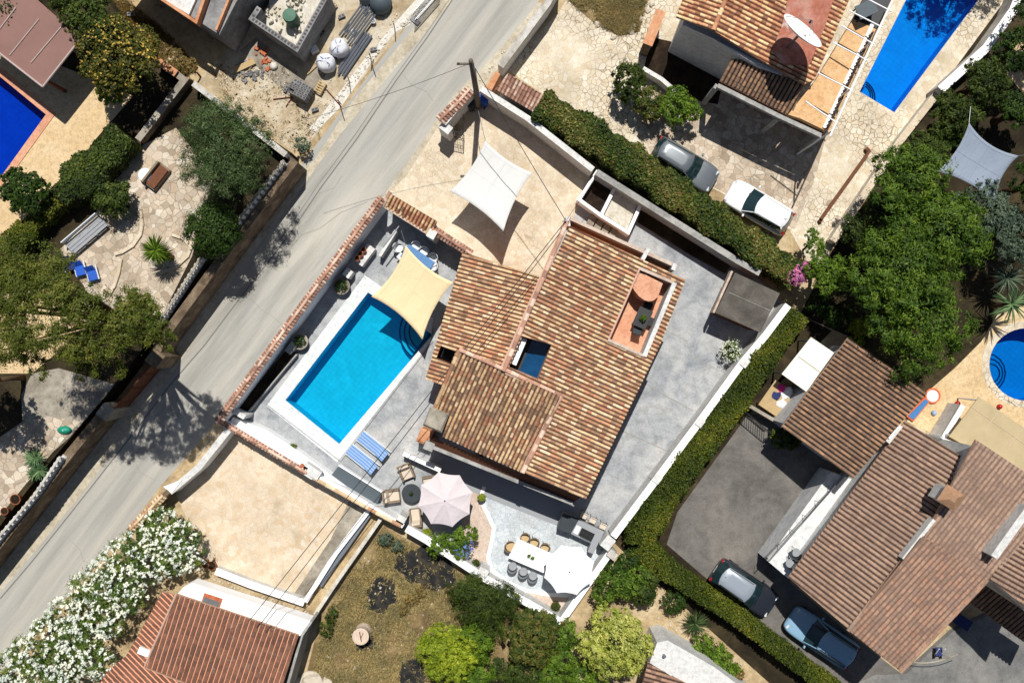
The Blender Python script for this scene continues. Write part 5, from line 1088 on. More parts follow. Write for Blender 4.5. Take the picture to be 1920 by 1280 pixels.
# fence posts beside the road (lean on their feet), barrier
for k, (x, y, dx, dy) in enumerate([(692, 100, 12, 32), (652, 144, 12, 40), (700, 112, -6, 46), (738, 44, 8, 38), (640, 196, -18, -22)]):
    a = W(x, y, 1.3); b = W(x + dx * .3, y + dy * .3, 0)
    tag(MB().tube([b, a], .03, 6).build('site_post', 'rust'), ['thin rusty post beside the steel beams', 'thin rusty post near the lower bag', 'thin rusty post between verge and road', 'thin rusty post nearest the top of the verge', 'leaning rusty bar beside the block pallet'][k], 'post', 'thin posts along the site verge')
bar = thing('mesh_barrier', 'grey mesh barrier panel at the top edge by the road', 'barrier', cen(795, 10)); a, b = W(822, -30, 1.4), W(774, 24, 1.4); mb = MB(); mb.tube([a, b], .03, 6); mb.tube([(a.x, a.y, .2), (b.x, b.y, .2)], .03, 6)
for k in range(24): p = a.lerp(b, k / 23); mb.tube([(p.x, p.y, .1), (p.x, p.y, 1.4)], .012, 4)
for k in range(8): mb.tube([(a.x, a.y, .2 + k * .16), (b.x, b.y, .2 + k * .16)], .01, 4)
mb.build('mesh', 'galvanised', bar)
for p in (a, b): MB().box((p.x, p.y, 0), (.3, .6, .12), .9).build('foot', 'block_grey', bar)
pw = MB(); a = W(458, 122, .3); pw.box((a.x, a.y, .15), (1.3, .35, .06), math.radians(25)); pw.box((a.x - .3, a.y - .1, 0), (.2, .2, .15), .4); pw.box((a.x + .4, a.y + .1, 0), (.2, .2, .15), .2); tag(pw.build('plank', 'plywood'), 'pale board lying near the orange rubble', 'plank')
rb = MB(); random.seed(5)
for k in range(16): p = W(496 + random.gauss(0, 12), 108 + random.gauss(0, 14), 0); rb.box((p.x, p.y, 0), (random.uniform(.12, .34), random.uniform(.08, .2), random.uniform(.08, .18)), random.uniform(0, 3), .85)
tag(rb.build('brick_rubble', 'brick_red'), 'scattered orange brick rubble below the block tank', 'rubble', kind='stuff')
rb = MB()
for k in range(40): p = W(468 + random.gauss(0, 14), 140 + random.gauss(0, 9), 0); rb.box((p.x, p.y, 0), (random.uniform(.08, .3), random.uniform(.08, .2), random.uniform(.05, .18)), random.uniform(0, 3), .8)
tag(rb.build('grey_rubble', 'block_grey'), 'broken grey block rubble beside the plank', 'rubble', kind='stuff')
cb_ = thing('hollow_block', 'single grey hollow block on dry ground at upper left', 'block', cen(245, 26)); c = W(245, 26, .25); MB().box((c.x, c.y, 0), (.45, .22, .25), .05).build('block', 'block_grey', cb_)
for s_ in (-.1, .1): MB().box((c.x + s_, c.y, .245), (.14, .13, .012), .05).build('cell', 'black', cb_)

c = W(1205, 596, TF + .75); tt = thing('terrace_table', 'dark table with a green plant on the sunken roof terrace', 'table', (c.x, c.y, TF), math.radians(66))
MB().box((0, 0, .7), (1.1, .8, .05)).build('tabletop', 'dark_metal', tt, True)
for sx in (-.45, .45):
    for sy in (-.32, .32): MB().box((sx, sy, 0), (.06, .06, .7)).build('leg', 'black', tt, True)
v, rr = leaves([(c.x, c.y, TF + .95, .2, .2, .2)], 160, .1, 6); pl_ = thing('potted_plant', 'small green plant on the dark roof terrace table', 'plant', (c.x, c.y, TF + .75)); leafobj('foliage', v, rr, 'leaf_bright', pl_); MB().lathe([(.08, 0), (.1, .12)], (0, 0, 0), 10).build('pot', 'charcoal', pl_, True)
for k, (x, y, a) in enumerate(((1214, 576, -110), (1196, 618, 70), (1222, 604, 160))):
    c = W(x, y, TF + .5); t = thing('terrace_chair', ['black chair above the roof terrace table', 'dark green chair below the roof terrace table', 'black chair at the white wall side of the roof terrace table'][k], 'chair', (c.x, c.y, TF), math.radians(a), 'chairs on the roof terrace')
    mt = 'black' if k != 1 else 'charcoal'
    MB().box((0, 0, .42), (.5, .5, .06)).build('seat', mt, t, True, bevel=.02); MB().box((-.25, 0, .45), (.05, .5, .5)).build('backrest', mt, t, True)
    for sx in (-.22, .22):
        for sy in (-.22, .22): MB().box((sx, sy, 0), (.04, .04, .42)).build('leg', mt, t, True)

# loose material on the building site
for k, (x, y, a, lab) in enumerate(((640, 30, .4, 'loose hollow block between tank and concrete joists'), (650, 50, 1.2, 'loose hollow block tipped beside the upper builders bag'), (604, 62, .9, 'loose hollow block outside the right wall of the tank'), (590, 205, .3, 'loose hollow block below the block pallet'), (536, 166, 1.0, 'loose hollow block left of the block pallet'), (700, 92, .2, 'loose hollow block beside the banded steel beams'))):
    c = W(x, y, .2); t = thing('hollow_block', lab, 'block', (c.x, c.y, 0), a, 'loose hollow blocks on the site'); MB().box((0, 0, 0), (.42, .2, .2)).build('block', 'block_grey', t, True)
    for s_ in (-.1, .1): MB().box((s_, 0, .195), (.13, .12, .012)).build('cell', 'black', t, True)
for k, (a, b, lab) in enumerate((((512, 186), (548, 182), 'thin rusty rod lying left of the block pallet'), ((548, 182), (536, 200), 'short rusty rod crossing the longer one'), ((576, 140), (600, 118), 'pale batten leading from block pallet to lower bag'), ((612, 168), (640, 200), 'thin bent bar beside the open pallet'), ((470, 128), (452, 146), 'pale batten on the grey rubble'))):
    p, q = W(*a, .08), W(*b, .08); tag(MB().tube([p, q], .03 if k != 2 else .05, 6).build('rod' if k not in (2, 4) else 'batten', 'rust' if k not in (2, 4) else 'plywood'), lab, 'rod' if k not in (2, 4) else 'batten')
for k, (x, y, m_, lab) in enumerate(((700, 40, 'white_plastic', 'white bucket between the two beam stacks'), (686, 20, 'galvanised', 'steel bucket at the upper end of the joists'), (664, 60, 'white_plastic', 'white bucket beside the upper builders bag'), (512, 123, 'limestone_dust', 'pale sack beside the orange rubble'))):
    c = W(x, y, .2); tag(MB().lathe([(.13, 0), (.17, .3), (.15, .3), (.12, .05)] if k < 3 else [(.2, 0), (.26, .1), (.16, .22), (.03, .24)], (c.x, c.y, 0), 12).build('bucket' if k < 3 else 'sack', m_, smooth=True), lab, 'bucket' if k < 3 else 'sack')
# west court sofa, colours darkened to stand in for tree shade
c = W(292, 330, ZW + .5); gs = thing('garden_sofa', 'brown garden sofa darkened as if shaded, beside the olive tree', 'sofa', (c.x, c.y, ZW), math.radians(52))
MB().box((0, 0, 0), (1.5, .75, .35)).build('seat', 'wicker', gs, True, bevel=.03); MB().box((0, .36, .2), (1.5, .14, .5)).build('backrest', 'wicker', gs, True, bevel=.03); MB().box((0, -.05, .35), (1.35, .6, .1)).build('cushion', 'brown_wood', gs, True, bevel=.03)
c = W(272, 328, ZW + .4); gtb = thing('garden_table', 'small white table beside the brown garden sofa', 'table', (c.x, c.y, ZW), .4); MB().lathe([(.38, 0), (.4, .03), (.38, .05)], (0, 0, .4), 18).build('tabletop', 'white_plastic', gtb, True); MB().tube([(0, 0, 0), (0, 0, .4)], .05, 8).build('leg', 'white_plastic', gtb, True)
# leaf litter and gravel blown against the kerbs
# ================================================================ SAILS, PARASOLS
def sail(name, label, tips, zs, mat, bow=.11, n=18, cords=None, cat='shade sail', anchors=None):
    C = [W(p[0], p[1], z) for p, z in zip(tips, zs)]; cen_ = sum(C, Vector()) / 4
    t = thing(name, label, cat, (cen_.x, cen_.y, 0))
    def ed(a, b, u): p = a.lerp(b, u); L = (b - a).length; mid = (cen_ - (a + b) / 2).normalized(); return p + mid * bow * L * 4 * u * (1 - u) - Vector((0, 0, .12 * 4 * u * (1 - u)))
    vs = []; fs = []
    for i in range(n + 1):
        for j in range(n + 1):
            u, v = i / n, j / n
            top, bot, lf, rt_ = ed(C[0], C[1], u), ed(C[3], C[2], u), ed(C[0], C[3], v), ed(C[1], C[2], v)
            p = top * (1 - v) + bot * v + lf * (1 - u) + rt_ * u - (C[0] * (1 - u) * (1 - v) + C[1] * u * (1 - v) + C[2] * u * v + C[3] * (1 - u) * v)
            p = p + Vector((0, 0, .02 * math.sin(u * 17) * math.sin(v * 5))); vs.append(p)
    for i in range(n):
        for j in range(n): a = i * (n + 1) + j; fs.append((a, a + 1, a + n + 2, a + n + 1))
    MB().add(vs, fs).build('canopy', mat, t, smooth=True, solid=.012)
    nn_ = n + 1
    for ln in ([vs[i * nn_ + n // 2] for i in range(nn_)], [vs[(n // 2) * nn_ + j] for j in range(nn_)], [vs[i * nn_ + 1] for i in range(nn_)], [vs[i * nn_ + n - 1] for i in range(nn_)], [vs[nn_ + j] for j in range(nn_)], [vs[(n - 1) * nn_ + j] for j in range(nn_)]):
        MB().tube([p + Vector((0, 0, .008)) for p in ln], .012, 4).build('seam', mat, t)
    for k, an in (anchors or {}).items():
        q = W(an[0], an[1], an[2]); MB().tube([C[k], q], .018, 5).build('cord', 'grey_metal', t)
    return t, C
sail('shade_sail', 'pale grey four pointed shade sail over the stone driveway', [(910, 264), (998, 324), (944, 434), (843, 359)], [2.9, 3.1, 3.4, 2.9], 'white_canvas', .055, anchors={0: (896, 205, 2.6)})
sail('shade_sail', 'cream four pointed shade sail over the corner of the pool', [(761, 460), (850, 529), (792, 637), (696, 556)], [2.7, 3.1, 2.4, 2.5], 'cream_canvas', .07, anchors={0: (752, 432, 2.2), 1: (862, 524, 2.9)})
sail('shade_sail', 'blue grey shade sail among the trees at the right edge', [(1817, 230), (1910, 292), (1866, 382), (1756, 322)], [4.4, 4.4, 4.2, 4.2], 'grey_canvas', .09, anchors={0: (1820, 200, 4.2), 1: (1940, 290, 4.2)})
def parasol(label, px, py, R, z, mat, nseg=8, rot=0.0, valance=.0):
    c = W(px, py, z); t = thing('parasol', label, 'parasol', (c.x, c.y, 0), rot); mb = MB(); rim = []; vs = [(0, 0, z + .42)]; fs = []; sub = 6; rings = 5
    for r_ in range(1, rings + 1):
        q = r_ / rings
        for k in range(nseg):
            for s_ in range(sub):
                a = 2 * PI * (k + s_ / sub) / nseg; m = s_ / sub; sag = 4 * m * (1 - m); rad = R * q * (math.cos(PI / nseg) / math.cos((m - .5) * 2 * PI / nseg)) * (1 - .045 * sag * q)
                vs.append((rad * math.cos(a), rad * math.sin(a), z + .42 * (1 - q) ** .9 - .05 * sag * q))
    n = nseg * sub
    for k in range(n): fs.append((0, 1 + k, 1 + (k + 1) % n))
    for r_ in range(rings - 1):
        for k in range(n): a = 1 + r_ * n + k; b = 1 + r_ * n + (k + 1) % n; fs.append((a, a + n, b + n, b))
    mb.add(vs, fs); mb.build('canopy', mat, t, True, solid=.01)
    MB().lathe([(.04, 0), (.05, .03), (.02, .1)], (0, 0, z + .42), 10).build('finial', 'grey_metal', t, True)
    MB().tube([(0, 0, .1), (0, 0, z + .42)], .03, 8).build('pole', 'grey_metal', t, True); MB().box((0, 0, 0), (.8, .8, .1)).build('base', 'grey_render', t, True, bevel=.02)
    for k in range(nseg):
        a = 2 * PI * k / nseg; MB().tube([(.03 * math.cos(a), .03 * math.sin(a), z + .38), (R * .97 * math.cos(a), R * .97 * math.sin(a), z - .02)], .012, 4).build('rib', 'grey_metal', t, True)
parasol('large pale pink octagonal parasol over the lounge chairs', 835, 936, 1.63, 2.5, 'pink_canvas', 8, .25)
parasol('bright white octagonal parasol at the end of the dining table', 1067, 1068, 1.50, 2.6, 'bright_canvas', 8, .3)
# ================================================================ LOUNGERS
def lounger(label, px, py, ang, fab, frame, group=None, L=2.05, Wd=.72, raised=.35, stripe=None, z=0, cat='sun lounger'):
    c = W(px, py, z + .35); t = thing('sun_lounger', label, cat, (c.x, c.y, z), ang, group); h = .32
    for sy in (-1, 1): MB().box((0, sy * Wd / 2, h - .06), (L, .05, .06)).build('rail', frame, t, True)
    for sx in (-.36, .36):
        for sy in (-1, 1): MB().box((sx * L, sy * Wd * .46, 0), (.05, .05, h - .05)).build('leg', frame, t, True)
    xb = -L * .16; mb = MB(); mb.add([(xb, -Wd / 2 + .03, h), (L / 2, -Wd / 2 + .03, h), (L / 2, Wd / 2 - .03, h), (xb, Wd / 2 - .03, h)] + [(xb, -Wd / 2 + .03, h + .06), (L / 2, -Wd / 2 + .03, h + .06), (L / 2, Wd / 2 - .03, h + .06), (xb, Wd / 2 - .03, h + .06)], [(3, 2, 1, 0), (4, 5, 6, 7), (0, 1, 5, 4), (1, 2, 6, 5), (2, 3, 7, 6), (3, 0, 4, 7)])
    mb.build('seat', fab, t, True, bevel=.015)
    bx = -L / 2 + .04; hb_ = h + raised; w2 = Wd / 2 - .03; mb = MB()
    mb.add([(bx, -w2, hb_), (xb, -w2, h), (xb, w2, h), (bx, w2, hb_), (bx, -w2, hb_ + .06), (xb, -w2, h + .06), (xb, w2, h + .06), (bx, w2, hb_ + .06)], [(3, 2, 1, 0), (4, 5, 6, 7), (0, 1, 5, 4), (1, 2, 6, 5), (2, 3, 7, 6), (3, 0, 4, 7)]); mb.build('backrest', fab, t, True, bevel=.015)
    if stripe:
        for k in range(4):
            y = -w2 + (k + .5) * (2 * w2 / 4); sb = MB().box(((xb + L / 2) / 2, y, h + .061), (L / 2 - xb - .04, .07, .006)); sb.build('stripe', stripe, t, True)
            sb = MB(); sb.add([(bx, y - .035, hb_ + .064), (xb, y - .035, h + .066), (xb, y + .035, h + .066), (bx, y + .035, hb_ + .064)], [(0, 1, 2, 3)]); sb.build('stripe', stripe, t, True)
    return t
a_ = pang(1180, 790, 1330, 910)
lounger('light blue striped sun lounger nearer the pool', 700, 836, a_ + PI, 'light_blue_fabric', 'white_plastic', 'blue sun loungers by the pool', stripe='blue_stripe')
lounger('light blue striped sun lounger nearer the grey storage box', 679, 861, a_ + PI, 'light_blue_fabric', 'white_plastic', 'blue sun loungers by the pool', stripe='blue_stripe')
# grey storage box
sb = thing('storage_bench', 'long slate grey flat topped box beside the loungers', 'storage bench', cen(668, 910)); P = [(p.x, p.y) for p in WL([(635, 874), (716, 925), (705, 948), (620, 892)], .75)]
MB().prism(inset(P, .03), 0, .68).build('box', 'white_render', sb); MB().prism(P, .68, .75).build('lid', 'slate_top', sb, bevel=.01)
P2 = WL([(635, 872), (717, 923)], .8); strip(MB(), [(p.x, p.y) for p in P2], .08, .3, .8).build('back_edge', 'white_paint', sb)
# lounge chairs and round table
def armchair(label, px, py, ang, L=.85, Wd=.8, cush='beige_cushion', group='wicker lounge chairs round the dark table', z=0):
    c = W(px, py, .5 + z); t = thing('armchair', label, 'armchair', (c.x, c.y, z), ang, group)
    for sy in (-1, 1): MB().box((0, sy * (Wd / 2 - .05), .1), (L, .09, .5)).build('armrest', 'wicker', t, True, bevel=.02)
    MB().box((0, 0, .1), (L, Wd - .18, .2)).build('seat_frame', 'wicker', t, True); MB().box((.06, 0, .3), (L - .2, Wd - .2, .14)).build('seat_cushion', cush, t, True, bevel=.03)
    mb = MB(); x = -L / 2; mb.add([(x, -Wd / 2, .1), (x + .1, -Wd / 2, .1), (x + .1, Wd / 2, .1), (x, Wd / 2, .1), (x - .14, -Wd / 2, .85), (x - .05, -Wd / 2, .87), (x - .05, Wd / 2, .87), (x - .14, Wd / 2, .85)], [(3, 2, 1, 0), (4, 5, 6, 7), (0, 1, 5, 4), (1, 2, 6, 5), (2, 3, 7, 6), (3, 0, 4, 7)]); mb.build('backrest', 'wicker', t, True)
    mb = MB(); mb.add([(x + .11, -Wd / 2 + .1, .44), (x + .24, -Wd / 2 + .1, .44), (x + .24, Wd / 2 - .1, .44), (x + .11, Wd / 2 - .1, .44), (x - .03, -Wd / 2 + .1, .82), (x + .1, -Wd / 2 + .1, .84), (x + .1, Wd / 2 - .1, .84), (x - .03, Wd / 2 - .1, .82)], [(3, 2, 1, 0), (4, 5, 6, 7), (0, 1, 5, 4), (1, 2, 6, 5), (2, 3, 7, 6), (3, 0, 4, 7)]); mb.build('back_cushion', cush, t, True, bevel=.02)
    for sx in (-1, 1):
        for sy in (-1, 1): MB().box((sx * (L / 2 - .06), sy * (Wd / 2 - .05), 0), (.06, .06, .1)).build('leg', 'dark_metal', t, True)
    return t
armchair('beige cushioned wicker armchair above the round dark table', 762, 886, math.radians(-68))
armchair('beige cushioned wicker armchair left of the round dark table', 736, 930, math.radians(8))
armchair('beige cushioned wicker footstool chair below the round dark table', 779, 968, math.radians(98), .9, .7)
armchair('wicker armchair half under the pink parasol', 806, 905, math.radians(190))
c = W(771, 925, .5); rt_ = thing('round_table', 'round dark wicker table with a small plant among the lounge chairs', 'table', (c.x, c.y, 0)); MB().lathe([(.42, 0), (.46, .38), (.58, .42), (.58, .47), (.55, .48)], (0, 0, 0), 28).build('tabletop', 'charcoal', rt_, True)
def pot(name, label, px, py, r, h, mat='pot_brown', plant=None, pm='leaf_dark', ph=.4, pr=.3, z=0, cat='potted plant', group=None, n=260, size=.1):
    c = W(px, py, z + h); t = thing(name, label, cat, (c.x, c.y, z), 0, group)
    MB().lathe([(r * .7, 0), (r * .9, h * .6), (r, h * .92), (r * 1.06, h), (r * .9, h), (r * .88, h * .9)], (0, 0, 0), 18).build('pot', mat, t, True); MB().lathe([(r * .86, 0), (r * .86, .01)], (0, 0, h * .9), 14).build('soil', 'soil', t, True)
    if plant: v, rr = leaves([(c.x, c.y, z + h + ph * .5, pr, pr, ph * .6)], n, size, int(px), nclump=30); leafobj('foliage', v, rr, pm, t)
    return t
v, rr = leaves([(c.x, c.y, .55, .14, .14, .12)], 90, .08, 5); pl_ = thing('potted_plant', 'tiny green plant on the round dark table', 'plant', (c.x, c.y, .49)); leafobj('foliage', v, rr, 'leaf_dark', pl_); MB().lathe([(.06, 0), (.08, .08)], (0, 0, 0), 10).build('pot', 'charcoal', pl_, True)
# dining table and chairs
P = [(p.x, p.y) for p in WL([(953, 1045), (971, 1010), (1036, 1038), (1019, 1073)], .75)]; P = P if ccw(P) else P[::-1]
dt = thing('dining_table', 'long white dining table on the white terrace', 'table', cen(995, 1041)); MB().prism(P, .70, .76).build('tabletop', 'white_paint', dt, bevel=.01)
for q in inset(P, .12): MB().box((q[0], q[1], 0), (.08, .08, .7)).build('leg', 'white_paint', dt)
for k, (x, y) in enumerate(((992, 1041), (999, 1045))): pot('potted_plant', ['small round green table plant, left of two on the white dining table', 'small round green table plant, right of two on the white dining table'][k], x, y, .08, .1, 'white_plastic', True, 'leaf_bright', .14, .13, .76, 'plant', None, 90, .07)
def shell_chair(label, px, py, ang, mat, seatm, group, z=0, R=.27, fl=True):
    c = W(px, py, z + .45); t = thing('chair', label, 'chair', (c.x, c.y, z), ang, group)
    MB().lathe([(R * .85, 0), (R * .95, .03), (R * .9, .06)], (.03, 0, .42), 16).build('seat', seatm, t, True)
    vs = []; fs = []; n = 12
    for k in range(n + 1):
        a = PI * .42 + (PI * 1.16) * k / n
        hgt = .62 + .24 * math.sin(PI * k / n)
        for (rr, zz) in ((R * .98, .42), (R * 1.12, hgt)): vs.append((rr * math.cos(a), rr * math.sin(a), zz))
    for k in range(n): a = 2 * k; fs.append((a, a + 2, a + 3, a + 1))
    MB().add(vs, fs).build('backrest', mat, t, True, smooth=True, solid=.03)
    for sx in (-1, 1):
        for sy in (-1, 1): MB().tube([(sx * .17, sy * .17, .42), (sx * .23, sy * .23, 0)], .015, 6).build('leg', mat if mat != 'wicker' else 'dark_metal', t, True)
    return t
up_ = math.radians(-114)   # facing the table from the upper side
for k, (x, y) in enumerate(((985, 1007), (1002, 1016), (1022, 1026))): shell_chair(['wicker dining chair at the upper side, nearest the lone end chair', 'wicker dining chair at the upper side, middle of the row', 'wicker dining chair at the upper side, nearest the white parasol'][k], x, y, up_, 'wicker', 'tan_cushion', 'wicker chairs at the dining table')
shell_chair('wicker dining chair alone at the left end of the white table', 957, 1024, math.radians(-24), 'wicker', 'tan_cushion', 'wicker chairs at the dining table', R=.32)
for k, (x, y) in enumerate(((961, 1062), (981, 1072), (999, 1080))): shell_chair(['pale grey dining chair at the lower side, farthest from the parasol', 'pale grey dining chair at the lower side, middle of the row', 'pale grey dining chair at the lower side, touching the parasol shadow'][k], x, y, math.radians(66), 'grey_metal', 'grey_top', 'pale grey chairs at the dining table')
# outdoor kitchen
ok = thing('outdoor_kitchen', 'grey L shaped outdoor kitchen counter with black hob', 'kitchen', cen(1095, 1000))
P = [(p.x, p.y) for p in WL([(1056, 962), (1086, 972), (1070, 1000), (1045, 991)], 1.1)]; P = P if ccw(P) else P[::-1]
MB().prism(inset(P, .02), 0, 1.02).build('cupboard', 'grey_render', ok); MB().prism(P, 1.02, 1.1).build('worktop', 'charcoal', ok)
P = [(p.x, p.y) for p in WL([(1084, 974), (1133, 996), (1112, 1038), (1102, 1034), (1108, 1018), (1070, 1000)], .95)]; P = P if ccw(P) else P[::-1]
MB().prism(inset(P, .03), 0, .87).build('cupboard', 'grey_render', ok); MB().prism(P, .87, .95).build('worktop', 'grey_top', ok)
c = W(1100, 1002, .98); MB().box((c.x, c.y, .95), (.85, .5, .04), math.radians(-26)).build('hob', 'black', ok)
for k in range(3):
    d_ = Vector((math.cos(math.radians(-26)), math.sin(math.radians(-26)), 0)); q = c + d_ * (k - 1) * .26; MB().lathe([(.09, 0), (.09, .02)], (q.x, q.y, .99), 14).build('burner', 'dark_metal', ok)
c = W(1082, 993, 1.0); MB().box((c.x, c.y, .95), (.3, .5, .05), math.radians(-26)).build('sink', 'white_plastic', ok); 
c = W(1098, 1008, 1.0); MB().box((c.x, c.y - .1, .95), (.7, .04, .06), math.radians(-26)).build('handle_bar', 'galvanised', ok)
for k, (x, y) in enumerate(((1095, 966), (1112, 975), (1131, 986))):
    c = W(x, y, .7); t = thing('bar_stool', ['beige bar stool nearest the villa at the outdoor kitchen', 'beige bar stool in the middle of the outdoor kitchen row', 'beige bar stool nearest the east wall at the outdoor kitchen'][k], 'stool', (c.x, c.y, 0), math.radians(-24), 'bar stools at the outdoor kitchen')
    MB().box((0, 0, .64), (.4, .38, .09)).build('seat', 'beige_cushion', t, True, bevel=.03)
    for sx in (-1, 1):
        for sy in (-1, 1): MB().tube([(sx * .16, sy * .15, .64), (sx * .2, sy * .19, 0)], .015, 6).build('leg', 'dark_metal', t, True)
    MB().tube([(-.17, .18, .7), (-.19, .22, 1.0), (.19, .22, 1.0), (.17, .18, .7)], .016, 6).build('backrest', 'dark_metal', t, True)
# white plastic chairs and blue table under the cream sail
tb = thing('garden_table', 'blue topped table between white plastic chairs under the cream sail', 'table', cen(783, 484), math.radians(-35)); tb.location = W(783, 486, .7); tb.location.z = 0
MB().box((0, 0, .68), (1.9, .9, .05)).build('tabletop', 'table_blue', tb, True, bevel=.02)
for sx in (-.8, .8):
    for sy in (-.35, .35): MB().box((sx, sy, 0), (.06, .06, .68)).build('leg', 'white_plastic', tb, True)
for k, (x, y, a) in enumerate(((780, 462, -125), (795, 472, -125), (812, 484, -125), (747, 465, -30), (812, 500, 150), (768, 500, 55))):
    shell_chair(['white plastic chair at the upper row, nearest the tiled canopy', 'white plastic chair at the upper row, middle', 'white plastic chair at the upper row, nearest the villa', 'white plastic chair at the street end of the blue table', 'white plastic chair piled with towels by the sail edge', 'white plastic chair half hidden beneath the cream sail'][k], x, y, math.radians(a), 'white_plastic', 'white_plastic', 'white plastic chairs round the blue table', R=.27)
c = W(812, 494, .6); tag(MB().box((c.x, c.y, .5), (.5, .4, .12), .4, .8).build('towel', 'white_cloth', bevel=.03), 'crumpled white towel on the chair by the sail edge', 'towel')
c = W(752, 482, .6); tag(MB().box((c.x, c.y, .5), (.45, .5, .1), .8, .8).build('towel', 'white_cloth', bevel=.03), 'folded white towel hanging near the upper pool corner', 'towel')
# pots along the street wall
def planter(label, px, py, r, h, seed):
    c = W(px, py, h); t = thing('round_planter', label, 'planter', (c.x, c.y, 0), 0); MB().lathe([(r * .8, 0), (r, h), (r * .86, h), (r * .84, h - .08)], (0, 0, 0), 26).build('pot', 'worn_concrete', t, True); MB().lathe([(r * .84, 0), (r * .84, .01)], (0, 0, h - .1), 20).build('soil', 'soil', t, True)
    v, rr = leaves([(c.x, c.y, h + .1, r * .7, r * .7, .35)], 260, .13, seed); leafobj('foliage', v, rr, 'leaf_dark', t); return t
planter('round concrete planter with dark plant beside the upper pool edge', 640, 536, .52, .6, 3); planter('round concrete planter with dark plant beside the street wall, lower one', 562, 640, .5, .6, 4)
for k, (x, y) in enumerate(((670, 484), (676, 476), (682, 468))): pot('flower_pot', ['orange flower pot, lowest of three on the wall shelf', 'orange flower pot, middle of three on the wall shelf', 'orange flower pot, topmost of three on the wall shelf'][k], x, y, .15, .3, 'orange_pot', None, z=.8, cat='pot', group='orange pots on the wall shelf')
c = W(684, 478, .8); tag(MB().box((c.x, c.y, 0), (1.3, .55, .78), math.radians(53)).build('wall_shelf', 'white_render'), 'white masonry shelf under the orange pots', 'shelf')
c = W(652, 512, .9); tag(MB().box((c.x, c.y, 0), (.5, .45, .9), math.radians(53)).build('wall_pier', 'white_render'), 'white pier between orange pots and upper round planter', 'pier')
c = W(545, 652, .8); tag(MB().box((c.x, c.y, 0), (.7, .4, .8), math.radians(53)).build('wall_pier', 'grey_render'), 'grey pier beside the lower round planter', 'pier')
mb = MB(); a, b = W(742, 432, .9), W(712, 480, .9); strip(mb, [(a.x, a.y), (b.x, b.y)], .18, 0, .9); tag(mb.build('low_wall', 'white_render'), 'short white stub wall above the upper pool corner', 'wall')
mb = MB(); a, b = W(748, 424, 1.9), W(718, 464, 1.9); tag(mb.tube([a, b], .04, 6).build('sail_bar', 'grey_metal'), 'thin steel bar behind the white stub wall', 'bar')
# topiary
def ball(label, px, py, r, mat, potm='pot_brown', n=700):
    c = W(px, py, .35 + r); t = thing('topiary', label, 'topiary', (c.x, c.y, 0), 0, None); MB().lathe([(r * .6, 0), (r * .75, .35), (r * .6, .35)], (0, 0, 0), 16).build('pot', potm, t, True)
    v, rr = leaves([(c.x, c.y, .35 + r, r, r, r)], n, .09, int(px), clump=.3, shell=.8, nclump=60); leafobj('crown', v, rr, mat, t)
ball('clipped green ball in pot on the masonry bench', 549, 839, .24, 'leaf_bright'); ball('clipped yellow green ball beside the pink parasol', 799, 1001, .34, 'leaf_lime')
ball('clipped dark green ball by the stepped lower wall', 892, 1056, .24, 'leaf_laurel'); ball('clipped dark green ball at the lowest corner of the terrace', 1042, 1136, .27, 'leaf_laurel')
ball('small yellow green shrub at the top of the white kerb', 903, 932, .22, 'leaf_lime')
pot('potted_oleander', 'white flowering shrub in a pot near the east wall', 1366, 658, .34, .45, 'pot_brown', True, 'leaf_oleander', .8, .62, n=900, size=.13)
o_ = [o for o in bpy.data.objects if o.name.startswith('potted_oleander')][0]; c = o_.location; v, rr = leaves([(c.x, c.y, .95, .66, .66, .5)], 260, .1, 77, shell=.9, nclump=50, up=1); leafobj('flowers', v, rr, 'flower_white', o_)['kind'] = 'stuff'
c = W(975, 1008, 0)
def tconv(px, py, zc, rm): return W(px, py, zc), rm
tree('flowering_shrub', 'bright green shrub with blue flowers below the pink parasol', 850, 1018, 1.2, [(-.8, -.1, 0, .8, .7, .6), (.1, .2, .1, .8, .8, .7), (.8, .5, .1, .7, .7, .6), (.4, -.4, 0, .7, .6, .5)], 2600, .17, 'leaf_bright', tr=.06, cat='shrub', seed=12)
o_ = [o for o in bpy.data.objects if o.name.startswith('flowering_shrub')][0]; c = W(850, 1018, 1.3); v, rr = leaves([(c.x + .5, c.y - .2, 1.3, .7, .6, .5)], 220, .11, 78, shell=.9, up=1); leafobj('flowers', v, rr, 'flower_blue', o_)['kind'] = 'stuff'

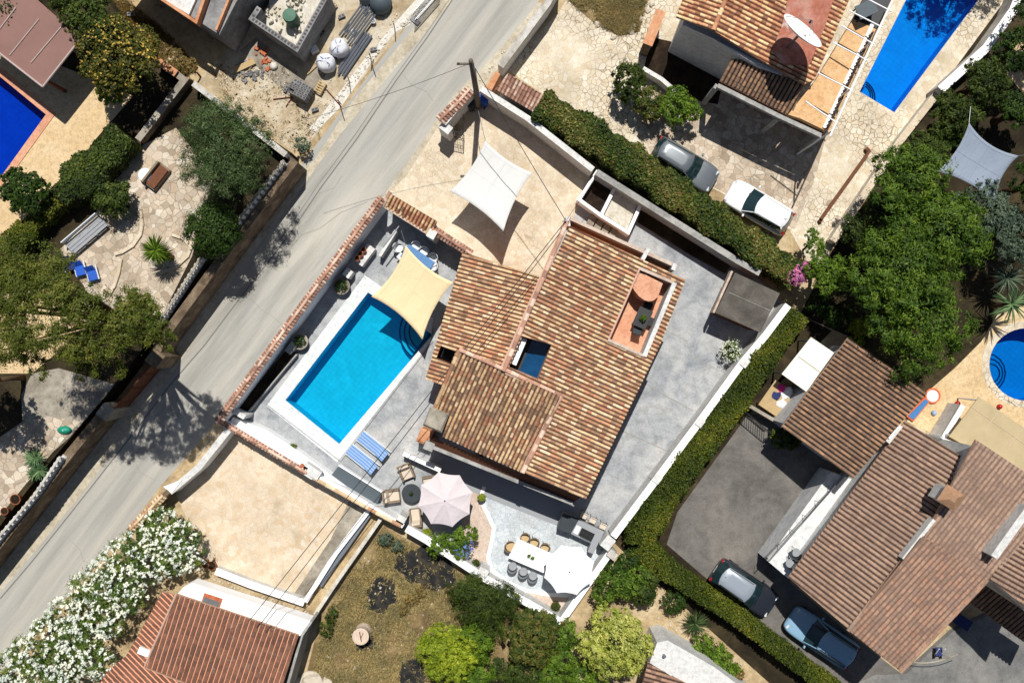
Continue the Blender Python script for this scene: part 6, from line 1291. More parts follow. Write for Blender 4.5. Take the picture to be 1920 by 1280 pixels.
# ================================================================ CARS
def car(label, px, py, ang, paint, roofm, L=4.2, Wd=1.78, h=1.48, z=0, hood=.95, wagon=True):
    c = W(px, py, z + 1.2); t = thing('parked_car', label, 'car', (c.x, c.y, z), ang); hw = Wd / 2
    st = [(-.5, .80, .55, .78), (-.488, .88, .35, .88), (-.45, .96, .28, .93), (-.36, 1.0, .24, .96), (-.15, 1.0, .22, .95), (.1, 1.0, .22, .94), (.24, 1.0, .24, .93), (.34, .99, .26, .88), (.42, .95, .28, .81), (.47, .86, .32, .73), (.495, .70, .42, .62), (.5, .55, .48, .56)]
    sec = [(0, 0), (.70, 0), (.93, .12), (.985, .4), (1, .62), (.975, .85), (.90, .965), (.6, 1.0), (0, 1.02)]
    vs = []; fs = []; m = len(sec); full = [(y, z_) for y, z_ in sec] + [(-y, z_) for y, z_ in sec[-2:0:-1]]
    for x, wk, zb, zt in st:
        for y, q in full: vs.append((x * L, y * hw * wk, zb + (zt - zb) * q))
    F = len(full)
    for i in range(len(st) - 1):
        for k in range(F): k2 = (k + 1) % F; fs.append((i * F + k, (i + 1) * F + k, (i + 1) * F + k2, i * F + k2))
    fs.append(tuple(range(F))); fs.append(tuple((len(st) - 1) * F + k for k in range(F))[::-1])
    bm_ = MB().add(vs, fs).build('body', paint, t, True, smooth=True); md = bm_.modifiers.new('sub', 'SUBSURF'); md.levels = md.render_levels = 1
    # greenhouse: glass frustum following the cabin, rounded
    xr, xw = (-.47 if wagon else -.40) * L, .20 * L; tr_, tw = (-.41 if wagon else -.30) * L, .06 * L; zb = .90; zt = h - .05; g = []
    def ring(x0, x1, w0, w1, z_, n=5):
        pts = []; 
        for x, w_, dirx in ((x1, w1, 1), (x0, w0, -1)):
            for k in range(n): y = w_ * (1 - 2 * k / (n - 1)) * dirx; pts.append((x + dirx * (.14 * (1 - (y / w_) ** 2)) , y, z_))
        return pts
    r0 = ring(xr, xw, hw * .82, hw * .88, zb); r1 = ring(tr_, tw, hw * .66, hw * .70, zt); n = len(r0)
    MB().add(r0 + r1, [(k, (k + 1) % n, (k + 1) % n + n, k + n) for k in range(n)][::1] + [tuple(range(n, 2 * n))]).build('windows', 'car_glass', t, True)
    r2 = ring(tr_ + .02, tw - .05, hw * .67, hw * .71, zt + .0); r3 = ring(tr_ + .08, tw - .12, hw * .62, hw * .66, zt + .045)
    r4 = ring(tr_ + .5, tw - .5, hw * .3, hw * .32, zt + .065)
    MB().add([(p[0], p[1], p[2] - .03) for p in r2] + r3 + r4, [(k, (k + 1) % n, (k + 1) % n + n, k + n) for k in range(n)] + [(k + n, (k + 1) % n + n, (k + 1) % n + 2 * n, k + 2 * n) for k in range(n)] + [tuple(range(2 * n, 3 * n))]).build('roof', roofm, t, True, smooth=True)
    for sy in (-1, 1):
        MB().tube([(xw - .02, sy * hw * .86, zb), (tw - .02, sy * hw * .70, zt + .02)], .035, 6).build('pillar', paint, t, True); MB().tube([(xr + .1, sy * hw * .8, zb), (tr_ + .05, sy * hw * .66, zt + .02)], .045, 6).build('pillar', paint, t, True)
        mm = MB().box((xw - .22, sy * (hw + .09), .93), (.13, .2, .13), sy * .15, .8); mm.build('mirror', paint, t, True, bevel=.03)
        MB().box((L * .452, sy * hw * .62, .64), (.16, .34, .12), -sy * .35, .8).build('headlight', 'light_lens', t, True, bevel=.02); MB().box((-L * .485, sy * hw * .72, .74), (.10, .24, .16), sy * .2).build('tail_light', 'red_lens', t, True, bevel=.02)
        MB().tube([(tr_ + .1, sy * hw * .6, zt + .07), (tw - .2, sy * hw * .63, zt + .07)], .018, 5).build('roof_rail', 'dark_metal' if paint != 'paint_white' else 'white_paint', t, True)
        for sx in (-.30, .31):
            w = MB(); w.tube([(sx * L, sy * (hw - .2), .32), (sx * L, sy * (hw + .01), .32)], .32, 18); wo = w.build('wheel', 'tire', t, True); MB().tube([(sx * L, sy * (hw - .1), .32), (sx * L, sy * (hw + .02), .32)], .19, 12).build('rim', 'grey_metal', wo, True)
    MB().tube([(tr_ + .18, 0, zt + .06), (tr_ + .08, 0, zt + .2)], .012, 5).build('antenna', 'black', t, True)
    MB().tube([(xw + .12, -hw * .5, .955), (xw + .0, hw * .1, 1.0)], .012, 4).build('wiper', 'black', t, True)
    MB().box((L * .49, 0, .5), (.04, .7, .12)).build('grille', 'black', t, True); MB().box((-L * .497, 0, .62), (.02, .5, .11)).build('number_plate', 'white_paint', t, True)
    for sy in (-1, 1): MB().tube([(.22 * L, sy * hw * .55, .935), (.44 * L, sy * hw * .42, .80)], .008, 4).build('bonnet_crease', paint, t, True)
    return t
car('white hatchback parked on the pale stone paving beside the hedge', 1427, 386, pang(1480, 415, 1375, 352), 'paint_white', 'paint_white', 4.15, 1.78)
car('silver hatchback half hidden by the long hedge', 1287, 306, pang(1230, 272, 1345, 340), 'paint_silver', 'paint_silver', 4.2, 1.76)
car('dark car with pale grey roof parked by the moss green hedge', 1400, 1107, pang(1340, 1068, 1455, 1146), 'paint_dark', 'paint_roof_grey', 4.2, 1.82)
car('light blue estate car in the shade of the lower right house', 1546, 1200, pang(1600, 1238, 1484, 1160), 'paint_light_blue', 'paint_light_blue', 4.55, 1.84)

# ================================================================ EAST SIDE SMALL THINGS
lt = thing('laundry_table', 'low table with colourful laundry beside the brown carport roof', 'table', cen(1462, 742)); P = [(p.x, p.y) for p in WL([(1454, 712), (1500, 742), (1472, 792), (1422, 758)], .9)]; P = P if ccw(P) else P[::-1]
MB().prism(P, .84, .9).build('tabletop', 'plywood', lt)
for q in inset(P, .1): MB().box((q[0], q[1], 0), (.08, .08, .84)).build('leg', 'brown_wood', lt)
random.seed(21)
for k, (x, y, m_, lab) in enumerate(((1466, 728, 'pink_cloth', 'pink garment on the laundry table'), (1488, 752, 'teal_cloth', 'turquoise garment at the right corner of the laundry table'), (1456, 742, 'navy_cloth', 'dark blue garment at the left of the laundry table'), (1474, 740, 'white_cloth', 'white garment in the middle of the laundry table'), (1466, 756, 'white_cloth', 'white garment at the lower side of the laundry table'), (1494, 744, 'orange_cloth', 'orange garment at the edge of the laundry table'), (1480, 732, 'white_cloth', 'white garment at the upper side of the laundry table'))):
    c = W(x, y, .95); mb = MB(); n = 9; ring = []
    for j in range(n): a = 2 * PI * j / n; r_ = random.uniform(.2, .36); ring.append((c.x + r_ * math.cos(a), c.y + r_ * math.sin(a), .905 + random.uniform(0, .02)))
    ring2 = [(c.x + (q[0] - c.x) * .6, c.y + (q[1] - c.y) * .6, .93 + random.uniform(0, .06)) for q in ring]; mb.add(ring + ring2 + [(c.x, c.y, .94)], [(j, (j + 1) % n, (j + 1) % n + n, j + n) for j in range(n)] + [(j + n, (j + 1) % n + n, 2 * n) for j in range(n)]); tag(mb.build('garment', m_), lab, 'clothes')
ig = thing('iron_gate', 'dark iron double gate at the top of the brown driveway', 'gate', cen(1415, 790)); a, b = W(1388, 764, 1.5), W(1446, 812, 1.5); mid = a.lerp(b, .5)
mb = MB(); mb.tube([a, b], .03, 6); mb.tube([(a.x, a.y, .15), (b.x, b.y, .15)], .03, 6); mb.build('frame', 'dark_metal', ig)
for k in range(15): p = a.lerp(b, k / 14); MB().tube([(p.x, p.y, .05), (p.x, p.y, 1.5)], .018, 5).build('bar', 'dark_metal', ig)
wall('garden_wall', 'low grey wall beside the laundry table', [(1398, 756), (1456, 790)], 1.0, .2, 0, 'worn_concrete')
c = W(1750, 742, .2); pp = thing('paddling_pool', 'round inflatable paddling pool with orange rim', 'paddling pool', (c.x, c.y, 0)); MB().tube([(.42 * math.cos(a), .42 * math.sin(a), .12) for a in np.linspace(0, 2 * PI, 25)], .055, 8, False).build('ring', 'toy_orange', pp, True); MB().lathe([(.4, 0), (.4, .05)], (0, 0, .06), 24).build('water', 'white_plastic', pp, True)
P = [(p.x, p.y) for p in WL([(1735, 745), (1746, 752), (1714, 790), (1700, 780)], .3)]; P = P if ccw(P) else P[::-1]; tr0 = thing('water_trough', 'blue and orange rectangular play mat pool beside the round paddling pool', 'paddling pool', cen(1724, 768)); MB().prism(P, 0, .22).build('mat', 'toy_orange', tr0); MB().prism(inset(P, .07), .2, .26).build('water', 'table_blue', tr0)
for k, (x, y, m_, lab) in enumerate(((1784, 765, 'toy_orange', 'orange toy beside the short white wall'), (1796, 756, 'toy_red', 'red toy near the corner of the beige canopy'), (1875, 762, 'toy_red', 'round red ball near the round pool'), (1772, 776, 'rust', 'small brown toy on the yellow paving'), (1752, 774, 'light_blue_fabric', 'small pale blue toy on the yellow paving'))):
    c = W(x, y, .15); r_ = .16 if k != 0 else .24; tag(MB().lathe([(r_ * .5, 0), (r_, r_ * .5), (r_ * .8, r_ * 1.2), (r_ * .3, r_ * 1.6)], (c.x, c.y, .03), 12).build('toy' if k != 2 else 'ball', m_, smooth=True), lab, 'toy')
for k, (x, y) in enumerate(((1848, 674), (1700, 1))): pass
# bikes / clutter near lower right house
bl_ = thing('wheel_table', 'white folded pushchair frame beside the lower right house corner', 'pushchair', cen(1762, 1222)); c = W(1762, 1222, .5)
for s_ in (-.18, .18): MB().tube([(c.x + s_, c.y - .4, .1), (c.x + s_, c.y + .3, .8)], .03, 6).build('frame', 'white_plastic', bl_)
MB().box((c.x, c.y, .35), (.4, .5, .06)).build('seat', 'navy_cloth', bl_)
for s_ in (-.2, .2): MB().tube([(c.x + s_ - .03, c.y - .35, .15), (c.x + s_ + .03, c.y - .35, .15)], .15, 12).build('wheel', 'tire', bl_)
ho = MB(); pts = [W(1700 + k * 8, 1240 + 8 * math.sin(PI * k / 12) - k * 1.2, .05) for k in range(13)]; ho.tube(pts, .045, 6); tag(ho.build('garden_hose', 'worn_concrete'), 'grey hose curving beside the lower right house corner', 'hose')
ho = MB(); pts = [W(1705 + k * 8, 1247 + 9 * math.sin(PI * k / 12) - k * 1.4, .05) for k in range(11)]; ho.tube(pts, .03, 6); tag(ho.build('garden_hose', 'charcoal'), 'dark hose curving outside the grey hose', 'hose')
c = W(1806, 1166, .6); t = thing('water_tub', 'dark blue tub in the shade beside the lower right house', 'tub', (c.x, c.y, 0), math.radians(-33)); MB().box((0, 0, 0), (.9, .6, .6), 0, 1.05).build('tub_body', 'navy_cloth', t, True); MB().box((0, 0, .6), (.96, .66, .05)).build('lid', 'navy_cloth', t, True)
for k, (x, y) in enumerate(((1492, 1036), (1482, 1056))):
    shell_chair(['small patio chair on the white terrace, upper of two', 'small patio chair on the white terrace, lower of two'][k], x, y, math.radians(60 + 90 * k), 'dark_metal', 'grey_top', 'patio chairs on the white terrace', z=2.0)
# ================================================================ WEST SIDE SMALL THINGS
ab = thing('garden_bench', 'long white slatted garden bench in the tree shade at left', 'bench', W(162, 444, ZW)); ang = pang(120, 475, 196, 410); c = W(162, 440, ZW + .4); ab.location = (c.x, c.y, ZW); ab.rotation_euler = (0, 0, ang)
for k in range(4): MB().box((0, -.3 + k * .2, .38), (2.6, .17, .04)).build('slat', 'grey_top', ab, True)
for sx in (-1.2, -.4, .4, 1.2): MB().box((sx, 0, 0), (.07, .7, .38)).build('leg', 'white_plastic', ab, True)
MB().box((0, .46, .42), (2.6, .05, .4)).build('backrest', 'white_plastic', ab, True)
for k, (x, y) in enumerate(((172, 512), (149, 503), (128, 494))):
    lounger(['bright blue garden chair nearest the curved stone edge', 'bright blue garden chair, middle of the row of three', 'dark blue garden chair farthest into the tree shade'][k], x, y, math.radians(-75), 'blue_plastic' if k < 2 else 'navy_cloth', 'white_plastic', 'blue garden chairs in the yucca court', L=.85, Wd=.6, raised=.3, z=ZW, cat='chair')
c = W(116, 807, ZW + .4); tq = thing('barrel_cover', 'teal green dome cover on the tan court at left', 'cover', (c.x, c.y, ZW)); MB().lathe([(.38, 0), (.42, .1), (.3, .24), (.08, .3)], (0, 0, 0), 18).build('dome', 'teal_plastic', tq, True, smooth=True); tq.scale = (1, .6, 1); MB().tube([(0, -.05, .3), (0, .05, .3)], .03, 6).build('handle', 'white_plastic', tq, True)
for k, (x, y, r_) in enumerate(((28, 936, .3), (8, 958, .22))): pot('clay_pot', ['large brown clay pot beside the lower left balustrade', 'smaller brown clay pot by the lower left balustrade'][k], x, y, r_, .4, 'pot_brown', None, z=ZW, cat='pot')
for k, (x, y) in enumerate(((384, 1056), (397, 1060))): pot('clay_pot', ['brown clay pot at the patio corner, left of two', 'brown clay pot at the patio corner, right of two'][k], x, y, .26, .35, 'pot_brown', None, z=0, cat='pot')
c = W(676, 1193, 1.2); sp = thing('tree_stump', 'tall pale sawn tree stump in the dry grass lot', 'tree stump', (c.x, c.y, 0)); MB().lathe([(.5, 0), (.42, .5), (.46, 1.1), (.5, 1.2), (.44, 1.22), (.2, 1.2)], (0, 0, 0), 16).build('stump', 'stump_wood', sp, True); MB().box((0, 0, 1.2), (.05, .6, .03), .2).build('split', 'brown_wood', sp, True)
MB().box((.08, .05, 1.2), (.04, .4, .03), -.4).build('split', 'brown_wood', sp, True)
pz = [W(1000 + 0, 0, 0)]
# rocks
def rock(label, px, py, s, seed, mat='rock', name='rock', z=0, group=None):
    r = random.Random(seed); c = W(px, py, z); bm = bmesh.new(); bmesh.ops.create_icosphere(bm, subdivisions=2, radius=s)
    for v in bm.verts: v.co *= r.uniform(.75, 1.15); v.co.z *= .55
    me = bpy.data.meshes.new(name); bm.to_mesh(me); bm.free(); me.materials.append(M[mat]); o = bpy.data.objects.new(name, me); col.objects.link(o); o.location = (c.x, c.y, z + s * .2); return tag(o, label, 'rock', group)
rock('largest pale boulder at the bottom edge beside the rust roofed house', 585, 1276, .8, 1); rock('pale boulder right of the largest one at the bottom edge', 612, 1282, .5, 2); rock('small pale boulder left of the largest one at the bottom edge', 560, 1284, .5, 3)
for k, (x, y, s) in enumerate(((1188, 50, .22), (1202, 36, .2), (1184, 60, .18), (1214, 20, .2), (1222, 8, .2), (1150, 70, .2), (1120, 46, .2))): rock(['limestone rock at the right side of the dry bed, fourth from the top', 'limestone rock at the right side of the dry bed, third from the top', 'limestone rock at the right side of the dry bed, lowest of five', 'limestone rock at the right side of the dry bed, second from the top', 'limestone rock at the right side of the dry bed, nearest the top edge', 'lone limestone rock below the tip of the dry bed', 'lone limestone rock left of the dry bed'][k], x, y, s, 20 + k, group='edging rocks round the dry bed')
# small stones as stuff on dirt
def scatter(name, label, polys, n, smin, smax, mat, z=0, seed=1, cat='stones'):
    r = random.Random(seed); mb = MB(); k = 0
    while k < n:
        poly = r.choice(polys); xs = [p[0] for p in poly]; ys = [p[1] for p in poly]; x, y = r.uniform(min(xs), max(xs)), r.uniform(min(ys), max(ys))
        if not inpoly(x, y, poly): continue
        p = W(x, y, z); s = r.uniform(smin, smax); mb.box((p.x, p.y, z), (s, s * r.uniform(.5, 1), s * .45), r.uniform(0, 3), .6); k += 1
    tag(mb.build(name, mat), label, cat, kind='stuff')
scatter('site_gravel', 'loose pale stones scattered over the building site', [[(380, 120), (560, 130), (600, 240), (560, 290), (430, 190)], [(600, 120), (700, 20), (760, 30), (640, 190), (590, 220)], [(200, 20), (300, 60), (360, 120), (320, 130), (220, 60)]], 420, .04, .16, 'rock', 0, 5)
scatter('dark_stones', 'dark clods scattered over the building site', [[(400, 120), (560, 130), (600, 240), (560, 290), (450, 190)]], 50, .04, .13, 'soil', 0, 6)
scatter('chalk_rubble', 'white rubble along the chalky road verge', [[(742, 60), (700, 112), (600, 238), (584, 246), (640, 168), (712, 78)], [(780, 20), (812, -10), (770, 46), (744, 52)]], 260, .04, .18, 'limestone_dust', .01, 7)
scatter('wall_foot_stones', 'pale stones and litter along the foot of the street walls', [[(1010, 4), (1000, 24), (900, 160), (880, 170), (950, 90)], [(420, 800), (370, 860), (360, 868), (400, 800)], [(400, 1075), (560, 1130), (580, 1150), (400, 1095)]], 160, .04, .16, 'rock', .01, 8)
scatter('garden_stones', 'pale stones scattered in the lower garden', [[(1200, 1100), (1260, 1120), (1300, 1220), (1240, 1190)], [(700, 1000), (860, 1090), (800, 1260), (600, 1260)]], 160, .04, .16, 'rock', .01, 9)
def tufts(name, label, polys, n, L, mat, z=0, seed=1, lean=.5, blades=5):
    r = np.random.default_rng(seed); out = []
    while len(out) < n:
        poly = polys[int(r.integers(len(polys)))]; xs = [p[0] for p in poly]; ys = [p[1] for p in poly]; x, y = r.uniform(min(xs), max(xs)), r.uniform(min(ys), max(ys))
        if not inpoly(x, y, poly): continue
        if any(inpoly(x, y, q) for q in SHADE_PATCHES) and r.uniform() < .95: continue
        g = math.sin(x * .06 + 1.3) * math.sin(y * .05) + .6 * math.sin(x * .021 + y * .033)
        if g < r.uniform(-1.4, .8): continue
        p = W(x, y, z); out.append((p.x, p.y))
    P = np.repeat(np.array(out), blades, 0) + r.normal(0, .06, (n * blades, 2)); m = len(P); a = r.uniform(0, 2 * PI, m); l = L * r.uniform(.4, 1.3, m); h = l * r.uniform(.3, .9, m)
    d = np.stack([np.cos(a), np.sin(a)], 1); s = np.stack([-d[:, 1], d[:, 0]], 1) * .014; b = np.concatenate([P, np.full((m, 1), z)], 1); e = b + np.concatenate([d * (l * lean)[:, None], h[:, None]], 1); s3 = np.concatenate([s, np.zeros((m, 1))], 1)
    v = np.stack([b - s3, b + s3, e + s3 * .5, e - s3 * .5], 1).reshape(-1, 3); o = leafobj(name, v, r.uniform(0, 1, m), mat, None); return tag(o, label, 'grass', kind='stuff')
tufts('dry_grass', 'dry straw grass over the fenced lot below the terrace', [[(720, 992), (880, 1082), (960, 1130), (900, 1290), (580, 1290), (610, 1160), (660, 1070)]], 9000, .32, 'leaf_dry', .01, 41)
tufts('dry_grass', 'dry straw grass in the stone edged bed at the top', [[(1066, 0), (1110, 38), (1160, 64), (1196, 56), (1212, 0)]], 2200, .3, 'leaf_dry', .016, 42)
tufts('dry_grass', 'dry weeds on the bank beside the building site', [[(170, 0), (240, 0), (330, 80), (370, 130), (340, 150), (290, 110), (200, 50)]], 2600, .32, 'leaf_brown', 0, 43)
tufts('weeds', 'sparse weeds on the building site', [[(380, 120), (560, 130), (600, 240), (560, 290), (430, 190)]], 260, .18, 'leaf_brown', 0, 44)

# ================================================================ HEDGES
hedge('long_hedge', 'long dense dark green hedge between villa and upper house', [(1010, 196), (1080, 236), (1160, 288), (1250, 350), (1340, 412), (1430, 474), (1496, 518)], [1.6, 1.9, 1.9, 1.85, 1.75, 1.7, 1.5], 2.4, 32000, .16, 'leaf_mixed', seed=3, bulge=.13)
hedge('moss_hedge', 'moss green clipped hedge along the outside of the east wall', [(1500, 590), (1440, 660), (1380, 748), (1310, 840), (1250, 920), (1212, 985)], [1.1, 1.5, 1.6, 1.75, 1.8, 2.0], 1.7, 24000, .12, 'leaf_hedge', seed=4, bulge=.06)
hedge('moss_hedge', 'moss green clipped hedge curving past the dark car', [(1205, 975), (1202, 1020), (1240, 1060), (1310, 1108), (1390, 1160), (1470, 1222), (1560, 1290), (1660, 1370)], [1.9, 1.9, 1.3, 1.1, 1.05, 1.05, 1.1, 1.1], 1.6, 22000, .12, 'leaf_hedge', seed=5, bulge=.05)
hedge('garden_hedge', 'bushy dark hedge beside the yellow pool deck', [(232, 250), (190, 296), (138, 346), (112, 370)], [1.3, 2.0, 2.0, 1.2], 1.7, 9000, .16, 'leaf_laurel', z0=ZW, seed=6, bulge=.15)
hedge('garden_hedge', 'narrow dark hedge running below the yellow deck to the pine', [(110, 368), (70, 410), (20, 462), (-40, 520)], [.8, 1.2, 1.3, 1.4], 1.3, 7000, .15, 'leaf_hedge', z0=ZW, seed=7, bulge=.2)
# ================================================================ TREES
tree('olive_tree', 'large grey green olive tree by the flaking white wall', 420, 280, ZW + 4.2, round_lobes(2.9, 9, 5, .7), 19000, .22, 'leaf_olive', ZW, .2, seed=31, clump=.32, nclump=30, asp=.16)
tree('round_tree', 'dense dark round tree beside the stone retaining wall', 400, 430, ZW + 1.9, [(0, 0, 0, 1.5, 1.5, 1.5), (.3, -.2, .1, 1.2, 1.2, 1.3)], 9000, .15, 'leaf_dark', ZW, .15, seed=32, clump=.2, shell=.85, nclump=70)
tree('fruit_tree', 'broad citrus tree full of yellow fruit at upper left', 222, 106, ZW + 3.2, round_lobes(2.5, 8, 8, .7), 9000, .2, 'leaf_citrus', ZW, .16, seed=33, nclump=34, shell=.75)
o_ = [o for o in bpy.data.objects if o.name.startswith('fruit_tree')][0]; c = W(222, 106, ZW + 3.4); v, rr = leaves([(c.x, c.y, ZW + 3.4, 2.1, 2.1, 1.5)], 210, .12, 88, shell=.9, up=1, asp=.9, nclump=120, clump=.06); leafobj('fruit', v, rr, 'fruit', o_)['kind'] = 'stuff'
tree('leafy_tree', 'green tree touching the brown pavilion roof', 160, 26, ZW + 3.0, round_lobes(1.6, 6, 9, .7) + [(-1.2, 1.2, -.4, 1.2, 1.2, 1.0), (1.2, -1.1, .2, 1.1, 1.0, .9)], 7000, .2, 'leaf_laurel', ZW, .12, seed=34)
tree('leafy_tree', 'dark green tree behind the pavilion at the top left corner', 10, 10, ZW + 2.0, round_lobes(2.0, 6, 10, .7), 5000, .22, 'leaf_dark', ZW, .12, seed=35)
tree('small_tree', 'compact dark tree standing on the yellow pool deck', 44, 356, ZW + 2.2, round_lobes(1.45, 7, 12, .8), 6500, .19, 'leaf_dark', ZW, .11, seed=36, nclump=30)
tree('shrub', 'dark green shrub below the bushy hedge', 212, 374, ZW + 1.2, [(0, 0, 0, 1.2, 1.0, .9), (.5, .3, 0, .8, .8, .8)], 4200, .17, 'leaf_laurel', ZW, .08, cat='shrub', seed=37)
tree('shrub', 'mid green shrub at the foot of the fruit tree', 208, 176, ZW + 1.3, [(0, 0, 0, .8, .7, .7)], 1500, .18, 'leaf_bright', ZW, .06, cat='shrub', seed=38)
PL = [(-3.6, 1.9, -1, 1.7, 1.5, .8), (-1.6, 2.6, -.6, 1.6, 1.2, .7), (-4.2, .2, -.6, 1.8, 1.6, .9), (-2.2, .6, 0, 1.8, 1.5, .9), (-.6, 1.1, .4, 1.5, 1.3, .8), (.9, .3, .3, 1.6, 1.3, .8), (2.6, -.3, -.2, 1.7, 1.3, .8), (3.9, -.4, -.6, 1.3, 1.1, .7), (1.8, -1.5, -.4, 1.6, 1.0, .7), (0, -1.6, 0, 1.5, 1.1, .7), (-1.8, -1.2, .2, 1.6, 1.2, .8), (-3.8, -1.7, -.5, 1.5, 1.1, .7), (3.2, .9, -.8, 1.2, .9, .6), (.2, -2.8, -1.2, 1.0, .8, .5), (-2.4, -2.6, -1.2, 1.0, .9, .5), (-4.9, 3.4, -1.4, 1.2, 1.0, .5), (2.0, -2.7, -1.6, .6, .7, .4), (4.9, -1.3, -1.2, .6, .5, .4)]
tree('pine_tree', 'wide spreading pine leaning over the wall towards the road', 134, 592, 12.3, [(l[0] * .86, l[1] * .9, l[2], l[3] * .95, l[4] * .95, l[5]) for l in PL], 34000, .19, 'leaf_pine', ZW, .28, seed=39, clump=.3, shell=.35, asp=.28, nclump=16, cap_tr=18)
tree('shrub', 'bright green shrub at the right edge of the pine crown', 262, 590, ZW + 1.6, [(0, 0, 0, 1.1, 1.1, .9)], 2600, .18, 'leaf_bright', ZW, .08, cat='shrub', seed=40)
spiky('yucca', 'spiky green yucca in the stone paved court', 292, 470, ZW + 1.7, 1.0, 170, 'leaf_bright', ZW, .035, .5, 'yucca', seed=3)
spiky('yucca', 'smaller olive green yucca beside the larger one', 307, 478, ZW + 1.3, .7, 90, 'leaf_hedge', ZW, .03, .5, 'yucca', seed=4)
spiky('agave', 'blue green agave by the lower left balustrade', 66, 858, ZW + .3, .8, 70, 'leaf_agave', ZW, .05, .3, 'agave', seed=5, stem=False); spiky('agave', 'second blue green agave nearer the balustrade rail', 74, 882, ZW + .3, .7, 60, 'leaf_agave', ZW, .05, .3, 'agave', seed=6, stem=False)
spiky('agave', 'blue green agave at the lower end of the agave bed', 62, 888, ZW + .25, .5, 40, 'leaf_agave', ZW, .045, .3, 'agave', seed=16, stem=False)
# oleander
tree('added_shade_tree', 'dark tree added past the left edge to shade the stone court', -62, 716, 7.5, round_lobes(1.9, 6, 99, .8), 6500, .2, 'leaf_dark', ZW, .14, seed=99)  # mostly unseen tree, added to throw shade onto the court
OL = [(340, 1010), (300, 1010), (262, 1020), (230, 1040), (320, 1050), (278, 1064), (236, 1082), (196, 1072), (350, 1040), (200, 1116), (160, 1104), (240, 1120), (166, 1150), (120, 1150), (204, 1160), (130, 1190), (86, 1190), (170, 1200), (96, 1232), (50, 1226), (138, 1240), (60, 1266), (14, 1258), (110, 1280), (-20, 1290), (300, 985), (180, 1240)]
c0 = W(200, 1120, 2.2); t = thing('oleander_bush', 'huge oleander bush covered in white blossom beside the road', 'bush', (c0.x, c0.y, 0))
LB = []
random.seed(9)
for x, y in OL: p = W(x, y, 2.0); LB.append((p.x, p.y, 1.7 + random.uniform(-.2, .3), 1.15, 1.05, 1.0))
v, rr = leaves(LB, 34000, .19, 51, clump=.24, nclump=22, asp=.3); leafobj('foliage', v, rr, 'leaf_oleander', t)
v, rr = leaves([(l[0], l[1], l[2] + .1, l[3], l[4], l[5]) for l in LB], 15500, .12, 52, clump=.10, nclump=34, shell=.9, asp=.85, up=1.2); leafobj('flowers', v, rr, 'flower_white', t)['kind'] = 'stuff'
for k, i in enumerate((0, 5, 9, 13, 17, 22)): l = LB[i]; MB().tube([(l[0], l[1], 0), (l[0] + .2, l[1], 1.6)], [.09, .04], 6).build('stem', 'bark', t)
# bottom middle
tree('cypress_bush', 'dark feathery evergreen bush under the lower white wall', 902, 1128, 2.0, [(0, 0, 0, 1.7, 1.6, 1.2), (1.2, .1, -.2, 1.2, 1.0, .9), (-1.1, .7, -.2, 1.1, 1.1, .9), (.3, -1.4, -.2, 1.1, .9, .8), (2.0, -.5, -.3, .8, .7, .7)], 12000, .22, 'leaf_laurel', 0, .12, seed=53, asp=.18, clump=.28)
tree('lime_tree', 'bright lime green tree at the bottom edge', 838, 1222, 2.8, round_lobes(2.0, 8, 21, .8), 9500, .19, 'leaf_lime', 0, .13, seed=54)
tree('leafy_tree', 'mid green tree behind the lime green one at the bottom', 888, 1214, 2.0, [(0, .4, 0, 1.1, 1.2, 1.1), (.1, -1.4, -.2, 1.2, 1.0, .9)], 5200, .19, 'leaf_bright', 0, .12, seed=55)
tree('loquat_tree', 'large leaved olive green tree right of the evergreen bush', 1000, 1192, 2.6, round_lobes(1.85, 8, 23, .8), 7000, .27, 'leaf_mixed', 0, .13, seed=56, asp=.3)
tree('leafy_tree', 'fresh green tree below the lowest terrace corner', 1058, 1205, 1.9, [(0, .5, 0, .8, 1.0, .8), (-.2, -.9, 0, .9, .9, .8), (-.8, -1.9, -.2, .8, .8, .7)], 4600, .18, 'leaf_bright', 0, .1, seed=57)
tree('privet_tree', 'pale yellow green leafy tree at the bottom edge', 1152, 1208, 2.6, round_lobes(2.35, 9, 25, .8), 12000, .2, 'leaf_yellowgreen', 0, .14, seed=58)
tree('shrub', 'mixed green shrub outside the lower east wall', 1150, 1092, 1.3, [(0, 0, 0, 1.1, .9, .8), (.9, -.2, 0, 1.0, .8, .8), (-.6, -.6, 0, .8, .7, .7), (1.5, .4, .1, .8, .7, .7)], 5200, .18, 'leaf_big', 0, .08, cat='shrub', seed=59)
tree('shrub', 'green shrub between the privet tree and the clipped hedge', 1205, 1108, 1.2, [(0, 0, 0, .8, .8, .8), (.3, .8, .2, .6, .6, .6)], 2500, .2, 'leaf_laurel', 0, .08, cat='shrub', seed=60)
tree('shrub', 'mid green shrub at the bottom edge under the loquat like tree', 985, 1258, 1.5, [(0, 0, 0, 1.2, 1.0, .9), (-1.3, .1, 0, 1.0, .8, .8), (1.2, -.2, 0, .9, .8, .8)], 5200, .18, 'leaf_laurel', 0, .08, cat='shrub', seed=201)
tree('shrub', 'light green shrub at the bottom edge below the privet tree', 1090, 1262, 1.3, [(0, 0, 0, 1.0, .8, .8), (.9, -.2, 0, .8, .7, .7)], 3200, .18, 'leaf_bright', 0, .08, cat='shrub', seed=202)
tree('shrub', 'dark shrub tucked between clipped hedge corner and lower white wall', 1180, 1052, 1.0, [(0, 0, 0, .9, .7, .7), (-.8, -.4, 0, .6, .5, .5)], 2200, .16, 'leaf_dark', 0, .06, cat='shrub', seed=203)
tree('shrub', 'dark shrub behind the wide spiky agave', 1262, 1128, .8, [(0, 0, 0, .8, .7, .6)], 1500, .15, 'leaf_dark', 0, .06, cat='shrub', seed=204)
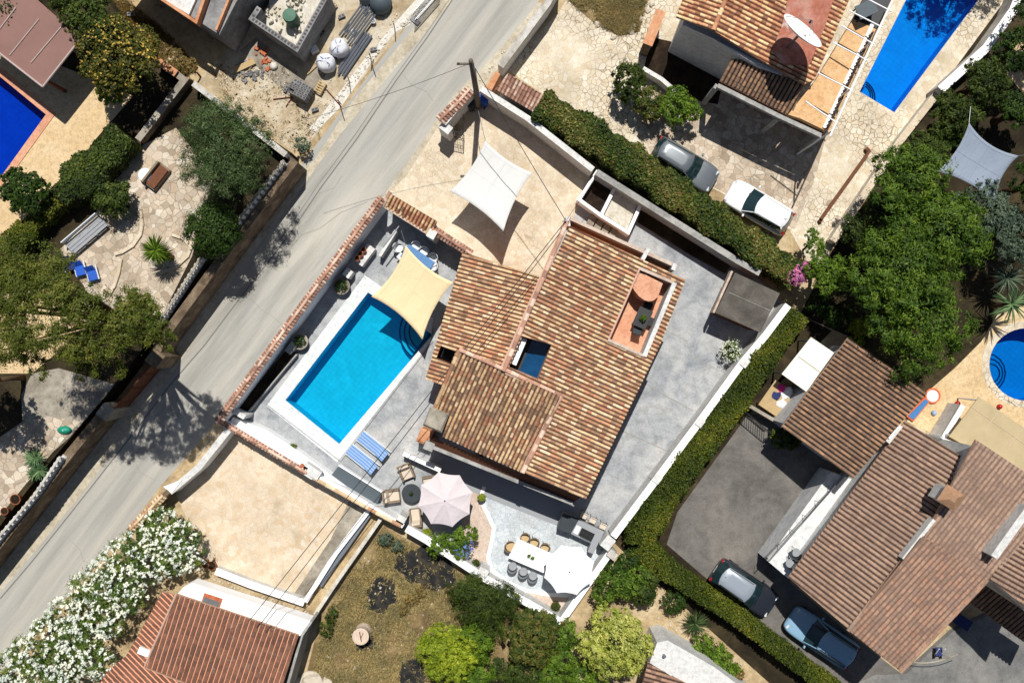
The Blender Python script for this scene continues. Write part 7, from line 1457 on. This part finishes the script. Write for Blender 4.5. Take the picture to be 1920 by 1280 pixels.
tree('shrub', 'small grey green shrub at the top of the dry grass lot', 722, 1010, .5, [(0, 0, 0, .5, .4, .4), (.7, -.4, 0, .4, .4, .3)], 700, .13, 'leaf_grey', 0, .04, cat='shrub', seed=205)
tree('shrub', 'small brown green weed clump between the painted shade patches', 772, 1124, .3, [(0, 0, 0, .5, .4, .3), (.6, .5, 0, .4, .4, .25), (-.5, -.6, 0, .3, .4, .25)], 500, .12, 'leaf_brown', 0, .03, cat='shrub', seed=207)
tree('shrub', 'low green weeds beside the rust roofed house wall', 612, 1178, .5, [(0, 0, 0, .5, .6, .4), (.3, .8, 0, .4, .5, .3)], 800, .13, 'leaf_laurel', 0, .04, cat='shrub', seed=206)
spiky('agave', 'wide spiky green agave below the clipped hedge', 1304, 1168, .5, 1.0, 130, 'leaf_olive', 0, .035, .3, 'agave', seed=7, stem=False)
tree('shrub', 'yellow green shrub with brown twigs by the white house end', 1345, 1232, 1.0, [(0, 0, 0, .9, .8, .7), (-.9, .8, 0, .7, .6, .6), (.5, -.7, 0, .8, .7, .6)], 4200, .18, 'leaf_bright', 0, .07, cat='shrub', seed=61)
tree('shrub', 'brownish shrub at the bottom by the grey side path', 1372, 1262, .8, [(0, 0, 0, .7, .5, .5)], 1300, .15, 'leaf_brown', 0, .05, cat='shrub', seed=62)
tree('shrub', 'dark shrub beside the iron gate on the brown driveway', 1466, 822, 1.3, [(0, 0, 0, .8, .6, .6), (.5, -.2, 0, .6, .5, .6)], 2400, .16, 'leaf_laurel', 0, .07, cat='shrub', seed=63)
tree('bougainvillea', 'magenta flowering bush at the end of the long hedge', 1494, 518, 2.2, [(0, 0, 0, .6, .55, .6), (.5, .3, 0, .45, .4, .5)], 900, .13, 'leaf_dark', 0, .06, cat='bush', seed=64)
o_ = [o for o in bpy.data.objects if o.name.startswith('bougainvillea')][0]; c = W(1496, 516, 2.4); v, rr = leaves([(c.x, c.y, 2.4, .62, .55, .5), (c.x + .5, c.y + .4, 2.4, .4, .35, .4)], 900, .12, 89, shell=.85, up=1, asp=.8); leafobj('flowers', v, rr, 'flower_magenta', o_)['kind'] = 'stuff'
tree('bright_tree', 'bright fresh green round tree beside the magenta bush', 1552, 512, 3.2, round_lobes(1.35, 6, 27, .8), 7500, .16, 'leaf_bright', 0, .12, seed=65)
tree('shrub', 'light green shrub over the end of the pale terrace', 1528, 462, 2.2, [(0, 0, 0, .6, .7, .5), (-.2, .7, 0, .4, .4, .4)], 1200, .15, 'leaf_bright', 0, .06, cat='shrub', seed=66)
# big conifers on the right
def bigtree(label, px, py, z, R, seed, mat='leaf_big', n=15000, size=.24, k=9): tree('broad_tree', label, px, py, z, round_lobes(R, k, seed, .9, .2), n, size, mat, 0, .22, seed=seed, clump=.26, asp=.3, nclump=15, shell=.6)
bigtree('large feathery green tree nearest the brown carport roof', 1722, 610, 5.2, 3.3, 71); bigtree('large feathery green tree in the middle of the right grove', 1680, 520, 5.8, 3.0, 72)
bigtree('large feathery green tree below the grey sail', 1765, 442, 5.8, 3.0, 73); bigtree('large feathery green tree beside the rough stone edged wall', 1705, 350, 5.2, 2.6, 74, n=12000)
bigtree('darker green tree against the middle of the rough wall', 1648, 430, 3.6, 2.2, 75, 'leaf_laurel', 9000)
tree('shrub', 'yellow green shrub in the shade above the brown carport roof', 1612, 612, 1.6, [(0, 0, 0, .7, .6, .5), (-.2, -.9, 0, .45, .4, .4)], 1300, .16, 'leaf_lime', 0, .06, cat='shrub', seed=76)
bigtree('grey green olive tree left of the dirt gap at right', 1836, 392, 3.6, 1.8, 77, 'leaf_grey', 7000, .2); bigtree('grey green olive tree at the right edge above the palms', 1908, 440, 3.6, 2.0, 78, 'leaf_grey', 8000, .2)
bigtree('dark evergreen beside the white capped wall, upper', 1850, 150, 3.2, 1.7, 79, 'leaf_laurel', 6000, .2, 6); bigtree('dark evergreen beside the white capped wall, lower', 1790, 218, 3.0, 1.6, 80, 'leaf_laurel', 6000, .2, 6)
bigtree('dark evergreen at the lower end of the rough wall top', 1738, 280, 3.0, 1.4, 81, 'leaf_laurel', 5000, .2, 6); bigtree('dark tree filling the top right corner', 1912, 96, 3.4, 1.6, 82, 'leaf_dark', 5200, .2, 6)
bigtree('dark tree right of the grey sail', 1915, 205, 3.0, 1.5, 83, 'leaf_dark', 6500, .22, 6); bigtree('dark shrubby tree above the grey sail tip', 1775, 262, 2.2, 1.0, 84, 'leaf_dark', 3500, .2, 5)
bigtree('dark tree at the right edge of the woodland', 1960, 340, 4.6, 2.2, 85, 'leaf_dark', 6000, .24, 6); bigtree('dark tree in the outer top right corner', 1965, 30, 4.0, 2.2, 86, 'leaf_dark', 5000, .24, 6)
bigtree('tall dark tree shading the far end of the top right pool', 1900, -185, 5.0, 3.0, 87, 'leaf_dark', 6000, .24, 6)
for k, (x, y, r_) in enumerate(((1888, 520, 1.2), (1896, 570, 1.3))):
    spiky('palm', ['fan palm at right edge, upper of two', 'fan palm at right edge, lower of two beside the round pool'][k], x, y, 2.2, r_ * 1.1, 60, 'leaf_grey' if k == 0 else 'leaf_agave', 0, .05, .6, 'palm', seed=8 + k)
tree('shrub', 'dark shrub between carport roof and woodland', 1570, 590, 1.2, [(0, 0, 0, .9, .8, .7), (-1.0, .6, 0, .8, .8, .7)], 2600, .18, 'leaf_dark', 0, .07, cat='shrub', seed=88)
# shrubs before the north east house
tree('shrub', 'rounded green shrub at the left end of the upper front bed', 1178, 150, 1.7, [(0, 0, 0, 1.0, 1.0, .9), (.3, -.8, -.1, .8, .8, .7)], 4200, .18, 'leaf_laurel', 0, .08, cat='shrub', seed=90)
tree('shrub', 'brownish green shrub in the middle of the upper front bed', 1216, 192, 1.4, [(0, 0, 0, 1.0, .9, .8), (.2, -.6, 0, .7, .6, .6)], 3600, .18, 'leaf_mixed', 0, .08, cat='shrub', seed=91)
tree('shrub', 'bright green shrub at the right end of the upper front bed', 1266, 206, 1.6, [(0, 0, 0, 1.1, .9, .8), (.9, -.1, 0, .7, .7, .6), (.1, .8, 0, .7, .6, .6)], 4600, .18, 'leaf_bright', 0, .08, cat='shrub', seed=92)
tree('shrub', 'grey weedy shrub on the verge by the flaking wall end', 566, 272, .8, [(0, 0, 0, .5, .5, .4)], 700, .14, 'leaf_grey', 0, .04, cat='shrub', seed=93)
tree('shrub', 'olive weeds along the dirt bank below the fruit tree', 352, 124, 2.2, [(0, 0, 0, .8, .6, .5), (-.8, .6, 0, .5, .5, .4)], 1500, .15, 'leaf_brown', 0, .05, cat='shrub', seed=94)
